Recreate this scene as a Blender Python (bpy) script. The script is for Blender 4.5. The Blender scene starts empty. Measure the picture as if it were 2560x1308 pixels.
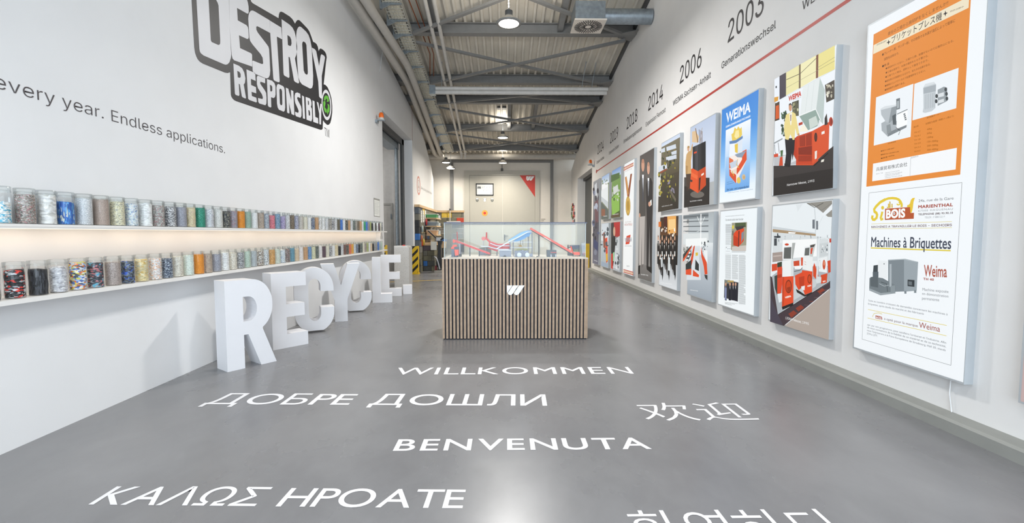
import bpy, bmesh, math, random
from mathutils import Vector, Matrix
from mathutils.geometry import tessellate_polygon
SC = bpy.context.scene
COL = SC.collection
rnd = random.Random(7)
PI = math.pi

# ---------------------------------------------------------------- camera
F = 1130.0; CU, CV = 1280.0, 654.0; EYE = 1.2          # focal length in pixels of the 2560 px frame, eye height
PITCH = math.atan(70/F); YAW = math.atan(17/F)
cam = bpy.data.cameras.new('camera'); cam_o = bpy.data.objects.new('camera', cam); COL.objects.link(cam_o)
cam.sensor_width = 36; cam.lens = 36*F/2560; cam.clip_start = .05; cam.clip_end = 200
cam_o.location = (0, 0, EYE); cam_o.rotation_euler = (PI/2-PITCH, 0, -YAW)
SC.camera = cam_o
# ---------------------------------------------------------------- exposure, world
SC.view_settings.view_transform = 'Standard'; SC.view_settings.look = 'None'
SC.view_settings.exposure = 0.1; SC.view_settings.gamma = 1.0; SC.view_settings.use_curve_mapping = False
SC.cycles.transparent_max_bounces = 48; SC.cycles.max_bounces = 10; SC.cycles.diffuse_bounces = 6
world = bpy.data.worlds.new('overcast_sky'); SC.world = world; world.use_nodes = True
_bg = world.node_tree.nodes['Background']; _bg.inputs[0].default_value = (.80, .90, 1, 1); _bg.inputs[1].default_value = 1.3

def area(name, loc, rot, sx, sy, power, col, shape='RECTANGLE', spread=180):
    l = bpy.data.lights.new(name, 'AREA'); l.shape = shape; l.size = sx
    if shape in ('RECTANGLE', 'ELLIPSE'): l.size_y = sy
    l.energy = power; l.color = col; l.spread = math.radians(spread)
    o = bpy.data.objects.new(name, l); COL.objects.link(o); o.location = loc; o.rotation_euler = rot
    return o
COOL = (.79, .90, 1.0); WARM = (1.0, .93, .82); NEUT = (1.0, .98, .95)
area('gate_daylight', (0, -3.6, 2.0), (PI/2, 0, 0), 5.4, 3.8, 390, COOL)
# the hall's ceiling lamps: rows above and behind the picture, and a beam for each lamp in it
for _x, _y, _z, _p in ((.05, -2.6, 5.0, 22), (.05, .4, 5.0, 30), (.05, 3.7, 4.9, 36)):
    area('hall_lamp_light', (_x, _y, _z), (0, 0, 0), .3, .3, _p, NEUT, 'DISK', 104)
area('annex_fill_light', (-4.2, 11.8, 4.3), (0, 0, 0),   .6, .6, 45, NEUT, 'DISK')  # unseen fill light without a fixture, added to brighten the annex

# ---------------------------------------------------------------- pixel rays of the photograph (to measure places on real planes)
_f = Vector((math.sin(YAW)*math.cos(PITCH), math.cos(YAW)*math.cos(PITCH), -math.sin(PITCH)))
_r = Vector((math.cos(YAW), -math.sin(YAW), 0)); _u = _r.cross(_f)
EYEP = Vector((0, 0, EYE))
def ray(u, v): return _f + _r*((u-CU)/F) - _u*((v-CV)/F)
def on_x(u, v, x): d = ray(u, v); return EYEP + d*(x/d.x)
def on_y(u, v, y): d = ray(u, v); return EYEP + d*(y/d.y)
def on_z(u, v, z=0.0): d = ray(u, v); return EYEP + d*((z-EYE)/d.z)
def roof(y): return 5.79-.141*(y-9.16)
def on_roof(u, v, off):
    d = ray(u, v); lo, hi = 1.0, 40.0
    for _ in range(50):
        m = (lo+hi)/2; p = EYEP + d*(m/d.y)
        if p.z < roof(p.y)-off: lo = m
        else: hi = m
    return EYEP + d*(lo/d.y)

# ---------------------------------------------------------------- the room's measures
XL, XR, YF, YB = -2.74, 2.79, 19.2, -4.0
XBOX = 2.735                                            # front of the light boxes

# ---------------------------------------------------------------- colour and materials
def lin(h):
    h = h.lstrip('#'); o = []
    for i in (0, 2, 4):
        c = int(h[i:i+2], 16)/255; o.append(c/12.92 if c <= .04045 else ((c+.055)/1.055)**2.4)
    return (o[0], o[1], o[2], 1.0)
MATS = {}
def mat(name, col='808080', rough=.5, metal=0.0, noise=.06, nscale=8.0, spec=.5, emit=None, estr=0.0, bump=0.0):
    if name in MATS: return MATS[name]
    m = bpy.data.materials.new(name); m.use_nodes = True; nt = m.node_tree; b = nt.nodes['Principled BSDF']
    c = lin(col)
    b.inputs['Roughness'].default_value = rough; b.inputs['Metallic'].default_value = metal
    b.inputs['Specular IOR Level'].default_value = spec
    tc = nt.nodes.new('ShaderNodeTexCoord'); nz = nt.nodes.new('ShaderNodeTexNoise')
    nz.inputs['Scale'].default_value = nscale; nz.inputs['Detail'].default_value = 4
    nt.links.new(tc.outputs['Object'], nz.inputs['Vector'])
    rp = nt.nodes.new('ShaderNodeValToRGB')
    rp.color_ramp.elements[0].position = .3; rp.color_ramp.elements[1].position = .7
    rp.color_ramp.elements[0].color = (c[0]*(1-noise), c[1]*(1-noise), c[2]*(1-noise), 1)
    rp.color_ramp.elements[1].color = (min(1, c[0]*(1+noise)), min(1, c[1]*(1+noise)), min(1, c[2]*(1+noise)), 1)
    nt.links.new(nz.outputs['Fac'], rp.inputs['Fac']); nt.links.new(rp.outputs['Color'], b.inputs['Base Color'])
    if bump:
        bp = nt.nodes.new('ShaderNodeBump'); bp.inputs['Strength'].default_value = bump; bp.inputs['Distance'].default_value = .01
        nt.links.new(nz.outputs['Fac'], bp.inputs['Height']); nt.links.new(bp.outputs['Normal'], b.inputs['Normal'])
    if emit:
        b.inputs['Emission Color'].default_value = lin(emit); b.inputs['Emission Strength'].default_value = estr
    MATS[name] = m; return m
def clear(name, tint='f4f8f8', refl=1.0, rough=.04, haze=0.0):
    if name in MATS: return MATS[name]
    m = bpy.data.materials.new(name); m.use_nodes = True; nt = m.node_tree; nt.nodes.clear()
    out = nt.nodes.new('ShaderNodeOutputMaterial'); t = nt.nodes.new('ShaderNodeBsdfTransparent'); g = nt.nodes.new('ShaderNodeBsdfGlossy')
    t.inputs[0].default_value = lin(tint); g.inputs['Roughness'].default_value = rough
    fr = nt.nodes.new('ShaderNodeFresnel'); fr.inputs[0].default_value = 1.45
    mu = nt.nodes.new('ShaderNodeMath'); mu.operation = 'MULTIPLY'; mu.inputs[1].default_value = refl
    mx = nt.nodes.new('ShaderNodeMixShader'); nt.links.new(fr.outputs[0], mu.inputs[0]); nt.links.new(mu.outputs[0], mx.inputs[0])
    nt.links.new(t.outputs[0], mx.inputs[1]); nt.links.new(g.outputs[0], mx.inputs[2])
    last = mx
    if haze:
        d = nt.nodes.new('ShaderNodeBsdfDiffuse'); d.inputs[0].default_value = lin('e8eaea')
        m2 = nt.nodes.new('ShaderNodeMixShader'); m2.inputs[0].default_value = haze
        nt.links.new(mx.outputs[0], m2.inputs[1]); nt.links.new(d.outputs[0], m2.inputs[2]); last = m2
    nt.links.new(last.outputs[0], out.inputs[0]); MATS[name] = m; return m
def print_mat():
    if 'backlit_print' in MATS: return MATS['backlit_print']
    m = bpy.data.materials.new('backlit_print'); m.use_nodes = True; nt = m.node_tree; b = nt.nodes['Principled BSDF']
    a = nt.nodes.new('ShaderNodeAttribute'); a.attribute_name = 'Col'
    b.inputs['Roughness'].default_value = .55; b.inputs['Specular IOR Level'].default_value = .3
    mu = nt.nodes.new('ShaderNodeMixRGB'); mu.blend_type = 'MULTIPLY'; mu.inputs[0].default_value = 1; mu.inputs[2].default_value = (.22, .22, .22, 1)
    nt.links.new(a.outputs['Color'], mu.inputs[1]); nt.links.new(mu.outputs[0], b.inputs['Base Color'])
    nt.links.new(a.outputs['Color'], b.inputs['Emission Color']); b.inputs['Emission Strength'].default_value = BACKLIT
    MATS['backlit_print'] = m; return m
BACKLIT = .78
def ink_mat():
    if 'printed_ink' in MATS: return MATS['printed_ink']
    m = bpy.data.materials.new('printed_ink'); m.use_nodes = True; nt = m.node_tree; b = nt.nodes['Principled BSDF']
    a = nt.nodes.new('ShaderNodeAttribute'); a.attribute_name = 'Col'; b.inputs['Roughness'].default_value = .6
    nt.links.new(a.outputs['Color'], b.inputs['Base Color']); MATS['printed_ink'] = m; return m

# ---------------------------------------------------------------- mesh building
class MB:
    def __init__(s): s.v = []; s.f = []; s.m = []; s.sm = []
    def add(s, vs, fs, mi=0, smooth=False):
        b = len(s.v); s.v += [tuple(p) for p in vs]
        for f in fs: s.f.append([b+i for i in f]); s.m.append(mi); s.sm.append(smooth)
        return s
    def box(s, lo, hi, mi=0):
        x0, y0, z0 = lo; x1, y1, z1 = hi
        x0, x1 = min(x0, x1), max(x0, x1); y0, y1 = min(y0, y1), max(y0, y1); z0, z1 = min(z0, z1), max(z0, z1)
        v = [(x0,y0,z0),(x1,y0,z0),(x1,y1,z0),(x0,y1,z0),(x0,y0,z1),(x1,y0,z1),(x1,y1,z1),(x0,y1,z1)]
        return s.add(v, [(3,2,1,0),(4,5,6,7),(0,1,5,4),(1,2,6,5),(2,3,7,6),(3,0,4,7)], mi)
    def bar(s, a, b, w, h, mi=0, up=Vector((0,0,1))):
        a = Vector(a); b = Vector(b); d = (b-a).normalized(); sd = d.cross(up)
        if sd.length < 1e-4: sd = d.cross(Vector((0,1,0)))
        sd.normalize(); u2 = sd.cross(d); sd *= w/2; u2 *= h/2
        v = [a-sd-u2, a+sd-u2, a+sd+u2, a-sd+u2, b-sd-u2, b+sd-u2, b+sd+u2, b-sd+u2]
        return s.add(v, [(0,1,2,3),(7,6,5,4),(1,0,4,5),(2,1,5,6),(3,2,6,7),(0,3,7,4)], mi)
    def cyl(s, a, b, r0, r1=None, n=20, mi=0, caps=True):
        a = Vector(a); b = Vector(b); r1 = r0 if r1 is None else r1
        d = (b-a).normalized(); x = d.orthogonal().normalized(); y = d.cross(x)
        v = []
        for p, r in ((a, r0), (b, r1)):
            for i in range(n): t = 2*PI*i/n; v.append(p+x*(r*math.cos(t))+y*(r*math.sin(t)))
        s.add(v, [(i, (i+1) % n, n+(i+1) % n, n+i) for i in range(n)], mi, True)
        if caps: s.add(v, [tuple(range(n-1, -1, -1)), tuple(range(n, 2*n))], mi)
        return s
    def tube(s, path, r, n=14, mi=0):
        path = [Vector(p) for p in path]; rings = []; x = None
        for i, p in enumerate(path):
            d = (path[min(i+1, len(path)-1)]-path[max(i-1, 0)]).normalized()
            x = d.orthogonal().normalized() if x is None else (x-d*x.dot(d)).normalized()
            y = d.cross(x); rings.append([p+x*(r*math.cos(2*PI*k/n))+y*(r*math.sin(2*PI*k/n)) for k in range(n)])
        v = [q for rg in rings for q in rg]; f = []
        for i in range(len(path)-1):
            for k in range(n): f.append((i*n+k, i*n+(k+1) % n, (i+1)*n+(k+1) % n, (i+1)*n+k))
        s.add(v, f, mi, True); s.add(rings[0], [tuple(range(n-1, -1, -1))], mi); s.add(rings[-1], [tuple(range(n))], mi)
        return s
    def lathe(s, prof, c=(0,0,0), n=28, mi=0):
        v = [(c[0]+r*math.cos(2*PI*k/n), c[1]+r*math.sin(2*PI*k/n), c[2]+z) for r, z in prof for k in range(n)]
        f = [(i*n+k, i*n+(k+1) % n, (i+1)*n+(k+1) % n, (i+1)*n+k) for i in range(len(prof)-1) for k in range(n)]
        return s.add(v, f, mi, True)
    def prism(s, pts, to3, d0, d1, mi=0, smooth=False):
        n = len(pts); A = sum(pts[i][0]*pts[(i+1) % n][1]-pts[(i+1) % n][0]*pts[i][1] for i in range(n))
        if A < 0: pts = pts[::-1]
        tri = tessellate_polygon([[Vector((p[0], p[1], 0)) for p in pts]])
        fr = [to3(p[0], p[1], d1) for p in pts]; bk = [to3(p[0], p[1], d0) for p in pts]
        ft = []
        for t in tri:
            a, b, c = [pts[i] for i in t]
            if (b[0]-a[0])*(c[1]-a[1])-(b[1]-a[1])*(c[0]-a[0]) < 0: t = t[::-1]
            ft.append(tuple(t))
        s.add(fr, ft, mi); s.add(bk, [t[::-1] for t in ft], mi)
        s.add(bk+fr, [(i, (i+1) % n, n+(i+1) % n, n+i) for i in range(n)], mi, smooth)
        return s
def ball(mb, c, rx, ry, rz, n=16, m=10, mi=0, half=False):
    v = []; f = []
    lo = 0 if half else -PI/2
    for i in range(m+1):
        a = lo+(PI/2-lo)*i/m
        for k in range(n): t = 2*PI*k/n; v.append((c[0]+rx*math.cos(a)*math.cos(t), c[1]+ry*math.cos(a)*math.sin(t), c[2]+rz*math.sin(a)))
    for i in range(m):
        for k in range(n): f.append((i*n+k, i*n+(k+1) % n, (i+1)*n+(k+1) % n, (i+1)*n+k))
    mb.add(v, f, mi, True)

ROOT = {}
def _mesh(name, mb, mats, org):
    me = bpy.data.meshes.new(name)
    me.from_pydata([(p[0]-org[0], p[1]-org[1], p[2]-org[2]) for p in mb.v], [], mb.f)
    for m in (mats if isinstance(mats, (list, tuple)) else [mats]): me.materials.append(m)
    me.polygons.foreach_set('material_index', mb.m); me.polygons.foreach_set('use_smooth', mb.sm)
    if getattr(mb, 'c', None):
        ca = me.color_attributes.new('Col', 'FLOAT_COLOR', 'POINT')
        for i, c in enumerate(mb.c): ca.data[i].color = c
    me.update(); return me
def props(o, label, cat, group=None, kind=None):
    if label: o['label'] = label
    if cat: o['category'] = cat
    if group: o['group'] = group
    if kind: o['kind'] = kind
    return o
def base_of(mb):
    xs = [p[0] for p in mb.v]; ys = [p[1] for p in mb.v]; zs = [p[2] for p in mb.v]
    return ((min(xs)+max(xs))/2, (min(ys)+max(ys))/2, min(zs))
def thing(name, label, cat, loc=(0,0,0), group=None):
    o = bpy.data.objects.new(name, None); o.empty_display_size = .1; COL.objects.link(o); o.location = loc
    ROOT[o.name] = tuple(loc); return props(o, label, cat, group)
def part(name, mb, mats, parent, label=None):
    org = ROOT[parent.name]; o = bpy.data.objects.new(name, _mesh(name, mb, mats, org)); COL.objects.link(o)
    o.parent = parent; ROOT[o.name] = org
    if label: o['label'] = label
    return o
def solo(name, mb, mats, label, cat, group=None):
    org = base_of(mb); o = bpy.data.objects.new(name, _mesh(name, mb, mats, org)); COL.objects.link(o); o.location = org
    ROOT[o.name] = org; return props(o, label, cat, group)
def struct(name, mb, mats, parent=None):
    if parent: return part(name, mb, mats, parent)
    o = bpy.data.objects.new(name, _mesh(name, mb, mats, (0,0,0))); COL.objects.link(o); ROOT[o.name] = (0,0,0); o['kind'] = 'structure'; return o

# ---------------------------------------------------------------- planes to draw and letter on
class Plane:
    def __init__(s, ax, val): s.ax = ax; s.val = val
    def px(s, u, v):
        if s.ax == 'R': p = on_x(u, v, s.val); return (-p.y, p.z)
        if s.ax == 'L': p = on_x(u, v, s.val); return (p.y, p.z)
        if s.ax == 'Y': p = on_y(u, v, s.val); return (p.x, p.z)
        p = on_z(u, v, s.val); return (p.x, p.y)
    def to3(s, a, b, d):
        if s.ax == 'R': return (s.val-d, -a, b)
        if s.ax == 'L': return (s.val+d, a, b)
        if s.ax == 'Y': return (a, s.val-d, b)
        return (a, b, s.val+d)
# letter outlines in thousandths of the letter size: advance, then loops of x, y
GLYPH = {
 'I': {
  '!': (196,[[67,160,63,508,132,508,127,160],[98,-5,80,-1,65,9,55,23,52,41,55,58,65,73,80,83,98,86,115,83,130,73,140,58,143,41,140,23,130,9,115,-1]]),
  ',': (188,[[37,-120,67,71,137,71,84,-120]]),
  '-': (453,[[337,244,337,188,114,188,114,244]]),
  '.': (188,[[95,-5,78,-1,63,9,53,23,49,41,53,58,63,73,78,83,95,86,113,83,127,73,137,58,141,41,137,23,127,9,113,-1]]),
  '0': (453,[[226,-7,191,-4,158,7,130,24,105,47,85,77,69,113,59,144,53,177,49,214,48,254,49,293,53,330,60,364,69,395,85,431,106,460,130,484,159,501,191,512,226,515,262,512,294,501,323,484,347,460,368,431,384,395,393,364,400,330,404,293,405,254,404,214,400,177,393,144,384,113,368,77,348,47,323,24,295,7,262,-4],[226,49,250,52,271,60,290,73,306,92,319,115,330,143,337,176,342,213,344,254,342,295,337,332,330,365,319,393,306,416,290,435,271,448,250,457,226,459,203,457,181,448,163,435,147,416,133,393,123,365,115,332,111,295,109,254,111,213,115,176,123,143,133,115,147,92,163,73,181,60,203,52]]),
  '1': (453,[[76,0,76,54,391,54,391,0],[276,508,276,0,212,0,212,448,209,448,86,358,86,427,198,508]]),
  '2': (453,[[64,0,64,47,234,228,282,282,310,326,320,371,319,389,314,404,307,418,298,430,286,441,273,449,223,459,204,458,187,454,172,447,159,438,147,427,139,413,132,398,128,381,127,362,65,362,68,391,74,418,86,442,101,463,120,481,143,496,168,507,195,513,225,515,254,513,281,507,306,496,327,482,346,465,361,445,372,422,379,398,381,372,371,317,336,258,267,179,152,60,152,56,389,56,389,0]]),
  '3': (453,[[218,-7,187,-5,159,0,132,9,108,22,87,38,70,57,56,79,48,104,43,132,109,132,112,115,118,100,126,87,137,76,150,66,165,59,218,50,275,61,290,69,304,80,314,93,322,108,327,125,329,145,327,163,323,180,316,196,305,210,292,223,274,233,254,241,229,246,201,247,156,247,156,299,288,448,288,452,69,452,69,508,372,508,372,460,211,278,211,289,247,290,279,285,308,276,333,261,354,244,371,222,383,198,390,172,393,145,390,116,383,90,370,66,353,45,333,27,308,12,281,1,251,-5]]),
  '4': (453,[[39,105,39,158,247,508,310,508,108,166,108,162,413,162,413,105],[281,0,281,121,281,146,281,317,343,317,343,0]]),
  '5': (453,[[221,-7,192,-5,165,1,140,11,117,24,98,41,83,60,70,81,63,105,59,130,122,130,125,115,130,101,138,89,173,60,221,50,241,51,259,56,276,64,291,75,304,88,314,104,321,122,326,141,328,162,326,183,321,203,313,221,303,237,290,251,274,262,257,270,238,275,218,277,167,268,128,246,67,252,96,508,366,508,366,452,150,452,134,301,136,301,177,325,229,333,252,332,273,328,294,321,312,311,329,299,345,285,358,269,369,251,379,231,385,210,389,187,391,163,388,131,381,102,369,75,352,52,332,31,308,15,282,3,253,-5]]),
  '6': (453,[[226,-7,196,-5,168,2,142,14,119,31,100,51,84,74,73,101,66,130,63,162,65,186,70,212,79,239,137,340,252,508,322,508,151,261,145,261,165,287,195,307,235,314,264,312,291,305,316,294,337,280,355,261,369,240,380,215,386,187,389,157,386,126,379,98,367,72,352,49,332,30,310,14,284,2,256,-5],[226,48,245,50,263,55,278,62,292,73,304,86,314,101,321,118,326,137,327,157,326,177,321,196,314,213,304,228,292,241,278,251,263,259,245,263,226,265,207,264,190,259,174,251,159,241,147,229,138,214,130,197,126,178,125,158,126,138,130,119,138,101,147,86,159,73,174,62,190,55,207,50]]),
  '7': (453,[[97,0,323,448,323,452,62,452,62,508,390,508,390,448,165,0]]),
  '8': (453,[[226,-7,193,-5,163,1,135,11,111,25,91,42,74,62,62,84,54,108,52,135,53,156,57,176,65,195,75,212,87,227,101,241,117,252,134,259,152,264,152,267,129,275,109,289,92,308,80,330,73,354,70,380,72,405,79,428,90,450,105,468,124,485,146,498,170,507,197,513,226,515,255,513,281,507,306,498,328,485,346,468,361,450,372,428,379,405,381,380,379,354,372,330,359,308,343,289,323,275,300,267,300,264,318,259,335,252,351,241,365,227,377,212,387,195,395,176,399,156,401,135,398,108,391,84,378,62,361,42,341,25,317,11,289,1,259,-5],[226,49,248,50,267,54,284,60,300,68,312,79,323,91,330,105,335,121,336,138,335,157,330,173,322,188,311,202,298,213,283,223,265,229,246,234,226,235,205,234,186,229,169,223,153,213,140,202,129,188,122,173,117,157,115,138,117,121,121,105,129,91,139,79,152,68,167,60,185,54,204,50],[226,289,274,300,287,308,298,318,307,330,314,344,318,359,319,375,318,392,314,406,307,420,299,432,288,441,275,449,226,460,177,449,164,441,153,432,144,420,138,406,134,392,133,375,134,359,138,344,144,330,153,318,164,308,177,300]]),
  '9': (453,[[226,515,256,513,284,506,310,494,333,478,352,458,368,434,379,407,386,378,389,347,387,322,381,296,372,269,315,168,200,0,130,0,301,247,307,247,287,221,256,202,218,194,188,197,161,203,137,214,115,229,97,247,83,269,72,294,65,321,63,351,66,382,73,410,84,436,100,459,120,478,142,494,168,506,196,513],[226,460,207,458,190,454,174,446,160,435,148,422,138,407,131,390,126,371,125,351,126,331,131,312,138,295,148,280,160,267,174,257,190,249,207,245,226,243,245,245,262,249,278,257,292,267,304,280,314,295,321,312,326,330,327,350,326,371,321,390,314,407,304,422,293,435,279,446,263,454,245,458]]),
  'A': (479,[[16,0,201,508,276,508,463,0,395,0,287,302,264,372,232,478,245,478,213,371,190,302,85,0],[110,142,110,198,370,198,370,142]]),
  'B': (456,[[60,0,60,508,241,508,274,506,303,500,329,490,350,477,367,461,381,442,390,421,396,398,398,374,397,353,393,335,386,320,356,286,315,266,315,262,331,259,347,254,363,245,378,234,391,220,402,203,411,183,416,161,418,136,416,111,410,88,400,66,386,47,367,31,344,18,317,8,284,2,246,0],[124,57,245,57,280,59,309,67,330,79,344,96,352,115,355,136,354,153,349,169,342,184,332,197,320,208,305,218,288,225,269,229,248,231,124,231],[124,285,238,285,288,296,302,304,313,314,323,326,330,340,334,355,336,372,333,393,325,412,312,429,294,441,270,449,240,451,124,451]]),
  'C': (510,[[267,-7,235,-5,205,1,176,11,150,25,126,42,104,63,85,87,69,115,57,146,47,179,42,215,40,254,42,293,47,329,57,362,69,393,85,420,104,445,126,466,150,483,176,497,205,507,235,513,267,515,340,504,362,495,383,484,402,471,419,455,434,438,448,418,458,397,467,373,473,348,408,348,389,394,357,428,315,449,267,456,237,453,209,445,183,432,160,414,141,391,125,364,113,331,106,295,103,254,106,213,113,176,125,144,141,117,161,94,184,76,209,63,237,55,267,53,315,60,357,80,389,114,408,160,473,160,467,135,459,112,448,90,435,71,419,53,402,38,383,24,362,13,340,4,317,-2,293,-6]]),
  'D': (502,[[219,0,96,0,96,57,214,57,254,59,288,67,318,80,343,99,363,121,379,149,390,180,397,216,399,255,397,294,390,329,379,360,363,387,344,410,319,428,291,441,258,449,221,451,93,451,93,508,225,508,261,507,294,501,325,491,352,478,385,455,412,426,433,391,445,361,454,328,460,293,461,255,460,217,454,181,445,148,433,118,417,91,398,68,376,47,350,30,322,17,290,7,256,2],[124,508,124,0,60,0,60,508]]),
  'E': (418,[[60,0,60,508,372,508,372,451,124,451,124,286,355,286,355,228,124,228,124,57,375,57,375,0]]),
  'F': (410,[[60,0,60,508,369,508,369,451,124,451,124,278,346,278,346,221,124,221,124,0]]),
  'G': (520,[[268,-7,236,-5,205,1,176,11,149,25,125,42,103,63,85,88,69,115,56,146,47,179,42,215,40,254,42,293,47,329,56,362,69,393,85,420,103,445,125,466,149,483,175,497,203,507,233,513,265,515,291,514,316,510,340,503,363,494,384,483,403,469,420,453,436,436,449,416,460,395,468,372,474,348,408,348,387,393,356,427,315,448,265,456,236,453,208,445,183,432,160,414,141,391,125,364,113,331,106,295,103,254,106,213,113,177,125,145,141,117,161,94,184,76,210,63,238,55,268,53,296,55,321,61,344,71,365,85,382,102,396,123,406,147,412,173,415,202,434,199,282,199,282,255,478,255,478,200,475,160,466,123,451,91,430,62,406,38,376,19,343,4,307,-4]]),
  'H': (517,[[60,0,60,508,124,508,124,289,392,289,392,508,457,508,457,0,392,0,392,232,124,232,124,0]]),
  'I': (300,[[31,0,31,57,118,57,118,451,31,451,31,508,269,508,269,451,182,451,182,57,269,57,269,0]]),
  'K': (466,[[104,145,104,216,139,261,174,303,211,344,363,508,448,508,231,276,227,276],[60,0,60,508,124,508,124,334,124,225,124,193,124,0],[372,0,188,259,228,309,448,0]]),
  'L': (393,[[60,0,60,508,124,508,124,57,361,57,361,0]]),
  'M': (628,[[60,0,60,508,151,508,277,187,287,159,299,122,311,84,321,49,307,49,318,82,330,121,342,158,352,187,476,508,568,508,568,0,504,0,504,291,504,327,505,368,506,413,507,457,513,457,497,409,482,363,467,322,456,291,342,0,286,0,170,291,159,321,145,361,129,407,112,457,119,457,120,416,121,371,121,328,122,291,122,0]]),
  'N': (523,[[60,0,60,508,136,508,343,182,363,150,387,106,414,55,405,53,400,108,399,157,399,195,399,508,463,508,463,0,387,0,202,290,177,330,148,381,107,452,119,453,122,383,124,328,125,291,125,0]]),
  'O': (533,[[267,-7,235,-5,205,1,177,11,150,25,126,42,104,63,86,87,70,115,57,146,47,179,42,215,40,254,42,293,47,329,57,362,70,393,86,420,104,445,126,466,150,483,177,497,205,507,235,513,267,515,299,513,329,507,357,497,383,483,407,466,429,445,448,420,464,393,476,362,485,329,491,293,493,254,491,215,485,179,476,146,464,115,448,87,429,63,407,42,383,25,357,11,329,1,299,-5],[267,53,296,55,324,63,349,76,372,94,392,116,408,144,420,176,428,213,430,254,428,295,420,332,408,364,392,392,372,415,349,432,324,445,296,453,267,456,237,453,210,445,184,432,161,414,141,392,125,364,113,332,106,295,103,254,106,213,113,176,125,144,141,116,161,94,184,76,210,63,237,55]]),
  'P': (444,[[60,0,60,508,235,508,272,506,304,499,332,487,356,471,375,452,389,429,400,404,406,377,408,347,406,318,400,291,389,265,375,242,356,223,332,207,304,195,272,188,235,185,109,185,109,242,232,242,257,244,279,248,297,256,312,266,324,279,333,293,339,310,343,328,344,347,343,367,339,385,333,401,324,416,312,428,297,438,278,446,257,450,232,452,124,452,124,0]]),
  'R': (449,[[60,0,60,508,236,508,273,506,305,500,333,488,356,473,375,455,390,433,401,408,407,381,409,352,407,322,401,296,390,271,375,250,356,232,333,217,305,206,272,200,236,197,96,197,96,255,233,255,258,256,279,260,297,267,312,276,324,287,333,300,340,316,344,333,345,352,344,371,340,389,333,404,324,418,312,430,297,439,279,446,258,450,233,452,124,452,124,0],[353,0,230,229,303,229,428,0]]),
  'S': (446,[[223,-9,188,-7,156,-1,127,9,102,23,81,40,64,60,51,83,42,108,38,136,104,136,107,118,114,102,123,87,135,76,150,66,166,58,223,49,246,50,267,54,286,60,303,68,317,79,329,92,338,106,343,122,345,139,344,154,339,167,332,179,296,204,245,222,183,239,145,252,112,269,86,289,67,313,55,340,52,372,54,400,62,425,75,448,92,467,113,484,137,498,165,507,195,513,227,515,259,513,289,507,316,497,340,484,360,468,377,448,389,427,397,403,401,378,337,378,331,401,320,421,302,437,280,449,254,456,225,458,204,457,185,453,167,448,152,439,139,430,128,418,121,405,116,391,115,375,117,359,122,345,131,333,169,308,212,293,264,279,311,263,358,237,394,197,402,180,407,160,408,138,406,112,398,86,386,63,370,43,348,25,323,10,294,0,260,-7]]),
  'T': (448,[[32,451,32,508,417,508,417,451,256,451,256,0,192,0,192,451]]),
  'U': (517,[[259,-8,220,-6,185,2,154,15,126,33,103,54,84,80,71,108,63,139,60,173,60,508,124,508,124,178,126,154,131,133,140,113,153,95,168,80,187,68,208,59,232,53,259,51,285,53,309,59,330,68,349,80,364,95,376,113,385,133,391,154,392,178,392,508,457,508,457,173,454,139,446,108,432,80,414,54,391,33,363,15,332,2,297,-6]]),
  'V': (479,[[204,0,16,508,84,508,192,206,215,137,248,30,234,30,267,138,289,206,394,508,463,508,278,0]]),
  'W': (686,[[155,0,16,508,82,508,163,196,175,145,187,93,197,39,189,39,199,93,211,145,224,196,306,508,379,508,461,196,474,145,486,93,497,39,488,39,499,93,510,145,522,196,603,508,669,508,530,0,455,0,367,323,351,391,336,475,349,475,335,394,318,323,230,0]]),
  'X': (474,[[18,0,217,284,217,236,29,508,104,508,178,400,204,361,223,329,243,292,232,292,252,328,272,361,298,400,373,508,446,508,259,239,259,287,456,0,381,0,292,129,268,165,249,195,230,231,244,231,225,196,206,166,181,129,91,0]]),
  'Z': (438,[[41,0,41,46,273,385,306,430,340,475,348,454,285,452,223,451,40,451,40,508,396,508,396,461,168,128,134,80,97,33,90,54,152,56,214,57,399,57,399,0]]),
  'a': (389,[[160,-9,136,-7,115,-3,94,5,76,15,60,28,47,44,38,63,32,84,30,108,32,128,36,146,43,161,52,173,64,184,77,193,125,210,178,220,233,226,265,235,273,242,275,254,275,256,266,296,240,322,195,331,149,322,117,301,100,274,41,291,51,312,63,331,78,346,95,358,113,368,133,375,194,384,239,379,286,360,299,350,312,336,322,320,330,301,335,278,336,251,336,0,276,0,276,52,272,52,252,24,215,1],[170,45,192,47,211,51,228,58,242,68,254,80,263,93,270,107,274,122,275,138,275,190,259,182,231,176,200,171,175,168,134,158,103,139,94,124,92,105,102,72,129,52]]),
  'b': (424,[[229,-8,207,-7,188,-3,172,4,138,31,118,58,112,58,112,0,52,0,52,508,113,508,113,319,118,319,137,345,171,372,187,379,206,383,229,384,259,382,287,374,313,360,335,342,354,319,370,292,381,261,388,227,390,189,388,150,381,115,370,84,354,57,335,34,313,16,288,2,260,-6],[220,47,242,49,262,55,279,65,294,79,306,96,316,116,322,139,326,163,328,189,327,215,322,239,316,261,306,281,294,297,280,311,262,321,242,328,220,330,198,328,178,322,161,312,146,298,134,282,125,263,118,241,114,216,112,189,114,162,118,137,125,115,134,95,147,78,161,65,179,55,198,49]]),
  'c': (395,[[207,-8,174,-6,144,2,117,16,92,35,72,58,56,85,44,116,36,150,34,187,36,225,44,260,56,291,72,318,92,341,117,360,144,373,174,381,207,384,260,377,305,356,340,322,361,277,303,262,290,289,270,310,242,325,207,330,183,327,163,321,145,310,130,295,118,278,108,258,101,236,97,212,96,187,97,163,101,139,108,117,118,97,130,80,145,66,163,55,183,48,207,46,242,51,270,66,291,88,304,117,363,102,341,56,306,21,260,-1]]),
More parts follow.
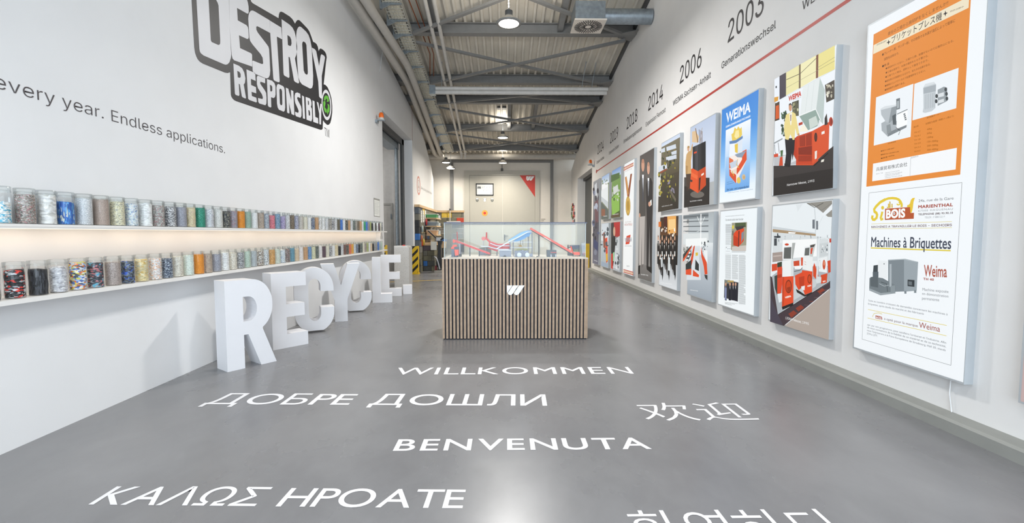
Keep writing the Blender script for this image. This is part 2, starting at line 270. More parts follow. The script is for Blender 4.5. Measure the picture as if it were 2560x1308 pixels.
  'd': (424,[[195,-8,165,-6,137,2,111,16,89,34,70,57,54,84,43,115,36,150,34,189,36,227,43,261,55,292,70,319,89,342,112,360,137,374,165,382,195,384,218,383,237,379,253,372,287,345,306,319,310,319,310,508,372,508,372,0,312,0,312,58,306,58,287,31,252,4,236,-3,217,-7],[204,47,226,49,246,55,263,65,278,78,290,95,299,115,306,137,310,162,311,189,310,216,306,241,299,263,290,282,278,298,263,312,246,322,226,328,204,330,182,328,162,321,144,311,130,297,118,281,108,261,101,239,97,215,96,189,97,163,101,139,108,116,118,96,130,79,145,65,162,55,182,49]]),
  'e': (404,[[212,-8,177,-6,145,2,117,16,92,35,72,57,55,85,43,115,36,149,34,187,36,224,43,258,55,289,71,317,91,340,115,359,142,373,172,381,205,384,266,374,285,365,302,354,319,341,334,324,346,304,357,282,365,256,369,226,371,194,371,169,75,169,75,221,338,221,309,202,308,226,304,248,297,268,288,286,277,301,262,314,246,323,226,328,205,330,183,328,163,322,146,313,131,301,119,286,109,269,101,251,97,231,96,211,96,177,97,151,102,127,110,106,121,88,135,73,151,61,169,53,190,48,212,46,253,52,285,72,305,105,365,91,358,72,348,55,335,39,320,25,302,14,282,4,261,-3,237,-7]]),
  'f': (253,[[228,379,228,327,6,327,6,379],[80,0,80,431,82,452,87,470,95,486,106,499,120,510,135,519,187,530,222,527,242,521,227,468,215,472,194,474,178,472,164,467,154,460,147,449,143,435,141,418,141,0]]),
  'g': (425,[[207,-151,180,-150,156,-146,134,-140,82,-110,50,-70,101,-41,121,-66,154,-89,207,-98,235,-95,261,-88,282,-75,298,-58,308,-35,311,-6,311,68,306,68,286,41,252,15,236,9,217,6,195,5,165,7,138,14,112,26,90,43,71,64,55,90,43,120,36,153,34,191,36,228,43,262,55,293,70,320,89,342,112,360,138,374,165,382,196,384,218,383,237,379,253,373,288,346,307,319,313,319,313,379,372,379,372,-9,370,-40,362,-67,350,-90,334,-109,314,-124,290,-136,264,-144,236,-149],[205,59,227,61,246,66,263,75,278,87,290,102,300,121,307,142,311,166,312,192,311,218,307,242,300,264,290,283,278,299,264,312,246,322,227,328,205,330,182,328,162,321,145,311,130,298,118,281,108,262,101,241,97,217,96,192,97,167,102,143,108,122,118,104,130,88,145,76,163,66,182,61]]),
  'h': (410,[[113,226,113,0,52,0,52,508,113,508,113,287,102,287,115,319,132,344,152,362,175,374,200,382,227,384,252,382,274,377,295,368,313,356,328,340,340,321,350,297,355,271,357,240,357,0,296,0,296,235,293,262,286,285,273,304,255,318,234,326,210,329,192,328,176,324,161,317,147,308,136,296,126,282,119,266,115,247]]),
  'i': (166,[[52,0,52,379,113,379,113,0],[83,443,67,446,54,454,44,467,41,483,44,499,54,512,67,521,83,523,100,521,114,512,123,499,126,483,123,467,114,454,100,446]]),
  'l': (189,[[139,-3,112,0,90,7,74,20,62,37,55,58,52,84,52,508,113,508,113,98,120,62,130,54,146,52,160,52,169,54,180,2,161,-1]]),
  'm': (610,[[52,0,52,379,112,379,112,295,107,295,114,314,122,331,132,346,172,376,219,386,245,383,268,375,287,360,302,342,314,320,321,294,312,294,318,312,326,328,337,343,380,375,436,386,458,384,478,380,497,372,514,360,528,346,540,328,549,307,555,283,557,255,557,0,495,0,495,253,493,278,485,298,472,312,456,322,438,328,418,330,402,329,387,325,374,319,345,290,335,247,335,0,274,0,274,260,272,279,264,296,253,311,237,322,220,328,199,330,157,320,145,312,134,301,126,289,119,274,115,257,113,238,113,0]]),
  'n': (409,[[113,226,113,0,52,0,52,379,111,379,112,287,102,287,115,319,132,344,152,362,175,374,200,382,227,384,252,382,274,377,295,368,313,356,328,340,340,321,350,297,355,271,357,240,357,0,296,0,296,235,293,262,286,285,273,304,255,318,234,326,210,329,192,328,176,324,161,317,147,308,136,296,126,282,119,266,115,247]]),
  'o': (415,[[207,-8,174,-6,144,2,117,16,92,35,72,58,56,85,44,116,36,150,34,187,36,225,44,260,56,291,72,318,92,341,117,360,144,373,174,381,207,384,240,381,271,373,298,360,322,341,343,318,359,291,371,260,378,225,381,187,378,150,371,116,359,85,343,58,322,35,298,16,271,2,240,-6],[207,46,231,48,252,55,270,66,285,80,297,97,307,117,314,139,318,163,319,187,318,212,314,236,307,258,297,278,285,295,270,310,252,321,231,327,207,330,183,327,163,321,145,310,130,295,118,278,108,258,101,236,97,212,96,187,97,163,101,139,108,117,118,97,130,80,145,66,163,55,183,48]]),
  'p': (424,[[52,-143,52,379,112,379,112,319,118,319,137,345,171,372,187,379,206,383,229,384,259,382,287,374,313,360,335,342,354,319,370,292,381,261,388,227,390,189,388,150,381,115,370,84,354,57,335,34,313,16,288,2,260,-6,229,-8,207,-7,188,-3,172,4,138,31,118,58,113,58,113,-143],[220,47,242,49,262,55,279,65,294,79,306,96,316,116,322,139,326,163,328,189,327,215,322,239,316,261,306,281,294,297,280,311,262,321,242,328,220,330,198,328,178,322,161,312,146,298,134,282,125,263,118,241,114,216,112,189,114,162,118,137,125,115,134,95,147,78,161,65,179,55,198,49]]),
  'r': (259,[[52,0,52,379,111,379,111,321,115,321,124,339,136,354,152,367,171,377,191,383,213,385,229,384,243,383,243,322,230,324,207,325,190,324,174,321,159,314,146,306,135,296,126,283,119,269,115,254,113,237,113,0]]),
  's': (365,[[182,-8,157,-7,133,-3,112,3,93,12,76,24,62,38,50,54,41,73,35,94,94,106,100,87,110,72,124,60,140,52,159,47,181,45,206,47,227,53,244,62,257,74,265,88,268,103,264,121,254,135,243,143,229,150,212,155,149,170,117,179,92,192,72,208,58,227,49,249,47,274,49,295,55,314,65,331,78,347,95,360,115,370,137,378,161,383,187,384,212,383,234,379,254,372,271,363,286,352,299,339,324,290,268,277,262,291,253,304,242,315,228,325,210,330,187,332,166,331,147,325,131,317,118,305,111,292,108,277,112,258,124,243,171,223,229,209,261,199,286,187,306,171,320,153,328,131,331,106,329,85,323,65,312,47,298,31,280,17,260,6,236,-2,210,-7]]),
  't': (227,[[204,379,204,327,6,327,6,379],[65,471,126,471,126,97,128,76,136,61,149,52,170,50,185,51,202,53,213,1,192,-3,168,-4,138,-2,112,7,92,21,77,40,68,64,65,93]]),
  'u': (410,[[182,-5,158,-4,135,2,115,11,97,23,81,39,69,58,60,82,54,108,52,139,52,379,113,379,113,144,116,116,124,93,137,75,154,61,175,53,200,50,217,51,234,55,249,62,262,71,274,82,283,97,290,113,294,132,296,152,296,379,357,379,357,0,298,0,298,92,307,92,294,60,277,35,257,17,234,4,209,-3]]),
  'v': (389,[[162,0,17,379,84,379,165,155,187,87,205,21,184,21,203,87,224,155,305,379,371,379,226,0]]),
  'w': (567,[[137,0,22,379,87,379,133,213,154,136,175,41,165,41,185,134,206,213,252,379,316,379,361,213,381,135,402,41,391,41,413,135,433,213,480,379,544,379,429,0,368,0,319,171,304,225,290,280,276,337,290,337,276,280,262,224,248,171,198,0]]),
  'x': (378,[[21,0,171,218,171,171,28,379,100,379,147,305,179,253,207,206,175,206,202,253,233,305,281,379,351,379,208,168,208,214,358,0,287,0,231,85,200,136,173,181,204,181,178,136,148,85,91,0]]),
  'y': (389,[[47,-139,61,-86,71,-88,104,-89,130,-74,150,-36,162,-2,17,379,84,379,165,155,187,86,205,21,183,21,202,87,224,155,305,379,371,379,204,-58,176,-107,139,-136,91,-145,64,-143]]),
  'z': (380,[[41,0,41,45,254,319,254,323,48,323,48,379,332,379,332,331,126,60,126,56,338,56,338,0]]),
  'ä': (389,[[160,-9,136,-7,115,-3,94,5,76,15,60,28,47,44,38,63,32,84,30,108,32,128,36,146,43,161,52,173,64,184,77,193,125,210,178,220,233,226,265,235,273,242,275,254,275,256,266,296,240,322,195,331,149,322,117,301,100,274,41,291,51,312,63,331,78,346,95,358,113,368,133,375,194,384,239,379,286,360,299,350,312,336,322,320,330,301,335,278,336,251,336,0,276,0,276,52,272,52,252,24,215,1],[170,45,192,47,211,51,228,58,242,68,254,80,263,93,270,107,274,122,275,138,275,190,259,182,231,176,200,171,175,168,134,158,103,139,94,124,92,105,102,72,129,52],[261,443,245,446,232,454,223,467,220,483,223,498,232,511,245,520,261,523,276,520,289,511,298,498,301,483,298,467,289,454,276,446],[117,443,102,446,89,454,80,467,77,483,80,498,89,511,102,520,117,523,133,520,146,511,155,498,157,483,155,467,146,454,133,446]]),
  'é': (404,[[212,-8,177,-6,145,2,117,16,92,35,72,57,55,85,43,115,36,149,34,187,36,224,43,258,55,289,71,317,91,340,115,359,142,373,172,381,205,384,266,374,285,365,302,354,319,341,334,324,346,304,357,282,365,256,369,226,371,194,371,169,75,169,75,221,338,221,309,202,308,226,304,248,297,268,288,286,277,301,262,314,246,323,226,328,205,330,183,328,163,322,146,313,131,301,119,286,109,269,101,251,97,231,96,211,96,177,97,151,102,127,110,106,121,88,135,73,151,61,169,53,190,48,212,46,253,52,285,72,305,105,365,91,358,72,348,55,335,39,320,25,302,14,282,4,261,-3,237,-7],[177,429,224,529,293,529,227,429]]),
  ' ': (188,[]),
 },
 'F': {
  'Д': (813,[[45,-156,45,81,104,81,138,123,167,188,191,285,207,421,232,728,687,728,687,81,768,81,768,-156,679,-156,679,0,134,0,134,-156],[211,81,595,81,595,646,316,646,298,421,280,277,252,159,240,128,226,102]]),
  'Б': (642,[[86,0,86,728,521,728,521,646,178,646,178,422,346,422,382,420,415,416,446,408,474,397,507,378,535,354,557,325,574,292,583,255,587,215,584,173,574,135,558,101,536,71,508,46,474,26,446,15,415,6,382,1,346,0],[178,81,344,81,389,85,426,96,457,116,479,142,492,176,497,216,492,253,479,284,457,309,426,327,389,338,344,342,178,342]]),
  'Ш': (953,[[86,728,178,728,178,81,431,81,431,728,522,728,522,81,775,81,775,728,867,728,867,0,86,0]]),
  'Л': (743,[[45,0,45,81,65,81,86,82,104,87,120,94,133,106,144,123,152,146,170,258,208,728,657,728,657,0,565,0,565,646,292,646,260,251,243,139,235,109,224,83,211,60,195,42,177,26,156,15,132,6,104,1,72,0]]),
  'И': (748,[[663,0,570,0,570,416,571,469,574,549,578,649,595,646,537,544,495,472,459,415,196,0,86,0,86,728,178,728,178,279,177,225,175,155,169,77,157,79,194,153,230,216,258,261,554,728,663,728]]),
  'Λ': (686,[[23,0,288,728,395,728,662,0,565,0,411,433,377,532,332,684,351,684,304,530,272,433,122,0]]),
  'Ω': (766,[[60,0,60,81,237,81,237,116,200,130,167,149,139,173,114,201,94,234,78,271,69,300,63,331,59,363,58,397,59,433,64,469,71,502,81,534,94,564,110,593,128,618,148,642,171,664,196,683,223,699,251,712,282,723,314,731,348,735,383,737,418,735,452,731,484,723,514,712,543,699,570,682,594,664,617,642,638,618,656,593,671,564,684,534,695,502,702,469,706,433,708,397,706,363,703,331,696,300,687,271,671,234,651,201,627,173,598,149,565,130,529,116,529,81,707,81,707,0,445,0,445,146,483,159,517,178,546,202,571,232,590,266,605,305,613,348,616,396,614,434,608,470,599,503,587,533,565,568,538,597,505,620,478,634,448,643,417,649,383,651,349,649,317,643,288,634,260,620,228,597,201,568,179,533,166,503,157,470,152,434,150,396,153,349,161,306,175,267,195,233,220,203,249,179,283,159,321,146,321,0]]),
  'Σ': (681,[[62,0,62,71,273,292,313,332,351,367,381,394,381,355,351,382,313,415,273,455,79,656,79,728,615,728,615,646,322,646,243,646,178,650,171,667,206,637,245,602,292,555,450,391,450,358,292,191,239,137,192,94,155,61,162,78,234,80,322,81,620,81,620,0]]),
  '欢': (1000,[[53,550,98,489,143,424,188,357,232,290,186,213,136,145,82,89,25,44,43,27,61,6,76,-13,131,32,182,86,231,148,275,218,350,73,410,123,391,161,369,203,343,248,315,295,352,386,384,486,410,595,429,713,383,728,370,725,50,725,50,657,350,657,335,579,316,504,293,433,268,367,106,591],[547,839,529,731,504,630,470,539,427,464,488,421,513,463,536,511,557,564,575,620,862,620,819,475,879,456,897,503,915,558,932,617,947,677,897,691,885,689,593,689,619,829],[632,560,632,490,625,368,590,233,508,96,357,-30,410,-82,513,-4,589,80,641,168,675,256,716,147,769,54,836,-23,920,-80,934,-59,952,-36,971,-17,869,52,793,152,737,277,701,422,703,489,703,560]]),
  '迎': (1000,[[68,735,116,703,165,667,209,632,244,600,293,652,258,683,213,717,163,750,114,780],[251,490,48,490,48,420,178,420,178,100,145,81,110,55,75,23,39,-14,89,-79,126,-32,162,8,194,36,222,46,248,36,282,14,320,-12,375,-39,437,-56,509,-65,594,-67,939,-57,943,-32,951,-3,961,21,877,13,783,7,687,3,596,2,518,4,449,11,388,25,335,51,251,105],[621,766,621,48,690,48,690,701,851,701,851,250,847,238,836,234,740,234,763,169,805,169,839,171,867,174,888,181,908,195,918,217,921,249,921,766],[343,157,362,168,401,184,475,210,602,253,597,320,426,268,426,703,476,721,525,742,572,764,615,787,560,842,518,816,467,789,412,764,356,743,356,295,347,256,327,229,307,214]]),
  '환': (920,[[327,580,382,574,423,558,450,533,459,499,450,466,423,440,382,424,327,419,272,424,230,440,204,466,195,499,204,533,230,558,272,574],[668,827,668,119,751,119,751,442,883,442,883,511,751,511,751,827],[179,166,179,-58,783,-58,783,10,262,10,262,166],[327,638,240,628,174,601,131,557,116,499,128,446,162,405,216,377,287,362,287,294,45,290,55,223,182,224,325,230,473,241,620,263,614,322,554,313,493,307,431,302,369,298,369,362,439,377,492,406,526,447,538,499,523,557,480,601,413,628],[287,830,287,739,68,739,68,676,587,676,587,739,369,739,369,830]]),
  '영': (920,[[297,702,358,691,406,662,438,616,450,558,438,500,406,454,358,424,297,414,235,424,186,454,154,500,143,558,154,616,186,662,235,691],[496,270,370,258,276,224,216,170,195,97,216,24,276,-31,370,-65,496,-76,621,-65,716,-31,776,24,797,97,776,170,716,224,621,258],[496,205,588,197,657,176,701,142,716,97,701,52,657,18,588,-3,496,-10,404,-3,335,18,291,52,276,97,291,142,335,176,404,197],[517,629,711,629,711,488,518,488,529,558,527,582,523,606],[711,827,711,696,479,696,443,728,400,752,351,767,297,773,204,757,130,713,81,645,64,558,81,471,130,403,204,359,297,343,351,348,401,363,443,387,479,420,711,420,711,292,794,292,794,827]]),
  '하': (920,[[316,540,227,524,157,482,111,416,95,332,111,247,157,182,227,139,316,124,404,139,473,182,519,247,536,332,519,416,473,482,404,524],[316,471,372,460,417,432,446,388,457,332,446,275,417,231,372,203,316,193,259,203,214,232,184,275,174,332,184,388,214,432,259,460],[663,827,663,-78,745,-78,745,386,893,386,893,455,745,455,745,827],[273,816,273,682,45,682,45,614,578,614,578,682,356,682,356,816]]),
  '다': (920,[[662,827,662,-79,745,-79,745,401,893,401,893,470,745,470,745,827],[89,739,89,147,160,147,279,148,385,152,486,162,588,177,578,248,481,233,385,223,283,218,171,217,171,671,508,671,508,739]]),
  ' ': (278,[]),
 },
}
def _grow(V, Fc, loops, off):
    # move every outline point outwards: bolder or, below zero, finer lettering
    A = sum(lp[i][0]*lp[(i+1) % len(lp)][1]-lp[(i+1) % len(lp)][0]*lp[i][1] for lp in loops for i in range(len(lp)))
    sg = 1 if A > 0 else -1; key = lambda p: (round(p[0], 4), round(p[1], 4)); N = {}
    for lp in loops:
        q = [Vector(p) for i, p in enumerate(lp) if (Vector(p)-Vector(lp[i-1])).length > 2e-4]
        n = len(q)
        for i in range(n):
            a = (q[i]-q[i-1]).normalized(); b = (q[(i+1) % n]-q[i]).normalized()
            na = Vector((a.y, -a.x))*sg; m = na+Vector((b.y, -b.x))*sg
            if m.length < 1e-4: continue
            m.normalize(); N[key(q[i])] = m*(off/max(.5, m.dot(na)))
    return [(p[0]+N[key(p)].x, p[1]+N[key(p)].y) if key(p) in N else p for p in V]
def _wire(cu):
    o = bpy.data.objects.new('t', cu); cu.fill_mode = 'NONE'; me = bpy.data.meshes.new_from_object(o); nx = {}
    for e in me.edges: a, b = e.vertices; nx.setdefault(a, []).append(b); nx.setdefault(b, []).append(a)
    loops = []; seen = set()
    for s0 in range(len(me.vertices)):
        if s0 in seen or s0 not in nx: continue
        lp = [s0]; seen.add(s0); c = s0+1 if s0+1 in nx[s0] else nx[s0][0]
        while c not in seen:
            seen.add(c); lp.append(c); nn = [k for k in nx[c] if k not in seen]
            if not nn: break
            c = nn[0]
        loops.append([(me.vertices[k].co.x, me.vertices[k].co.y) for k in lp])
    bpy.data.objects.remove(o); bpy.data.meshes.remove(me); return loops
def _area(lp): return sum(lp[i-1][0]*lp[i][1]-lp[i][0]*lp[i-1][1] for i in range(len(lp)))
def _inside(p, lp):
    r = False
    for i in range(len(lp)):
        a, b = lp[i-1], lp[i]
        if (a[1] > p[1]) != (b[1] > p[1]) and p[0] < (b[0]-a[0])*(p[1]-a[1])/(b[1]-a[1])+a[0]: r = not r
    return r
def _fill(loops):
    # outlines may overlap: fill each outer loop by itself with the holes that lie in it
    sg = 1 if _area(max(loops, key=lambda l: abs(_area(l)))) > 0 else -1
    outs = [l for l in loops if _area(l)*sg > 0]; ins = [l for l in loops if _area(l)*sg <= 0]
    if len(outs) == 1: return _fill1(loops)
    V = []; Fc = []
    for o in outs:
        v, f = _fill1([o]+[h for h in ins if _inside(h[0], o)]); b = len(V); V += v; Fc += [tuple(b+i for i in t) for t in f]
    return V, Fc
def _fill1(loops):
    cu = bpy.data.curves.new('t', 'CURVE'); cu.dimensions = '2D'; cu.fill_mode = 'BOTH'
    for lp in loops:
        sp = cu.splines.new('POLY'); sp.points.add(len(lp)-1); sp.use_cyclic_u = True
        for i, p in enumerate(lp): sp.points[i].co = (p[0], p[1], 0, 1)
    o = bpy.data.objects.new('t', cu); me = bpy.data.meshes.new_from_object(o)
    r = ([(v.co.x, v.co.y) for v in me.vertices], [tuple(p.vertices) for p in me.polygons])
    bpy.data.objects.remove(o); bpy.data.curves.remove(cu); bpy.data.meshes.remove(me); return r
_TC = {}
def text2d(s, font, off=0.0, gap=0.0):
    """vertices and faces of a line of lettering, baseline y=0, about one unit tall letters"""
    k = (s, font, off, gap)
    if k in _TC: return _TC[k]
    if font in GLYPH:
        x = 0; V = []; Fc = []; g = GLYPH[font]
        for ch in s:
            e = g.get(ch) or g.get('-'); adv = e[0]/1000
            loops = []
            for lp in e[1]:
                loops.append([(lp[i]/1000, lp[i+1]/1000) for i in range(0, len(lp), 2)])
            if loops:
                v, f = _fill(loops); b = len(V)
                if off: v = _grow(v, f, loops, off)
                V += [(p[0]+x, p[1]) for p in v]; Fc += [tuple(b+i for i in t) for t in f]
            x += adv+gap
    else:
        cu = bpy.data.curves.new('t', 'FONT'); cu.body = s; cu.resolution_u = 7 if len(s) == 1 else 3; cu.space_character = 1+gap
        o = bpy.data.objects.new('t', cu); me = bpy.data.meshes.new_from_object(o)
        V = [(v.co.x, v.co.y) for v in me.vertices]; Fc = [tuple(p.vertices) for p in me.polygons]
        if off: V = _grow(V, Fc, _wire(cu), off)
        bpy.data.objects.remove(o); bpy.data.curves.remove(cu); bpy.data.meshes.remove(me)
    _TC[k] = (V, Fc); return _TC[k]
class Art(MB):
    """flat printed shapes on a plane, each a hair in front of the one before"""
    def __init__(s, plane, base=(0,0), scale=1.0, d0=0.0, step=1.5e-5):
        super().__init__(); s.c = []; s.pl = plane; s.b = base; s.k = scale; s.d = d0; s.st = step
    def q(s, p): return s.pl.px(s.b[0]+p[0]/s.k, s.b[1]+p[1]/s.k)
    def raw(s, v2, f, col):
        s.d += s.st; cols = col if isinstance(col, list) else [lin(col)]*len(v2)
        s.add([s.pl.to3(a, b, s.d) for a, b in v2], f); s.c += cols
    def poly2(s, pts, col):
        n = len(pts); A = sum(pts[i][0]*pts[(i+1) % n][1]-pts[(i+1) % n][0]*pts[i][1] for i in range(n))
        if A < 0: pts = pts[::-1]
        tri = []
        for t in tessellate_polygon([[Vector((p[0], p[1], 0)) for p in pts]]):
            a, b, c = [pts[i] for i in t]
            tri.append(tuple(t) if (b[0]-a[0])*(c[1]-a[1])-(b[1]-a[1])*(c[0]-a[0]) > 0 else tuple(t)[::-1])
        s.raw(pts, tri, col)
    def P(s, col, *pts): s.poly2([s.q(p) for p in pts], col); return s
    def R(s, col, tl, br):
        a = s.q(tl); b = s.q(br); s.poly2([(a[0], b[1]), (b[0], b[1]), (b[0], a[1]), (a[0], a[1])], col); return s
    def G(s, c0, c1, tl, br):
        a = s.q(tl); b = s.q(br); l0, l1 = lin(c0), lin(c1)
        s.raw([(a[0], b[1]), (b[0], b[1]), (b[0], a[1]), (a[0], a[1])], [(0, 1, 2, 3)], [l1, l1, l0, l0]); return s
    def E(s, col, c, rx, ry, n=18):
        return s.P(col, *[(c[0]+rx*math.cos(2*PI*i/n), c[1]+ry*math.sin(2*PI*i/n)) for i in range(n)])
    def L(s, col, w, *pts):
        q = [Vector(s.q(p)) for p in pts]
        Lf, Rt = [], []
        for i, p in enumerate(q):
            d = (q[min(i+1, len(q)-1)]-q[max(i-1, 0)]); d.normalize(); nrm = Vector((-d.y, d.x))*(w/2)
            Lf.append(p+nrm); Rt.append(p-nrm)
        n = len(q); v = [tuple(p) for p in Rt+Lf]
        s.raw(v, [(i, i+1, n+i+1, n+i) for i in range(n-1)], col); return s
    def T(s, text, col, l, r, top, font='', off=0.0, gap=0.0, cap=None):
        s.T2(text, col, s.q(l), s.q(r), abs(s.q(top)[1]-s.q(l)[1]), font, off, gap, cap); return s
    def T2(s, text, col, a, b, h, font='', off=0.0, gap=0.0, cap=None, shear=0.0):
        V, Fc = text2d(text, font, off, gap)
        if not V: return s
        x0 = min(p[0] for p in V); x1 = max(p[0] for p in V); cap = cap or max(p[1] for p in V)
        ex = Vector((b[0]-a[0], b[1]-a[1])); W = ex.length; ex.normalize(); ey = Vector((-ex.y, ex.x))
        out = []
        for p in V:
            t = (p[0]-x0)/(x1-x0)*W; y = p[1]/cap*h; w = Vector(a)+ex*(t+shear*y)+ey*y; out.append((w.x, w.y))
        s.raw(out, Fc, col); return s
RW = Plane('R', XR); LW = Plane('L', XL); FL = Plane('F', 0.0)
# ---------------------------------------------------------------- materials of the room
def floor_mat():
    m = bpy.data.materials.new('polished_concrete'); m.use_nodes = True; nt = m.node_tree; b = nt.nodes['Principled BSDF']; N = nt.nodes.new; K = nt.links.new
    tc = N('ShaderNodeTexCoord'); mp = N('ShaderNodeMapping'); mp.inputs['Scale'].default_value = (.7, .45, 1); K(tc.outputs['Object'], mp.inputs[0])
    n1 = N('ShaderNodeTexNoise'); n1.inputs['Scale'].default_value = 1.6; n1.inputs['Detail'].default_value = 5; n1.inputs['Roughness'].default_value = .55; K(mp.outputs[0], n1.inputs['Vector'])
    n2 = N('ShaderNodeTexNoise'); n2.inputs['Scale'].default_value = 9; n2.inputs['Detail'].default_value = 10; n2.inputs['Roughness'].default_value = .62; n2.inputs['Distortion'].default_value = .8; K(mp.outputs[0], n2.inputs['Vector'])
    r1 = N('ShaderNodeValToRGB'); e = r1.color_ramp.elements
    e[0].position = .30; e[0].color = lin('707072'); e[1].position = .72; e[1].color = lin('868688')
    K(n1.outputs['Fac'], r1.inputs[0])
    r2 = N('ShaderNodeValToRGB'); e = r2.color_ramp.elements
    e[0].position = .28; e[0].color = (.70, .70, .70, 1); e[1].position = .70; e[1].color = (1, 1, 1, 1); K(n2.outputs['Fac'], r2.inputs[0])
    mx = N('ShaderNodeMixRGB'); mx.blend_type = 'MULTIPLY'; mx.inputs[0].default_value = .3; K(r1.outputs[0], mx.inputs[1]); K(r2.outputs[0], mx.inputs[2])
    K(mx.outputs[0], b.inputs['Base Color'])
    r3 = N('ShaderNodeMapRange'); r3.inputs['To Min'].default_value = .20; r3.inputs['To Max'].default_value = .36; K(n1.outputs['Fac'], r3.inputs[0]); K(r3.outputs[0], b.inputs['Roughness'])
    b.inputs['Specular IOR Level'].default_value = .45
    return m
WHITE = mat('white_wall_paint', 'e2e3e4', .75, noise=.015, nscale=3)
WHITE_R = mat('white_plaster', 'dfdedd', .8, noise=.02, nscale=2.5)
STEEL = mat('grey_painted_steel', '7c7c7b', .5, noise=.05)
DARK = mat('dark_grey_steel', '4a4b4c', .5, noise=.05)
GALV = mat('galvanised_steel', '9aa4ac', .38, .75, noise=.16, nscale=14)
PIPE = mat('grey_pipe_jacket', 'b6b2ab', .5, noise=.04)
COPPER = mat('copper_pipe', '9a5a3c', .35, .6)
BLACKM = mat('black_plastic', '1b1c1e', .45)
ORANGE = mat('orange_lens', 'e0671c', .3)

# floor
struct('floor', MB().box((-6, YB, -.12), (3.2, YF+.3, 0)), floor_mat())
# ceiling: corrugated deck sloping down towards the far wall
mb = MB(); xs = -5.3; prof = []; P0 = .18
while xs < 3.3:
    for dx, dz in ((0, 0), (.112, 0), (.122, -.06), (.168, -.06)): prof.append((xs+dx, dz))
    xs += P0
n = len(prof)
V = [(x, y, roof(y)+z) for y in (YB, YF+.2) for x, z in prof]
mb.add(V, [(i, n+i, n+i+1, i+1) for i in range(n-1)])
struct('ceiling', mb, mat('corrugated_roof_sheet', 'd6d0c4', .55, .1, noise=.09, nscale=2.2))
mb = MB(); mb.add([(-5.4, YB, roof(YB)+.06), (3.3, YB, roof(YB)+.06), (3.3, YF+.3, roof(YF+.3)+.06), (-5.4, YF+.3, roof(YF+.3)+.06)], [(0,1,2,3)])
struct("roof_skin", mb, DARK)

# left wall: panels round the lit niche, the gate opening and the stub beyond it
X0, X1 = XL-.24, XL
def yz(mb, pts, x0=X0, x1=X1): mb.prism(pts, lambda a, b, d: (d, a, b), x0, x1)
def wtop(y): return min(roof(y)-.34, 7)
GY0, GY1, GZ = 10.29, 13.55, 3.94
NB, NT = .825, 1.235
mb = MB()
yz(mb, [(YB, 0), (GY0, 0), (GY0, NB), (YB, NB)])
yz(mb, [(YB, NT), (GY0, NT), (GY0, wtop(GY0)), (YB, wtop(YB))])
yz(mb, [(9.97, NB), (GY0, NB), (GY0, NT), (9.97, NT)])
yz(mb, [(YB, NB), (9.97, NB), (9.97, NT), (YB, NT)], X0, XL-.09)
yz(mb, [(GY0, GZ), (GY1, GZ), (GY1, wtop(GY1)), (GY0, wtop(GY0))])
yz(mb, [(GY1, 0), (17.45, 0), (17.45, 3.25), (16.99, 3.66), (15.96, 4.2), (15.02, wtop(15.02)), (GY1, wtop(GY1))])
struct('wall_left', mb, WHITE)
# grey steel edge above the left wall
mb = MB()
for a, b in ((YB, 15.0),): mb.bar((XL-.14, a, wtop(a)+.09), (XL-.14, b, wtop(b)+.09), .12, .16)
mb.bar((XL-.14, 15.0, wtop(15)+.05), (XL-.14, 17.0, 3.75), .12, .2)
struct('trim_1', mb, DARK)
# right wall with its opening
def yzr(mb, pts): mb.prism(pts, lambda a, b, d: (d, a, b), XR, XR+.3)
mb = MB(); RZ = 3.31
yzr(mb, [(YB, 0), (14.63, 0), (14.63, roof(14.63)-.03), (YB, roof(YB)-.03)])
yzr(mb, [(14.63, RZ), (17.53, RZ), (17.53, 4.42), (16.4, roof(16.4)-.03), (14.63, roof(14.63)-.03)])
yzr(mb, [(17.53, 0), (YF, 0), (YF, 3.85), (18.8, 3.98), (17.82, 4.36), (17.53, 4.42)])
struct('wall_right', mb, WHITE_R)
mb = MB(); mb.bar((XR-.03, YB, roof(YB)-.1), (XR-.03, 16.4, roof(16.4)-.1), .06, .09); mb.bar((XR-.03, 16.4, roof(16.4)-.1), (XR-.03, 17.9, 4.38), .06, .09)
struct('trim_2', mb, DARK)
# kerb along the right wall
mb = MB(); mb.prism([(XR-.115, 0), (XR-.115, .068), (XR-.1, .082), (XR, .088), (XR, 0)], lambda a, b, d: (a, d, b), YB, 14.6)
struct('baseboard_right', mb, mat('grey_kerb_paint', '8c8d89', .6, noise=.04))
# far wall
mb = MB(); mb.box((-5.3, YF, 0), (3.2, YF+.2, 6)); struct('wall_far', mb, mat('cream_far_wall', 'e4dfd6', .7, noise=.015))
mb = MB(); mb.box((-5.5, YB, 0), (-5.3, YF, 7.6)); struct('wall_outer', mb, WHITE_R)
mb = MB(); mb.box((-5.3, YB-.2, 0), (XL, YB, 7.8)).box((XL, YB-.2, 4.0), (3.2, YB, 7.8)); struct('wall_back', mb, WHITE_R)      # the wall with the open gate behind the camera
mb = MB(); mb.box((-5.3, 14.0, 0), (-2.98, 14.12, 5.0)); struct('wall_annex', mb, mat('annex_wall_paint', 'c9c7c4', .7))
d = struct('door_2', MB().box((-4.5, 13.95, 0), (-3.5, 14.0, 2.07)), mat('annex_door_paint', 'bdbab5', .5))
struct('door_frame', MB().box((-4.56, 13.93, 0), (-4.5, 14, 2.13)).box((-3.5, 13.93, 0), (-3.44, 14, 2.13)).box((-4.5, 13.93, 2.07), (-3.5, 14, 2.13)), mat('annex_door_frame', 'aaa8a3', .5), d)
struct('hinge', MB().box((-3.5, 13.91, 1.65), (-3.46, 13.94, 1.8)), GALV, d)
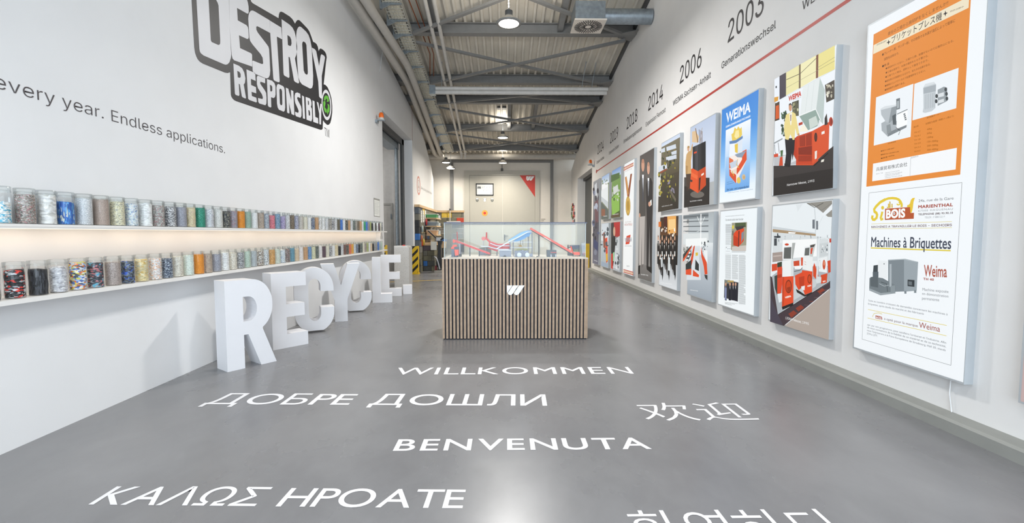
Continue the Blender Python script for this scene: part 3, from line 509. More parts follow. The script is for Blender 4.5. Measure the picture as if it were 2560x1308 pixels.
# gate rails and roller box in the left opening
mb = MB(); mb.box((-3.05, 13.32, 0), (-2.985, 13.55, GZ)).box((-3.05, 10.29, 3.78), (-2.985, 13.55, GZ))
struct('trim_3', mb, DARK)
mb = MB(); mb.box((-3.16, 13.18, 0), (-3.1, 13.32, 3.85)).cyl((-3.13, 13.1, 0), (-3.13, 13.1, 3.7), .025, n=10); mb.box((-3.4, 10.5, 3.62), (-3.08, 13.3, 3.9))
struct('trim_4', mb, GALV)
# right opening: dark leaf set back
d = struct('door_3', MB().box((XR+.3, 14.6, 0), (XR+.36, 17.6, RZ)), mat('dark_gate_leaf', '4c4f50', .5))
struct('door_frame', MB().box((XR+.22, 14.63, 0), (XR+.3, 14.78, RZ)).box((XR+.22, 14.78, RZ-.1), (XR+.3, 17.53, RZ)), DARK, d)
# steel frame on the far wall
mb = MB(); mb.box((-2.45, YF-.12, 4.17), (2.02, YF, 4.32)).box((1.9, YF-.12, 0), (2.02, YF, 4.17)).box((-2.3, YF-.12, 0), (-2.17, YF, 4.17))
struct('trim_5', mb, STEEL)
# grey double door on the far wall
DW = Plane('Y', YF-.02)
DOORM = mat('grey_door_enamel', 'b8b5aa', .45, noise=.01)
mb = MB(); mb.box((-1.72, YF-.05, 0), (-1.50, YF, 3.82)).box((1.26, YF-.05, 0), (1.45, YF, 3.82)).box((-1.5, YF-.05, 3.64), (1.26, YF, 3.82))
d = struct('door_1', mb, mat('door_frame_enamel', 'bcb9ae', .45, noise=.01))
struct('door_leaf', MB().box((-1.49, YF-.04, .01), (-.115, YF-.005, 3.63)), DOORM, d)
struct('door_leaf', MB().box((-.10, YF-.04, .01), (1.255, YF-.005, 3.63)), DOORM, d)
mb = MB(); mb.box((-.05, YF-.06, .9), (0, YF-.04, 1.16)).bar((-.02, YF-.08, 1.1), (.12, YF-.08, 1.1), .025, .025).cyl((-.02, YF-.09, 1.1), (-.02, YF-.04, 1.1), .012, n=8)
struct('door_handle', mb, DARK, d)

# ---------------------------------------------------------------- ceiling steelwork
BEAMS = [7.0, 9.9, 12.1, 13.3, 15.45, 17.45]
BL = ['nearest the camera', 'behind the square duct box', 'just before the white service rail', 'just beyond the white service rail', 'over the second hanging lamp', 'close to the far wall']
for y, bl in zip(BEAMS, BL):
    z = roof(y)-.06; t = thing('roof_beam', 'dark grey steel roof beam across the hall, '+bl, 'beam', (0, y, z-.2))
    part('web', MB().box((-5.2, y-.01, z-.19), (XR, y+.01, z)), STEEL, t)
    part('flange', MB().box((-5.2, y-.085, z-.205), (XR, y+.085, z-.19)), STEEL, t)
    part('flange', MB().box((-5.2, y-.085, z), (XR, y+.085, z+.015)), STEEL, t)
    mb = MB()
    for sx, x in ((-1, XR-.02), (1, -2.9)):
        mb.prism([(x, y-.28), (x+sx*.34, y-.1), (x+sx*.34, y+.1), (x, y+.28)], lambda a, b, d: (a, b, z-.2-d), 0, .012)
    part('gusset_plate', mb, STEEL, t)
BX = [('nearest the camera above the duct box', (7.0, 9.9)), ('beyond the duct box', (9.9, 12.1)), ('over the white service rail', (12.1, 13.3)), ('over the second hanging lamp', (13.3, 15.45)), ('next to the far wall', (15.45, 17.45))]
for bl, (ya, yb) in BX:
    za, zb = roof(ya)-.27, roof(yb)-.27
    t = thing('cross_bracing', 'grey steel X bracing under the roof, the bay '+bl, 'bracing', (0, (ya+yb)/2, zb))
    part('brace', MB().bar((-2.45, ya+.1, za), (2.45, yb-.1, zb), .075, .05), STEEL, t)
    part('brace', MB().bar((2.6, ya+.1, za-.05), (-2.0, yb-.1, zb-.05), .075, .05), STEEL, t)
for (x, ya, yb, w), lb in zip(((1.17, 7.0, 9.9, .11), (-1.45, 7.0, 9.9, .11), (.13, 13.3, 15.45, .1), (.93, 13.3, 15.45, .1)),
        ('behind the square duct box', 'over the four thin pipes', 'in line with the second hanging lamp', 'beside the lamp in the bay beyond the white rail')):
    solo('roof_strut', MB().bar((x, ya, roof(ya)-.14), (x, yb, roof(yb)-.14), w, .14), STEEL, 'short grey roof strut '+lb, 'strut')
# white service rail across the hall
y = 11.7; z = 4.81
t = thing('service_rail', 'white twin-tube service rail hung across the hall under the roof', 'service rail', (.42, y, z-.06))
part('tube', MB().cyl((-1.755, y, z+.052), (2.61, y, z+.052), .047, n=18), mat('white_tube', 'd2d0cc', .4), t)
part('tube', MB().cyl((-1.79, y, z-.043), (2.58, y, z-.043), .052, n=18), MATS['white_tube'], t)
part('end_bracket', MB().box((-1.9, y-.09, z-.11), (-1.755, y+.09, z+.11)), GALV, t)
for x in (-1.6, 1.95, 2.2): part('hanger', MB().cyl((x, y, z+.1), (x+.05, y-.3, roof(y-.3)-.04), .008, n=6), GALV, t)
# duct box with swirl outlet and round duct
q0 = on_y(1438.8, 46.7, 8.5); q1 = on_y(1514.3, 3.6, 8.5); bw = q1.x-q0.x; bz = q0.z
x0, x1, y0, y1 = q0.x, q1.x, 8.5, 8.5+bw*.97
t = thing('duct_box', 'square galvanised duct box with white swirl outlet and round spiral duct', 'air duct', ((x0+x1)/2, 8.8, bz))
mb = MB().box((x0, y0, bz), (x1, y1, q1.z+.01))
for k in (.3, .82): mb.box((x0+.02, y0-.008, bz+(q1.z-bz)*(1-k)-.006), (x1-.1, y0, bz+(q1.z-bz)*(1-k)+.006))
part('box', mb, GALV, t)
part('outlet_plate', MB().box((x0-.015, y0-.015, bz-.025), (x1+.025, y1+.02, bz)), mat('outlet_plate_enamel', 'd8d0c6', .5), t)
mb = MB(); cx, cy = (x0+x1)/2+.005, (y0+y1)/2
for k in range(36):
    a = 2*PI*k/36; r0, r1 = (.06, .26) if k % 2 == 0 else (.165, .26)
    c, s_ = math.cos(a), math.sin(a); mb.bar((cx+c*r0, cy+s_*r0, bz-.027), (cx+c*r1, cy+s_*r1, bz-.027), .016 if r0 < .1 else .014, .006)
part('outlet_slots', mb, BLACKM, t)
q = on_y(1514, 40, 8.78); mb = MB(); mb.cyl((x1-.01, 8.8, q.z), (XR-.02, 8.8, q.z), .138, n=32)
xx = x1+.08
while xx < XR-.1: mb.cyl((xx, 8.8, q.z), (xx+.012, 8.8, q.z), .1405, n=32); xx += .115
part('spiral_duct', mb, GALV, t)
for x in (x0+.1, x1-.1): part('hanger', MB().cyl((x, 8.8, q1.z), (x, 8.8, roof(8.8)-.02), .006, n=6), GALV, t)
# hanging lamps
LAMPS = [(1272, 60, 7.4, 'big bright dish lamp on a chain, nearest of the hanging lamps', 115), (1257, 345, 15.0, 'hanging dish lamp on a long wire, middle of the hall', 120),
         (1257, 408, 17.9, 'hanging dish lamp in front of the grey double door', 40), (1115, 407, 17.9, 'hanging dish lamp over the far corner, the upper of two', 15), (1127, 422, 18.2, 'hanging dish lamp over the brick workbench, the lower of two', 15)]
LMAT = mat('lamp_lens', 'ffffff', .4, emit='fffaf0', estr=9.0)
for u, v, y, lb, pw in LAMPS:
    c = on_y(u, v, y); r = .2 if y < 17 else .19
    t = thing('pendant_lamp', lb, 'lamp', tuple(c), 'hanging dish lamps')
    part('reflector', MB().lathe([(r*.8, 0), (r, .005), (r, .02), (r*.75, .06), (.075, .1), (.07, .12)], c, 32), mat('lamp_reflector', '8a8a88', .4, .3), t)
    part('lens', MB().lathe([(.0001, -.012), (r*.5, -.008), (r*.8, .004)], c, 32), LMAT, t)
    mb = MB(); mb.cyl(c+Vector((0,0,.115)), c+Vector((0,0,.2)), .06, n=16); part('driver_housing', mb, DARK, t)
    zt = roof(y)-.05
    mb = MB(); mb.cyl(c+Vector((0,0,.2)), (c.x, c.y, zt), .006, n=6)
    if y < 10:
        for k in range(int((zt-c.z-.2)/.05)): ball(mb, (c.x, c.y, c.z+.22+.05*k), .012, .008, .02, 6, 4)
    part('chain' if y < 10 else 'wire', mb, GALV, t)
    area('roof_fill_uplight', (c.x, c.y, c.z+.25), (PI, 0, 0), r*1.4, r*1.4, pw*(.42 if y < 10 else .2 if 1200 < u < 1300 and y > 16 else .06), WARM, 'DISK')  # upward fill added above each lamp to brighten the roof deck
    area('pendant_lamp_beam', (c.x, c.y, c.z-.03), (0, 0, 0), r*1.4, r*1.4, pw*1.5, WARM if y > 12 else NEUT, 'DISK', 178 if y < 10 else 160)
# small grey housing on the lamp wire beyond the rail, and box in front of the doors
c = on_y(1257, 268, 14.2); solo('ceiling_sensor', MB().box((c.x-.17, c.y-.1, c.z-.05), (c.x+.17, c.y+.1, c.z+.06)).cyl((c.x, c.y, c.z), (c.x, c.y, roof(c.y)-.03), .012, n=8), DARK, 'small dark grey sensor box below the roof beyond the white rail', 'sensor')
c = on_y(1255, 424, 19.0); solo('door_sensor', MB().box((c.x-.05, c.y-.06, c.z-.04), (c.x+.05, c.y+.14, c.z+.04)).cyl((c.x, c.y, c.z+.04), (c.x, c.y, c.z+.2), .012, n=8), DARK, 'little grey box over the middle of the grey double door', 'sensor')

# pipes under the roof
def pts_y(lst): return [tuple(on_y(u, v, y)) for u, v, y in lst]
def smooth_path(p, k=5, r=.35):
    p = [Vector(a) for a in p]; o = [p[0]]
    for i in range(1, len(p)-1):
        a = p[i]+(p[i-1]-p[i]).normalized()*min(r, (p[i-1]-p[i]).length*.45); b = p[i]+(p[i+1]-p[i]).normalized()*min(r, (p[i+1]-p[i]).length*.45)
        for j in range(k+1): t = j/k; o.append(a*(1-t)**2+p[i]*2*t*(1-t)+b*t*t)
    o.append(p[-1]); return o
zc = on_y(1250, 391, 18.4).z
A = pts_y([(858, -41, 7.4), (1020, 208, 11.5), (1086, 384, 17.4)]); A.append((A[-1][0], 18.4, zc)); 
Bp = pts_y([(886, -41, 7.4), (1018, 162, 10.5), (1037, 209, 11.3), (1101, 386, 17.6)]); Bp.append((Bp[-1][0], 18.4, zc))
solo('insulated_pipe', MB().tube(smooth_path(A), .082, 18), PIPE, 'thick grey insulated pipe bending down, the one nearer the white wall', 'pipe', 'thick insulated pipes')
solo('insulated_pipe', MB().tube(smooth_path(Bp), .078, 18), PIPE, 'thick grey insulated pipe bending down beside the mesh cable tray', 'pipe', 'thick insulated pipes')
a = on_y(1066, 391, 18.4); b = on_y(1440, 391, 18.4)
solo('header_pipe', MB().cyl((a.x, 18.45, zc), (b.x+.1, 18.45, zc), .115, n=22), PIPE, 'long pale grey pipe running straight across above the double door', 'pipe')
for q, lb in ((((1050, -50), (1062, 0), (1109, 196), (1154, 384)), 'the one nearer the cable tray'), (((1073.5, -50), (1084.7, 0), (1126.5, 205), (1163, 384)), 'the one nearer the hall middle')):
    pp = [tuple(on_roof(u, v, .32)) for u, v in q]
    t = thing('roof_pipe', 'slim white pipe under the roof, '+lb, 'pipe', pp[2], 'slim white roof pipes')
    part('pipe', MB().tube(pp, .04, 14), mat('white_pipe', 'c6c3bd', .45), t)
    e = Vector(pp[-1]); mb = MB().cyl(e+Vector((0,-.1,0)), e+Vector((0,.02,0)), .055, n=14).cyl(e, e-Vector((0,0,.2)), .045, n=14); part('pipe_end', mb, MATS['white_pipe'], t)
for k, q in enumerate((((1018, -10), (1058, 90), (1075, 135), (1075, 190)), ((1036, -10), (1070, 90), (1084, 135), (1084, 190)))):
    pp = [tuple(on_roof(u, v, .2)) for u, v in q]
    solo('copper_pipe', MB().tube(pp, .012, 8), COPPER, ('thin copper pipe under the roof, ' + ('the one by the tray', 'the one by the white pipes')[k]), 'pipe')
# cable tray
tl = [on_roof(u, v, .36) for u, v in ((940, -30), (959.5, 16), (1040, 205), (1107, 376))]
tr = [on_roof(u, v, .36) for u, v in ((974, -30), (991.6, 0), (1072, 205), (1126, 382))]
X0t = (tl[2].x); X1t = tr[2].x
t = thing('cable_tray', 'long galvanised mesh cable tray hung on brackets along the roof', 'cable tray', (X0t, 12, roof(12)-.4))
ya, yb = 6.8, 17.3
def tz(y): return roof(y)-.36
mb = MB(); yy = ya
while yy < yb: mb.bar((X0t, yy, tz(yy)), (X1t, yy, tz(yy)), .012, .012); yy += .1
for k in range(7): xx = X0t+(X1t-X0t)*k/6; mb.bar((xx, ya, tz(ya)-.006), (xx, yb, tz(yb)-.006), .01, .01)
for xx in (X0t, X1t):
    for dz in (.05, .1): mb.bar((xx, ya, tz(ya)+dz), (xx, yb, tz(yb)+dz), .01, .01)
part('mesh', mb, mat('zinc_wire', 'c6c4ba', .45, .2), t)
part('cables', MB().box((X0t+.05, ya, tz(ya)+.012), (X1t-.05, ya+.01, tz(ya)+.05)).add([(X0t+.04, ya, tz(ya)+.012), (X1t-.04, ya, tz(ya)+.012), (X1t-.04, yb, tz(yb)+.012), (X0t+.04, yb, tz(yb)+.012)], [(0,1,2,3)]), mat('pale_cables', 'e2dcca', .6, noise=.2, nscale=30), t)
for vpx in (10, 52, 88, 129, 168, 205, 249, 287, 312, 336, 358):
    p = on_roof(1040, vpx, .38); y = p.y
    mb = MB(); mb.prism([(X0t-.05, .02), (X1t+.02, .0), (X1t+.02, -.018), (X0t+.12, -.03), (X0t-.02, -.10), (X0t-.05, -.10)], lambda a, b, d: (a, y-d, tz(y)-.012+b), -.014, .014)
    mb.box((X0t-.06, y-.025, tz(y)-.12), (X0t-.03, y+.025, roof(y)-.06)); part('bracket', mb, GALV, t)
# ---------------------------------------------------------------- left wall: lettering and sticker
INK = mat('dark_grey_vinyl', '4a4547', .6, noise=.02)
a = Art(LW, d0=.0015); e0, e1 = a.q((279, 303)), a.q((562, 380)); v0 = a.q((22, 230))[0]; r1 = a.q((259, 297))[0]; zb = 1.982
def line_words(t, plane, words, x0, x1, z, h, m, font='I', off=-.007, d=.0015):
    full = text2d(' '.join(words), font, off)[0]; fx = [p[0] for p in full]; k = (x1-x0)/(max(fx)-min(fx)); pre = ''
    for w in words:
        V = text2d(pre+w, font, off)[0]; n = len(text2d(w, font, off)[0]); xs = [p[0] for p in V[-n:]]
        b = Art(plane, d0=d); b.T2(w, 'ffffff', (x0+(min(xs)-min(fx))*k, z), (x0+(max(xs)-min(fx))*k, z), h, font, off, 0, .727); part('word', b, m, t); pre += w+' '
t = thing('wall_slogan', 'dark grey line every year. Endless applications. on the white wall above the jars', 'lettering', (XL, 3.4, 1.98))
ww = lambda s_: (lambda x: max(x)-min(x))([p[0] for p in text2d(s_, 'I', -.012)[0]])
line_words(t, LW, ['Endless', 'applications.'], e0[0], e1[0], zb, .112, INK)
line_words(t, LW, ['every', 'year.'], r1-(r1-v0)*ww('every year.')/ww('very year.'), r1, zb, .112, INK)

t = thing('wall_sticker', 'big black and white slogan sticker with a green recycling badge, high on the white wall', 'sticker', (XL, 5.5, 2.6))
A_ = (460, 0); KA = 3.6325; B_ = (640, 140); KB = 6.23
def nb(p): return ((p[0]/KB+B_[0]-A_[0])*KA, (p[1]/KB+B_[1]-A_[1])*KA)      # second crop to first crop
a = Art(LW, A_, KA, d0=.001)
a.P('232225', (52,-200),(60,-140),(68,0),(80,220),(92,430),(100,480),(112,515),(125,540),(145,562),(170,578),(370,660),(395,664),(418,657),(425,860),(430,878),(440,895),(455,910),(475,920),(1240,1180),(1252,1178),(1259,1168),(1262,1092),(1275,1112),(1300,1135),(1315,1133),(1328,1118),(1338,1080),(1346,1020),(1346,960),(1338,890),(1324,840),(1305,795),(1285,772),(1268,766),(1290,560),(1296,520),(1290,490),(1280,470),(1260,450),(1240,440),(1230,446),(1222,465),(1215,425),(1205,402),(1190,388),(1172,380),(1155,330),(1138,285),(1120,258),(1060,195),(1045,182),(1030,182),(1018,195),(1008,215),(985,175),(960,150),(900,112),(880,105),(868,112),(862,130),(858,165),(625,30),(610,15),(603,-5),(600,-100),(592,-150),(570,-175),(440,-205),(420,-250),(390,-272),(90,-262),(62,-240))
part('black_backing', a, mat('black_vinyl', '232225', .5, noise=.02), t)
WV = mat('white_vinyl', 'd8d9dd', .5, noise=.01); BV = MATS['black_vinyl']
def glyph(name, outer, holes, fromB=False, m=WV):
    if fromB: outer = [nb(p) for p in outer]; holes = [[nb(p) for p in h] for h in holes]
    b = Art(LW, A_, KA, d0=.0015); v, f = _fill1([[b.q(p) for p in lp] for lp in [outer]+holes]); b.raw(v, f, 'ffffff'); part(name, b, m, t)
glyph('letter_d', [(405,-140),(402,-190),(390,-215),(365,-226),(118,-216),(100,-205),(96,-185),(104,-140),(112,0),(125,220),(138,440),(142,465),(150,482),(175,503),(360,583),(378,588),(395,583),(412,564),(424,525),(427,490),(412,230)], [[(216,-85),(222,0),(242,365),(250,382),(308,408),(320,407),(327,395),(328,370),(312,50),(304,24),(288,-4),(276,-82),(262,-96),(226,-98)]])
glyph('letter_e', [(408,-140),(412,230),(432,500),(440,532),(455,548),(618,605),(617,500),(612,488),(600,480),(508,437),(498,320),(572,354),(582,352),(586,340),(583,270),(578,245),(565,228),(487,185),(480,72),(570,122),(581,124),(586,110),(585,60),(578,20),(570,-5),(562,-140)], [])
glyph('letter_s', [(582,170),(588,260),(592,340),(600,372),(620,402),(695,492),(713,525),(718,575),(712,582),(700,580),(625,550),(619,556),(622,640),(628,656),(642,669),(735,709),(752,712),(768,704),(778,682),(782,640),(772,450),(766,425),(750,402),(668,295),(656,270),(655,245),(662,237),(680,245),(782,300),(776,184),(640,103),(622,95),(605,98),(592,115),(585,140)], [])
glyph('letter_t', [(774,184),(882,250),(890,357),(842,332),(868,735),(864,747),(852,746),(825,735),(815,728),(810,712),(782,300)], [])
glyph('letter_r', [(885,174),(958,224),(985,252),(1003,288),(1014,335),(1026,420),(1026,450),(1018,500),(1006,530),(1045,750),(1036,758),(1008,744),(998,732),(960,522),(948,515),(957,698),(950,708),(915,690),(905,680),(902,660)], [[(938,318),(962,334),(973,360),(976,395),(970,416),(960,418),(942,408)]])
glyph('letter_o', [(1018,380),(1018,320),(1023,278),(1033,252),(1047,240),(1062,245),(1108,287),(1130,318),(1145,360),(1158,430),(1172,690),(1170,770),(1162,798),(1145,805),(1072,767),(1052,742),(1037,700),(1027,560)], [[(1072,400),(1076,382),(1085,376),(1102,388),(1111,410),(1124,655),(1121,676),(1110,678),(1096,666),(1086,640)]])
glyph('letter_y', [(1160,432),(1188,448),(1200,466),(1226,600),(1240,505),(1248,492),(1273,507),(1280,525),(1250,690),(1252,898),(1236,890),(1226,876),(1218,740),(1163,470)], [])
glyph('small_letter_r', [(447,576),(498,598),(528,622),(546,660),(556,712),(552,752),(541,768),(562,890),(556,895),(532,884),(524,874),(506,767),(496,760),(502,862),(496,872),(468,862),(461,850)], [[(482,643),(503,654),(513,672),(514,698),(506,708),(487,702)]])
glyph('small_letter_e', [(566,630),(645,664),(650,735),(606,716),(608,772),(652,792),(655,848),(612,834),(615,872),(655,888),(661,922),(655,931),(592,908),(581,896)], [])
glyph('small_letter_s', [(10,330),(25,305),(140,350),(140,425),(68,400),(62,425),(75,450),(135,535),(155,575),(162,650),(160,740),(145,768),(50,740),(33,715),(30,655),(100,672),(105,645),(92,600),(28,500),(12,440)], [], True)
glyph('small_letter_p', [(168,358),(250,387),(285,422),(301,470),(303,600),(293,640),(272,656),(232,643),(236,795),(224,802),(195,790),(183,770)], [[(215,448),(238,459),(250,480),(252,538),(240,555),(221,548)]], True)
glyph('small_letter_o', [(316,495),(325,452),(345,435),(420,470),(438,498),(445,540),(453,800),(446,850),(430,868),(356,837),(335,800),(325,740)], [[(362,525),(376,508),(394,520),(404,550),(408,750),(398,770),(380,762),(370,740)]], True)
glyph('small_letter_n', [(462,493),(500,510),(548,690),(541,528),(579,546),(597,918),(588,923),(552,905),(510,720),(520,888),(510,895),(483,882)], [], True)
glyph('small_letter_s', [(600,620),(610,580),(640,567),(688,590),(692,657),(646,637),(638,660),(655,700),(700,785),(709,840),(706,935),(690,962),(625,940),(610,915),(607,868),(655,888),(664,860),(648,815),(610,732),(602,690)], [], True)
glyph('small_letter_i', [(714,614),(746,632),(763,980),(729,972)], [], True)
glyph('small_letter_b', [(770,637),(835,660),(855,690),(863,730),(862,765),(852,790),(868,822),(873,980),(860,1020),(786,992)], [[(806,692),(820,702),(825,735),(822,765),(809,760)], [(814,842),(830,848),(840,880),(840,930),(820,925)]], True)
glyph('small_letter_l', [(877,690),(909,706),(922,950),(964,968),(969,1055),(890,1026)], [], True)
glyph('small_letter_y', [(944,713),(971,728),(990,850),(1000,742),(1021,752),(1014,880),(1012,1070),(985,1060),(983,900)], [], True)
ell = lambda c, rx, ry, n=36, sk=0: [(c[0]+rx*math.cos(2*PI*i/n)+sk*math.sin(2*PI*i/n), c[1]+ry*math.sin(2*PI*i/n)) for i in range(n)]
glyph('badge_ring', ell((1096,763), 75, 238, sk=12), [ell((1095,763), 60, 188, sk=10)], True)
GV = mat('green_vinyl', '5fae3c', .5, noise=.02)
for pts in ([(1055,690),(1060,640),(1080,615),(1115,622),(1130,650),(1137,700),(1122,716),(1100,712),(1110,682),(1092,660),(1078,695)], [(1045,712),(1076,700),(1082,740),(1070,800),(1088,820),(1100,832),(1095,892),(1070,868),(1050,810)], [(1110,742),(1138,760),(1146,820),(1139,870),(1126,880),(1116,918),(1100,862),(1110,830),(1120,790)]):
    glyph('recycling_arrow', pts, [], True, GV)
b = Art(LW, B_, KB, d0=.001); b.T('TM', '333333', (1066,1242), (1143,1276), (1066,1113), 'I', -.005); part('trademark', b, BV, t)

# notice sheet near the end of the wall, round emblem and lettering on the far stub wall
a = Art(LW, d0=.002); b = Art(LW, d0=.004)
a.R('8f928e', (934, 494.5), (949.8, 543)); b.R('eceeea', (934.8, 499), (949.0, 541.5))
for k in range(9): b.L('a9aca8', .006, (936, 505+k*3.6), (947.5-(k % 3), 506+k*3.6))
t = thing('notice_sheet', 'small framed notice sheet at the end of the white wall over the jars', 'notice', (XL, 9.8, 1.7)); part('frame', a, mat('aluminium_frame', '9a9c9a', .4, .4), t); part('sheet', b, ink_mat(), t)
a = Art(LW, (1030, 420), 11.89, d0=.002)
t = thing('wall_emblem', 'round pale red emblem with Recycling starts here lettering on the lit far wall', 'sign', (XL, 15, 2.9))
c = a.q((197, 525)); rr = .30
def ring(c, r, n=36): return [(c[0]+r*math.cos(2*PI*i/n), c[1]+r*math.sin(2*PI*i/n)) for i in range(n)]
v, f = _fill1([ring(c, rr), ring(c, rr*.78)]); a.raw(v, f, 'cf8f84'); v, f = _fill1([ring(c, rr*.6), ring(c, rr*.5)]); a.raw(v, f, 'c8a9a0')
a.poly2([(c[0]+x*rr, c[1]+y*rr) for x, y in ((-.3, -.25), (.1, -.25), (.1, -.4), (.35, -.15), (.1, .05), (.1, -.05), (-.05, -.05), (0, .35), (-.15, .35))], 'b9a39c')
part('emblem', a, ink_mat(), t)
a = Art(LW, (1030, 420), 11.89, d0=.002); p = a.q((272, 600)); q = a.q((588, 820)); zz = p[1]-.03
a.T2('Recycling starts here', '8a8580', (p[0], zz), (q[0], zz), .13, 'I', -.008, cap=.727); part('lettering', a, ink_mat(), t)

# ---------------------------------------------------------------- shelves
SHW = mat('white_shelf_board', 'e6e5e2', .5, noise=.015)
t = thing('wall_shelf', 'upper white shelf board along the left wall', 'shelf', (XL, 3, 1.235), 'jar shelves')
part('board', MB().box((XL-.09, YB+.01, 1.235), (XL+.125, 10.08, 1.252)), SHW, t)
part('light_strip', MB().box((XL+.02, YB+.1, 1.226), (XL+.032, 9.94, 1.234)), mat('warm_light_strip', 'ffffff', .5, emit='ffdcae', estr=2.0), t)
part('front_lip', MB().box((XL+.105, YB+.01, 1.226), (XL+.125, 10.08, 1.236)), SHW, t)
t = thing('wall_shelf', 'lower white shelf board along the left wall', 'shelf', (XL, 3, .822), 'jar shelves')
part('board', MB().box((XL-.09, YB+.01, .822), (XL+.125, 10.08, .848)), SHW, t)
yy = 2.0
while yy < 9.9:
    area('shelf_strip_light', (XL+.03, yy+.2, 1.222), (0, math.radians(38), 0), .012, .36, .26, (1, .80, .60)); yy += .4

# ---------------------------------------------------------------- jars
def contents_mat(key, cols, scale, style):
    name = 'contents_'+key
    if name in MATS: return MATS[name]
    m = bpy.data.materials.new(name); m.use_nodes = True; nt = m.node_tree; b = nt.nodes['Principled BSDF']; N = nt.nodes.new; K = nt.links.new
    b.inputs['Roughness'].default_value = .6
    tc = N('ShaderNodeTexCoord'); mp = N('ShaderNodeMapping'); K(tc.outputs['Object'], mp.inputs[0])
    if style == 'chip' and scale < 180: scale *= 1.45
    if style == 'film': scale *= 1.5
    sz = {'chip': (.8, .8, 1.5), 'fibre': (1.6, 1.6, .35), 'fine': (1, 1, 1), 'film': (.8, .8, 1.6)}[style]
    mp.inputs['Scale'].default_value = tuple(scale*q for q in sz)
    wn = N('ShaderNodeTexNoise'); wn.inputs['Scale'].default_value = .8; wn.inputs['Detail'].default_value = 2; K(mp.outputs[0], wn.inputs['Vector'])
    ad = N('ShaderNodeVectorMath'); ad.operation = 'ADD'; K(mp.outputs[0], ad.inputs[0]); K(wn.outputs['Color'], ad.inputs[1])
    vo = N('ShaderNodeTexVoronoi'); vo.inputs['Scale'].default_value = 1; K(ad.outputs[0], vo.inputs['Vector'])
    sp = N('ShaderNodeSeparateColor'); K(vo.outputs['Color'], sp.inputs[0])
    rp = N('ShaderNodeValToRGB'); rp.color_ramp.interpolation = 'CONSTANT' if style in ('chip', 'fine', 'fibre') else 'LINEAR'
    el = rp.color_ramp.elements; n = len(cols)
    while len(el) < n: el.new(.5)
    for i, c in enumerate(cols): el[i].position = i/n; el[i].color = tuple(min(.93, q**.82*1.15) for q in lin(c)[:3])+(1,)
    K(sp.outputs[0], rp.inputs[0])
    mr = N('ShaderNodeMapRange'); mr.inputs['To Min'].default_value = .72; mr.inputs['To Max'].default_value = 1.12; K(sp.outputs[1], mr.inputs[0])
    vm = N('ShaderNodeVectorMath'); vm.operation = 'SCALE'; K(rp.outputs[0], vm.inputs[0]); K(mr.outputs[0], vm.inputs['Scale']); K(vm.outputs[0], b.inputs['Base Color'])      # every flake a little lighter or darker
    bp = N('ShaderNodeBump'); bp.inputs['Strength'].default_value = .5; bp.inputs['Distance'].default_value = .003; K(vo.outputs['Distance'], bp.inputs['Height']); K(bp.outputs[0], b.inputs['Normal'])
    MATS[name] = m; return m
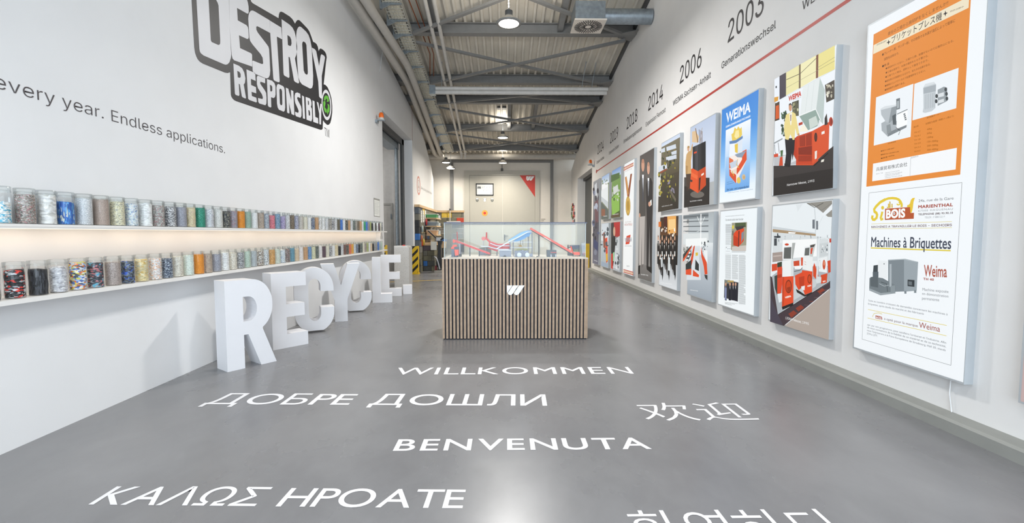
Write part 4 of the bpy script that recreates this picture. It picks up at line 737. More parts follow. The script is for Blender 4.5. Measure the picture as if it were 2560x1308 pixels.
# kind: look in words, colours, grain, style, fill height
KIND = {
 'wb': ('white and sky blue film', ['e4e6e2', 'd8dcda', 'dfe0d8', 'e8eae8', 'cfd8dc', '4aa0c0'], 70, 'film', .6),
 'mix': ('mixed grey and red flakes', ['8a8680', '6c6a66', 'b0aca6', 'a8a49e', '54544f', 'a08878', '8a7c74', 'c4c2be', 'a8686c'], 210, 'chip', .9),
 'wfilm': ('crumpled white film', ['e8e8e4', 'dcdcd6', 'f0f0ee', 'd2d0ca'], 45, 'film', .93),
 'blue': ('royal blue shreds', ['2a58a8', '3468b8', '2048a0', '3f7cc4', '4a8ec8', '2c5cb0', 'c8d0c8'], 110, 'fibre', .74),
 'lg': ('pale grey regrind', ['d8dadc', 'c4c8cc', 'e4e6e8', 'a8acb0', 'd0d4d8'], 330, 'fine', .93),
 'br': ('fine pinkish brown powder', ['a89488', 'b09c90', '9c8a80', 'b8a498'], 400, 'fine', 1.0),
 'cy': ('cream and grey chips', ['ddd8b8', 'd4cfa8', 'e4e0c8', '9a9a8c', 'c8c09c', 'e0dcc0'], 130, 'chip', .9),
 'wbl': ('white and blue flakes', ['d8dee2', 'c8d0d8', 'e4e8ea', '6a88b8', 'b8ccd0', 'd4dcdc', 'e0e4e6'], 120, 'chip', .86),
 'wf': ('plain white fluff', ['e6e8e6', 'dcdfdc', 'eef0ee'], 60, 'film', .95),
 'gm': ('grey and red mixed chips', ['b8b6b0', '7a7874', 'd0ceca', '9a9894', '8a8884', '787672', 'c4c2bc', 'a8666a'], 210, 'chip', .9),
 'bw': ('black and white chips', ['2c2d32', 'd4d4d4', 'b8b8bc', '3a3b40', 'e0e0e0', '6a6b70'], 150, 'chip', .86),
 'gl': ('bluish grey granules', ['8a8c98', '9c9eaa', '7a7c88', 'a8aab4'], 330, 'fine', .9),
 'yc': ('yellow beige flakes', ['d8cca0', 'ccbf94', 'e0d8b4', 'b8a888', 'd0b0a0', 'd4c898'], 160, 'chip', .9),
 'teal': ('teal green granules', ['1f7a62', '2a8a70', '18705a', '3a967c'], 260, 'fine', .95),
 'wg': ('white and grey curls', ['e0e2e6', 'd0d3da', 'a8acb8', 'eceef0', 'c0c4cc'], 120, 'chip', .9),
 'gw': ('greyish white regrind', ['d8d8d2', 'ccccc6', 'e2e2de', 'c0c0ba'], 330, 'fine', .95),
 'dk': ('dark swarf with pale curls', ['2a2c30', '3a3c42', '55554c', '9a9680', '1f2024', '44464c'], 120, 'chip', .86),
 'gr': ('grey granules with red specks', ['8a8894', '9a98a0', '7a7884', 'a87878', '9098a8'], 220, 'fine', .92),
 'or': ('bright orange powder', ['e0801c', 'e88a24', 'd8761a', 'ee9636'], 380, 'fine', .95),
 'gn': ('grey green granules', ['86a492', '94b09e', '7a9886', '9cb4a8'], 260, 'fine', .95),
 'w': ('plain white powder', ['e8eaec', 'e0e2e6', 'eef0f0'], 300, 'fine', .92),
 'tp': ('taupe wood shavings', ['a09084', '8c7c70', 'b0a094', 'b8a890'], 240, 'fibre', .95),
 'bg': ('blue grey chips', ['a8b0ba', '8c98a8', 'c4cad0', '5c6c84', 'b4bcc4'], 170, 'chip', .92),
 'pk': ('pink flakes', ['d86a78', 'e07e8a', 'cc5868', 'e898a0', '9c4858'], 170, 'chip', .82),
 'bb': ('steel blue chips', ['5c84a8', '7498b8', '4a6c90', 'a8bcc8', '88a8bc'], 170, 'chip', .95),
 'pu': ('lilac purple chips', ['8878b0', '9c8cc0', '74649c', 'b8b0cc', 'c8c4d0'], 170, 'chip', .82),
 'ws': ('white speckled regrind', ['d8dadc', 'c8cacc', '9a9ca0', 'e4e6e6', 'd0d2d4'], 240, 'fine', .95),
 'bn': ('olive brown chips', ['6a5c4a', '7c6c58', '5a4c3e', '948470', '4a4238'], 170, 'chip', .95),
 'ind': ('indigo and white chips', ['9a9cb4', '5a5e88', 'c4c6d0', '7a7ea0', 'd0d2d8'], 160, 'chip', .93),
 'be': ('grey beige chips', ['b8b2a8', 'c8c2b8', 'a49c94', 'd4cec4'], 170, 'chip', .93),
 'cr': ('cream powder', ['dcd8c4', 'e2decc', 'd4d0bc'], 300, 'fine', .93),
 'nv': ('navy blue chips', ['3a4660', '4c5a78', '8c96a8', '2c3650', 'c0c6cc'], 170, 'chip', .86),
 'tan': ('tan wood dust', ['c0946a', 'c89c72', 'b88a60'], 330, 'fine', .97),
 'wk': ('white chips with black pieces', ['e4e4e2', 'dcdcda', 'ececea', 'e0e0de', '1c1c1e', 'd4d4d2'], 90, 'chip', .93),
 'st': ('grey stone granules', ['8a867e', 'a09c94', '74706a', 'b4b0a8'], 220, 'fine', .95),
 'ol': ('dark olive powder', ['5c5646', '6a6452', '524c3e'], 330, 'fine', .95),
 'bk': ('shiny black strips', ['141518', '1e1f23', '2c2e33', '0e0f11', '383a40'], 120, 'fibre', .8),
 'gk': ('dark green grey chips', ['4c5450', '5c6460', '3c4440', '6c746e', '848c84'], 200, 'fine', .95),
 'gb': ('grass green granules', ['3a9a68', '48a876', '309060'], 260, 'fine', .95),
 'cb': ('cobalt blue granules', ['3868c0', '4478cc', '2c5cb4', '5c8cd4'], 240, 'fine', .95),
 'yg': ('yellow green flakes', ['9ca468', 'a8b078', '8c9458'], 240, 'fine', .95),
 'br2': ('black flakes with red pieces', ['141416', '1c1d20', '26282c', '101012', '3a3c40', 'd03028', 'b8bcc0'], 60, 'chip', .84),
 'sv': ('silver grey foil scraps', ['d4d4d8', 'b0b0b6', 'e4e4e8', '8a8a92', 'c4c4ca'], 70, 'film', .84),
 'col': ('multicoloured toy scraps', ['d8dce4', 'e0b030', '4a68b0', 'c8c850', 'e06a24', 'e4e8ee', '38404c', '88a8d8'], 60, 'chip', .95),
 'bp': ('black scraps with blue and pink', ['2c3038', '3c4048', '22252c', '48a0c0', '4c5058', 'c0686c', '8c949c'], 60, 'chip', .88),
 'gbn': ('grey brown felt', ['9a8c86', 'a89a94', '8c7e78', 'b4a8a2'], 260, 'fine', .86),
 'kb': ('black chips with vivid blue', ['34383e', '44505c', '2a2c32', '5c6872', '3058c8', '7a8890'], 80, 'chip', .84),
 'yf': ('pale yellow film', ['d8c898', 'ccb878', 'e0d8b8', 'd0a850', 'dcd4b0'], 45, 'film', .88),
 'os': ('white shreds with orange pieces', ['e8e4e2', 'dcd8d8', 'f0eceb', 'e0a880', 'd8d0d0', 'c8b4ac'], 90, 'chip', .88),
 'db': ('dark blue and grey shreds', ['4c5664', '6c7888', '343c4c', 'b0bcc8', '2c3850', '8894a4'], 100, 'chip', .84),
 'cs': ('cream shreds', ['ded6c8', 'd0c8b8', 'e8e2d6', 'c4bcac'], 110, 'film', .9),
 'mt': ('pale mint flakes', ['d4dcd0', 'c4d4c8', 'dee4da', 'ccd8d0'], 120, 'film', .92),
 'wp': ('pink tinged white flakes', ['e8e2e0', 'e0dad8', 'f0ecea', 'd8ccc8'], 160, 'chip', .95),
 'mr': ('maroon granules', ['54404a', '5e4a54', '4a3840'], 260, 'fine', .9),
 'mb': ('maroon brown chips', ['6c4c44', '7c5c54', '5c4038'], 220, 'fine', .93),
 'ro': ('coral red granules', ['d86848', 'e07858', 'cc5c3c'], 260, 'fine', .93),
 'am': ('amber yellow granules', ['e0a040', 'd89634', 'e8ac50'], 260, 'fine', .93),
 'sil': ('silver and black swarf', ['b0b2b4', '6a6c70', 'd8dadc', '3c3e42', '909296'], 170, 'chip', .88),
 'mg': ('mint green granules', ['b0c4b4', 'bccfc0', 'a4b8a8'], 240, 'fine', .93),
 'bgp': ('pale blue grey powder', ['a8b0b4', 'b4bcc0', '9ca4a8'], 300, 'fine', .93),
 'tri': ('black white and brown pieces', ['dcdcd8', '2c2a2a', 'a89c84', 'c8c4bc', '5c3c38', 'e4e4e0'], 110, 'chip', .88),
 'dot': ('white pieces with black dots', ['dce2e6', 'd0d8de', 'e6eaec', '1e2024', 'd8dee2'], 150, 'chip', .95),
 'amb': ('amber wood fibres', ['c08c4c', 'cc9858', 'b48040', 'd4a468'], 200, 'fibre', .92),
 'mw': ('whitish green chips', ['d0d8cc', 'c4d0c4', 'dce2d8', 'b8c8b8'], 150, 'chip', .92),
 'dp': ('dark pink and white chips', ['4c4448', '5c5450', 'c8bcb8', '3c3638', 'a87c7c', '6a6a5c'], 140, 'chip', .9),
 'tb': ('teal blue granules', ['5c8ca0', '689aac', '507e94'], 260, 'fine', .95),
 'bei': ('beige granules', ['d0b898', 'c8b090', 'd8c2a4'], 260, 'fine', .84),
 'sbl': ('sky blue flakes', ['4c7cb0', '6890c0', '8cacd0', '3c6ca4'], 130, 'chip', .93),
 'lem': ('pale lemon chips', ['d4d4b0', 'dcdcbc', 'c8c8a0', 'b0b090'], 200, 'fine', .93),
}
UP = 'wb mix wfilm blue lg br cy wbl wf gm bw gl yc teal wg gw dk gr or gn w tp bg pk bb pu ws bn ind be cr w nv tan wk wf ws st bw ws ol cb w dk tan lg gk st bn tan w gb cb gr yg bk w dk wf mr cr sil'.split()
LO = 'dk br2 bk sv col bp gbn kb yf os db cs mt or tp gl wf cs sil mg bgp tri dot amb mw wbl dp tb bei wp tan sbl lem gk wp mr cr bw w yc bk ws mb dk ro am wbl nv bk gk cr mix yg w bei bk sil st cb bgp mg'.split()
PLASTIC = clear('clear_jar_plastic', 'fdfefe', .5, .05, .0)
LIDM = clear('clear_lid_plastic', 'fafcfc', .55, .08, .05)
R, HJ = .0435, .178
jar0 = thing('jar', 'x', 'jar', (0, 0, 0))
part('jar_body', MB().lathe([(.001, .002), (R-.004, .001), (R, .005), (R, HJ-.008), (R-.0035, HJ)], n=28), PLASTIC, jar0)
part('lid', MB().lathe([(R+.0005, HJ-.012), (R+.001, HJ+.017), (R-.002, HJ+.02), (.001, HJ+.02)], n=28).lathe([(R-.0022, HJ), (.001, HJ+.001)], n=28), LIDM, jar0)
jar_kids = list(jar0.children)
def fill_mesh(key, seed):
    look, cols, sc, style, lev = KIND[key]; r_ = random.Random(seed); h = .006+(HJ-.012)*min(1, lev+.04); nseg, nz = 24, 9
    mb = MB(); rr = R-.0030; jit = .003 if sc < 200 else .0004
    v = []
    for i in range(nz):
        z = .004+(h-.004)*i/(nz-1)
        for k in range(nseg):
            a = 2*PI*k/nseg; q = rr-r_.random()*jit; zz = z
            if i == nz-1: zz = h+(r_.random()-.5)*(.012 if sc < 200 else .003); q *= .97
            v.append((q*math.cos(a), q*math.sin(a), zz))
    v.append((0, 0, h+(.006 if sc < 200 else .002)))
    f = [(i*nseg+k, i*nseg+(k+1) % nseg, (i+1)*nseg+(k+1) % nseg, (i+1)*nseg+k) for i in range(nz-1) for k in range(nseg)]
    mb.add(v, f, 0, sc >= 200); mb.add(v[(nz-1)*nseg:], [(k, (k+1) % nseg, nseg) for k in range(nseg)], 0)
    return mb
def jar_row(keys, y0, ds, z, shelf):
    for i, k in enumerate(keys):
        if i == 0 and shelf == 'upper': j = jar0; kids = jar_kids
        else:
            j = jar0.copy(); COL.objects.link(j); kids = []
            for ch in jar_kids: c = ch.copy(); COL.objects.link(c); c.parent = j
        ROOT[j.name] = (0, 0, 0)
        part('filling', fill_mesh(k, i*7+len(shelf)), contents_mat(k, *KIND[k][1:4]), j)
        j.location = (XL+.066, y0+i*ds+rnd.uniform(-.008, .008), z+.0005); j.rotation_euler = (0, 0, rnd.uniform(0, 6.28)); ROOT[j.name] = tuple(j.location)
        look = KIND[k][0]
        j['label'] = 'jar of %s, %s shelf, ' % (look, shelf) + ('cut off at the frame edge' if i == 0 else 'next after %s' % KIND[keys[i-1]][0])
        j['category'] = 'jar'; j['group'] = 'sample jars on the %s shelf' % shelf
_jl = {}
jar_row(UP, 2.45, .1205, 1.252, 'upper'); jar_row(LO, 2.375, .1225, .848, 'lower')
for o in list(COL.objects):
    if o.get('category') == 'jar':
        l = o['label']
        if l in _jl: print('DUP', l)
        _jl[l] = 1
        if len(l.split()) > 16: print('LONG', len(l.split()), l)

# ---------------------------------------------------------------- RECYCLE. letters on the floor
LETW = mat('white_foam_letter', 'e2e2e5', .6, noise=.01)
def arc(cx, cy, rx, ry, a0, a1, n=14): return [(cx+rx*math.cos(math.radians(a0+(a1-a0)*i/n)), cy+ry*math.sin(math.radians(a0+(a1-a0)*i/n))) for i in range(n+1)]
LT = {
 'R': [[(0,0),(.17,0),(.17,.30),(.215,.30),(.335,0),(.50,0),(.362,.335)]+arc(.27,.555,.205,.235,-62,90,16)+[(0,.79)], [(.17,.42)]+arc(.225,.53,.085,.11,-90,90,12)+[(.17,.64)]],
 'E': [[(0,0),(.43,0),(.43,.145),(.17,.145),(.17,.325),(.395,.325),(.395,.46),(.17,.46),(.17,.645),(.42,.645),(.42,.79),(0,.79)]],
 'C': [arc(.235,.245,.235,.245,-115,-180,8)+arc(.235,.545,.235,.245,180,0,22)+[(.47,.50),(.31,.50)]+arc(.238,.56,.074,.095,0,180,12)+arc(.238,.235,.074,.095,180,360,12)+[(.31,.30),(.475,.30)]+arc(.235,.245,.24,.245,0,-65,8)],
 'Y': [[(.165,0),(.335,0),(.335,.30),(.51,.79),(.345,.79),(.255,.50),(.165,.79),(-.01,.79),(.165,.30)]],
 'L': [[(0,0),(.40,0),(.40,.15),(.17,.15),(.17,.79),(0,.79)]],
 '.': [[(0,0),(.175,0),(.175,.175),(0,.175)]]}
SP = [('R', (-2.405, 3.885), 54, .85, 'letter R, nearest of the row'), ('E', (-2.385, 4.615), 50, .86, 'letter E, just behind the R'), ('C', (-2.50, 5.36), 28, .93, 'letter C, right behind the E'),
      ('Y', (-2.46, 6.06), 22, .96, 'letter Y, between the two C letters'), ('C', (-2.49, 6.80), 22, .97, 'letter C, between Y and L'), ('L', (-2.295, 7.80), 13, .82, 'letter L, behind the second C'),
      ('E', (-2.37, 8.62), 11, .88, 'letter E, just before the full stop'), ('.', (-2.02, 8.92), 14, 1, 'square full stop block, at the end of the letter row')]
for ch, (x, y), ang, kx, lb in SP:
    c, s_ = math.cos(math.radians(ang)), math.sin(math.radians(ang))
    th = .2; LP_ = [[(a*kx, b) for a, b in lp] for lp in LT[ch]]
    def to3(a, b, d, x=x, y=y, c=c, s_=s_): return (x+a*c-d*s_, y+a*s_+d*c, b)
    v, f = _fill1(LP_); mb = MB()
    mb.add([to3(a, b, 0) for a, b in v], f); mb.add([to3(a, b, th) for a, b in v], [t_[::-1] for t_ in f])
    for lp in LP_:
        n = len(lp); mb.add([to3(a, b, 0) for a, b in lp]+[to3(a, b, th) for a, b in lp], [(i, (i+1) % n, n+(i+1) % n, n+i) for i in range(n)], 0, False)
    me_o = solo('block_letter', mb, LETW, 'big white standing block '+lb, 'letter')
    bm = bmesh.new(); bm.from_mesh(me_o.data); bmesh.ops.remove_doubles(bm, verts=bm.verts, dist=1e-5); bmesh.ops.recalc_face_normals(bm, faces=bm.faces); bm.to_mesh(me_o.data); bm.free()

# ---------------------------------------------------------------- greetings on the floor
FW = mat('white_floor_vinyl', 'dddde0', .5, noise=.03, nscale=20)
def floor_line(words, gap, l, r, top, label, off=.004, space=.32, cap=.70):
    # letter by letter, so that the alphabets of different fonts match; each word is a part
    x = 0; W = []
    for w in words:
        V = []; Fc = []
        for ch in w:
            if ch in GLYPH['F']: v, f = text2d(ch, 'F', off); k = .98
            else: v, f = text2d(ch, '', off); k = 1
            lo = min(p[0] for p in v); b = len(V); V += [((p[0]-lo)*k+x, p[1]*k) for p in v]; Fc += [tuple(b+i for i in t_) for t_ in f]
            x += (max(p[0] for p in v)-lo)*k+gap*(.75 if ch == 'Λ' else .4 if ch in 'ALPT' else .6 if ch in 'WVK' else 1)
        W.append((V, Fc)); x += space
    X = [p[0] for V, _ in W for p in V]; x0, x1 = min(X), max(X); Ym = max(p[1] for V, _ in W for p in V) if cap is None else cap
    a0 = Art(FL); p, q, w = a0.q(l), a0.q(r), a0.q(top); ex = Vector((q[0]-p[0], q[1]-p[1])); L_ = ex.length; ex.normalize(); ey = Vector((-ex.y, ex.x)); h = abs((Vector(w)-Vector(p)).dot(ey))
    t = thing('floor_lettering', label, 'lettering', ((p[0]+q[0])/2, p[1], 0), 'white greetings on the floor')
    for V, Fc in W:
        b = Art(FL, d0=.0012); b.raw([tuple(Vector(p)+ex*((c[0]-x0)/(x1-x0)*L_)+ey*(c[1]/Ym*h)) for c in V], Fc, 'dddddd'); part('word', b, FW, t)
floor_line(['WILLKOMMEN'], .16, (982, 937), (1585, 934.8), (969.8, 919.8), 'white word WILLKOMMEN on the grey floor in front of the slatted plinth', .004)
floor_line(['BENVENUTA'], .14, (982, 1127.5), (1629.6, 1122.8), (992, 1099), 'white word BENVENUTA on the grey floor', .012)
floor_line(['ДOБPE', 'ДOШЛИ'], .105, (506, 1011), (1368, 1015), (548, 984), 'white Cyrillic greeting on the grey floor, nearest the block letters')
floor_line(['KAΛΩΣ', 'HPOATE'], .095, (221, 1262), (1156, 1271.5), (278, 1216), 'white Greek greeting on the grey floor, nearest the camera')
floor_line(['欢迎'], .09, (1615, 1049), (1897.4, 1047), (1601, 1008), 'white two-character Chinese greeting on the grey floor', -.006, cap=None)
floor_line(['환영하다'], .13, (1600, 1372), (2166, 1366), (1595, 1277), 'white Korean greeting on the floor, cut by the lower frame edge', -.004, cap=None)
mb = MB(); p, q = on_z(1022, 706.5), on_z(1106, 700); mb.bar((p.x-.8, p.y, .0012), (q.x, q.y, .0012), .08, .001); solo('floor_marking', mb, mat('yellow_floor_paint', 'c9a53a', .6), 'thin yellow line on the floor before the brick workbench', 'floor line')
# ---------------------------------------------------------------- right wall: timeline
RED = mat('red_vinyl', 'b0382f', .5, noise=.02); TX = mat('black_vinyl_lettering', '2c2a2c', .55, noise=.02)
a = Art(RW, d0=.0012); y0, y1 = 13.86, 2.2
a.raw([(-y0, 3.075), (-y1, 3.075), (-y1, 3.108), (-y0, 3.108)], [(0,1,2,3)], 'b0382f')
t = thing('timeline', 'long red line along the wall over the light boxes, ending in a dot', 'wall line', (XR, 8, 3.09))
part('line', a, RED, t)
a = Art(RW, d0=.0012); a.raw([(-13.9+.09*math.cos(i*PI/10), 3.091+.055*math.sin(i*PI/10)) for i in range(20)], [tuple(range(20))], 'b0382f'); part('end_dot', a, RED, t)
PXR = lambda u, v=200: RW.px(u, v)[0]
for yr, cap, (u0, u1), (w0, w1) in (('2024', 'Campus Ausbau', (1494, 1509), (1492, 1510.5)), ('2019', 'Expansion Indien', (1525.6, 1545), (1523, 1547)),
        ('2018', 'Entwässerungspressen', (1567, 1593), (1560, 1605)), ('2014', 'Expansion Fernost', (1621, 1657), (1615.5, 1664)),
        ('2006', 'WEIMA Sachsen-Anhalt', (1700, 1753), (1684, 1777)), ('2003', 'Generationswechsel', (1820, 1907), (1806, 1939))):
    vb = {'2024': 372, '2019': 348, '2018': 310, '2014': 262, '2006': 190, '2003': 90}[yr]
    t = thing('timeline_entry', 'black wall lettering with the year %s above the red line' % yr, 'lettering', (XR, -PXR((u0+u1)/2, vb), 3.3), 'timeline years')
    a = Art(RW, d0=.0015); zz = 3.58; a.T2(yr, '2c2a2c', (PXR(u0, vb), zz), (PXR(u1, vb), zz), .375, 'I', .003, cap=.727); part('year', a, TX, t)
    line_words(t, RW, cap.split(' '), PXR(w0, vb), PXR(w1, vb), 3.315, .118, TX, 'I', .006)
a = Art(RW, d0=.0015); a.T2('WEIMA', '2c2a2c', (-4.34, 3.29), (-3.93, 3.29), .118, 'I', .006, cap=.727)
solo('timeline_entry', a, TX, 'black wall lettering cut off by the upper frame edge, above the red line', 'lettering', 'timeline years')

# ---------------------------------------------------------------- light boxes
BP = Plane('R', XBOX); ALU = mat('silver_aluminium_frame', 'b9bec2', .45, .25, noise=.03)
def lightbox(y0, y1, z0, z1, label, paint, base=(0,0), k=1.0):
    t = thing('light_box', label, 'light box', (XBOX+.025, (y0+y1)/2, z0), 'backlit pictures on the wall')
    mb = MB().box((XBOX, y0, z0), (XR, y1, z1)); part('frame', mb, ALU, t)
    a = Art(BP, base, k, d0=.0006)
    W = lambda c0, c1=None, f0=0.0, f1=1.0: a.raw([(-y1+.012, z1-.012-(z1-z0-.024)*f1), (-y0-.004, z1-.012-(z1-z0-.024)*f1), (-y0-.004, z1-.012-(z1-z0-.024)*f0), (-y1+.012, z1-.012-(z1-z0-.024)*f0)], [(0,1,2,3)], [lin(c1 or c0), lin(c1 or c0), lin(c0), lin(c0)])
    paint(a, W); part('print', a, print_mat(), t); return t
def caption(a, s, l, r, top): a.T(s, 'f4f4f4', l, r, top, 'I', .0, 0, .727)
def blobs(a, n, x0, x1, y0, y1, s0, s1, cols, seed):
    r_ = random.Random(seed)
    for _ in range(n): a.E(r_.choice(cols), (r_.uniform(x0, x1), r_.uniform(y0, y1)), r_.uniform(s0, s1)*.5, r_.uniform(s0, s1), 8)
ZT, ZM, ZN, ZB = 2.765, 1.582, 1.49, .298

def big(a, W):
    W('eef2f5')
    a.R('e28a38', (148,235), (738,1190)); a.R('eadfc4', (148,308), (795,53))
    a.T('貴社の工場から焼却炉をなくしませんか!!', '6a4420', (245,242), (655,28), (245,220))
    a.T('ブリケットプレス機', '22202a', (268,296), (612,130), (268,250), '', .004)
    for c, q in (((250,288), 15), ((637,92), 17)): a.P('22202a', (c[0],c[1]-q*1.2), (c[0]+q*.25,c[1]-q*.35), (c[0]+q,c[1]-q*.3), (c[0]+q*.25,c[1]+q*.2), (c[0],c[1]+q*1.2), (c[0]-q*.25,c[1]+q*.35), (c[0]-q,c[1]+q*.3), (c[0]-q*.25,c[1]-q*.2))
    a.T('実用新案出願中', '6a5a48', (168,312), (235,282), (168,302)); a.T('特許出願中', '6a5a48', (668,85), (760,50), (668,74))
    a.T('●プレーナー屑、サンダー粉、その他色々な木屑が油圧によって簡単に', '5a3412', (206,382), (703,148), (206,364))
    a.T('固型化出来ます。', '5a3412', (220,412), (320,368), (220,396)); a.T('●特 長', '3a2410', (206,460), (254,440), (206,444))
    for s, l, r in (('●焼却炉がいらない、工場から煙、粉塵がないので公害防止になる。', (230,474), (694,282)), ('●工場は清潔で、木屑の場所をとらず置ける。', (230,503), (520,384)), ('●工場でたく時は、燃料として重宝できます。', (228,532), (520,414)),
                    ('●薪炭等の代用燃料となるので、省エネの効果がある。', (226,562), (536,442)), ('●機械はコンパクトなので設置場所をとらない。', (225,592), (500,485)), ('●機械操作も簡単である。', (224,620), (362,568))):
        a.T(s, '6e4013', l, r, (l[0], l[1]-13))
    a.R('e9eef2', (165,664), (400,933)); a.R('e9eef2', (426,572), (711,738))
    a.P('a9b0b5', (200,840), (255,810), (375,845), (372,868), (245,932), (203,890)); a.P('7c8388', (245,905), (372,848), (372,868), (245,932))
    a.P('b4bbc0', (196,745), (305,715), (303,790), (258,838), (232,832), (200,782)); a.P('8f979c', (270,735), (305,720), (303,790), (258,838), (250,836)); a.P('d4dade', (195,742), (225,724), (305,712), (308,722), (198,750))
    a.P('6f777c', (302,675), (328,667), (328,742), (304,748)); a.P('aab2b6', (307,690), (322,686), (322,735), (307,740)); a.P('565e63', (275,790), (300,775), (303,850), (280,850))
    a.P('f4f6f7', (308,778), (380,745), (376,850), (303,880)); a.P('5a6468', (308,776), (380,743), (380,748), (308,781))
    for k in range(4): a.R('6a7276', (352+k*3, 775+k*12), (364+k*3, 781+k*12))
    a.P('8a9296', (236,855), (262,845), (270,900), (240,915)); a.L('33383c', .004, (300,870), (330,890), (318,920))
    a.P('c4cbd0', (487,600), (500,572), (560,558), (574,576), (570,735), (545,758), (500,770), (482,765), (488,735)); a.P('a5adb3', (487,600), (574,576), (572,622), (488,640)); a.P('d5dbdf', (500,572), (560,558), (568,570), (492,592))
    for k in range(6): a.L('9aa2a8', .003, (500+k*12, 645-k*3), (500+k*12, 745-k*3))
    a.P('959da2', (585,612), (628,590), (650,598), (648,690), (585,722)); a.P('d8dde0', (588,640), (628,628), (628,655), (588,665)); a.P('d8dde0', (588,685), (628,672), (628,695), (588,706))
    for c in ((640,610), (645,640), (648,672), (575,690), (578,655)): a.E('3c4246', c, 9, 14)
    a.T('油圧制御盤', '7a4a18', (245,982), (300,968), (245,974)); a.T('油圧駆動モーター', '7a4a18', (510,808), (605,780), (510,798))
    a.T('処理能力(乾燥・時間1トン屑より)', '8a5216', (503,850), (695,795), (503,838)); a.T('型式', '8a5216', (420,872), (455,862), (420,862))
    for k, (m_, w_) in enumerate((('TH 4.T', '40kg'), ('TH 6.1', '50kg'), ('TH 150', '100kg'), ('TH 2.0', '120~200kg'), ('TH 3.1', '200~300kg'), ('TH 4.4.1', '300~400kg'))):
        a.T(m_, '9a5c16', (425,910+k*26), (468,900+k*26), (425,900+k*26)); a.T(w_, '9a5c16', (512,888+k*28), (512+14*len(w_)*.6, 880+k*28), (512,877+k*28))
    for k, s in enumerate(('●電力 三相 200V', '●機械寸法 1,500×800×1,600', '●重量 950kg')): a.T(s, '5e3610', (198,1034+k*25), (290+30*(k == 1), 1012+k*24), (198,1026+k*25))
    a.R('f0f2f4', (145,1116), (708,1155)); a.T('兵庫貿易株式会社', '3a3c40', (166,1166), (378,1130), (166,1142)); a.L('a0a4a8', .002, (402,1072), (397,1203))
    for k in range(4): a.T('兵庫県神戸市生田区海岸通', '8a8e92', (225,1183+k*11), (325+(k % 2)*18, 1166+k*11), (225,1177+k*11))
    a.T('本社 TEL', '8a8e92', (165,1190), (215,1180), (165,1183)); a.T('総発売元', '8a8e92', (405,1080), (455,1068), (405,1070))
    a.b = (2130, 450); a.k = 2.4674
    p0, p1, p2 = a.q((107,80)), a.q((73,985)), a.q((612,1138))
    for y in (p0[1], p1[1]): a.poly2([(p0[0], y-.001), (p2[0], y-.001), (p2[0], y+.001), (p0[0], y+.001)], '6a6e72')
    for x in (p0[0], p2[0]): a.poly2([(x-.001, p1[1]), (x+.001, p1[1]), (x+.001, p0[1]), (x-.001, p0[1])], '6a6e72')
    a.b = (2160, 470); a.k = 7.267
    a.P('b4562f', (388,378), (845,347), (850,455), (914,452), (908,560), (383,582))
    a.P('e3c13a', (790,312), (815,308), (838,285), (858,215), (885,185), (930,178), (905,250), (893,350), (885,400), (868,452), (848,452), (842,348), (788,350))
    for x, y_, h in ((430,350,18), (448,290,75), (472,250,115), (510,292,70)): a.P('e3c13a', (x-8,y_), (x+10,y_-2), (x+12,y_+h), (x-8,y_+h)); a.L('7a4a28', .002, (x-8,y_), (x+10,y_-2), (x+12,y_+h))
    a.L('e0c53a', .017, (688,350), (690,300), (672,255), (640,215), (590,192), (520,185), (450,190), (380,215)); a.L('e0c53a', .021, (390,210), (300,260), (225,335), (188,390), (195,430), (230,455), (243,490), (232,545), (195,578), (168,575), (152,545), (160,500))
    a.L('e0c53a', .009, (600,290), (625,310), (655,300), (660,272), (635,262)); a.L('e0c53a', .018, (338,430), (325,490), (308,545), (315,575), (352,560)); a.E('e0c53a', (343,360), 27, 34)
    a.T('BOIS', 'f6f6f4', (402,550), (752,530), (402,396), '', .045); a.E('b4562f', (553,465), 22, 30); a.E('f6f6f4', (553,465), 18, 26); a.E('8a9098', (553,465), 10, 14)
    a.T('24a, rue de la Gare', '74787c', (996,258), (1632,210), (996,210)); a.T('MARIENTHAL', 'a34a3a', (990,370), (1620,330), (990,316), '', .035, .1)
    a.T('67500 HAGUENAU', '8e9296', (990,432), (1620,398), (990,400), '', .0, .2); a.T('TELEPHONE (88) 93.90.10', '5a4a50', (990,497), (1620,468), (990,464), '', .025, .15); a.T('TELEX : F 880122 F', '9a9ea2', (1108,553), (1472,538), (1108,520))
    a.L('ddd08a', .003, (138,655), (1602,612)); a.L('ddd08a', .003, (138,745), (1602,722)); a.T('MACHINES A TRAVAILLER LE BOIS - SECHOIRS', '6a4a50', (138,727), (1602,694), (138,676), 'I', .01, 0, .727)
    a.L('dcc846', .0085, (128,1090), (1582,1140)); a.T('Machines à Briquettes', '3c4354', (132,1066), (1587,1108), (132,890), '', .012)
    a.b = (2130, 450); a.k = 2.4674
    a.P('7d878d', (225,492), (325,487), (325,688), (270,690), (225,640)); a.P('98a2a8', (323,487), (410,505), (401,683), (323,690)); a.P('aeb7bc', (225,492), (330,486), (410,505), (400,508), (325,492), (230,497)); a.P('33393d', (345,615), (388,618), (387,660), (345,655)); a.P('6a7378', (350,625), (372,628), (372,650), (350,648)); a.P('7d878d', (325,685), (338,685), (338,702), (325,702)); a.P('7d878d', (385,680), (399,680), (399,697), (385,697))
    a.P('717b80', (110,605), (163,590), (270,650), (270,700), (178,712), (108,682)); a.P('98a1a6', (108,668), (180,698), (270,690), (270,700), (178,712), (108,682)); a.P('5a6368', (116,600), (163,592), (163,665), (116,655))
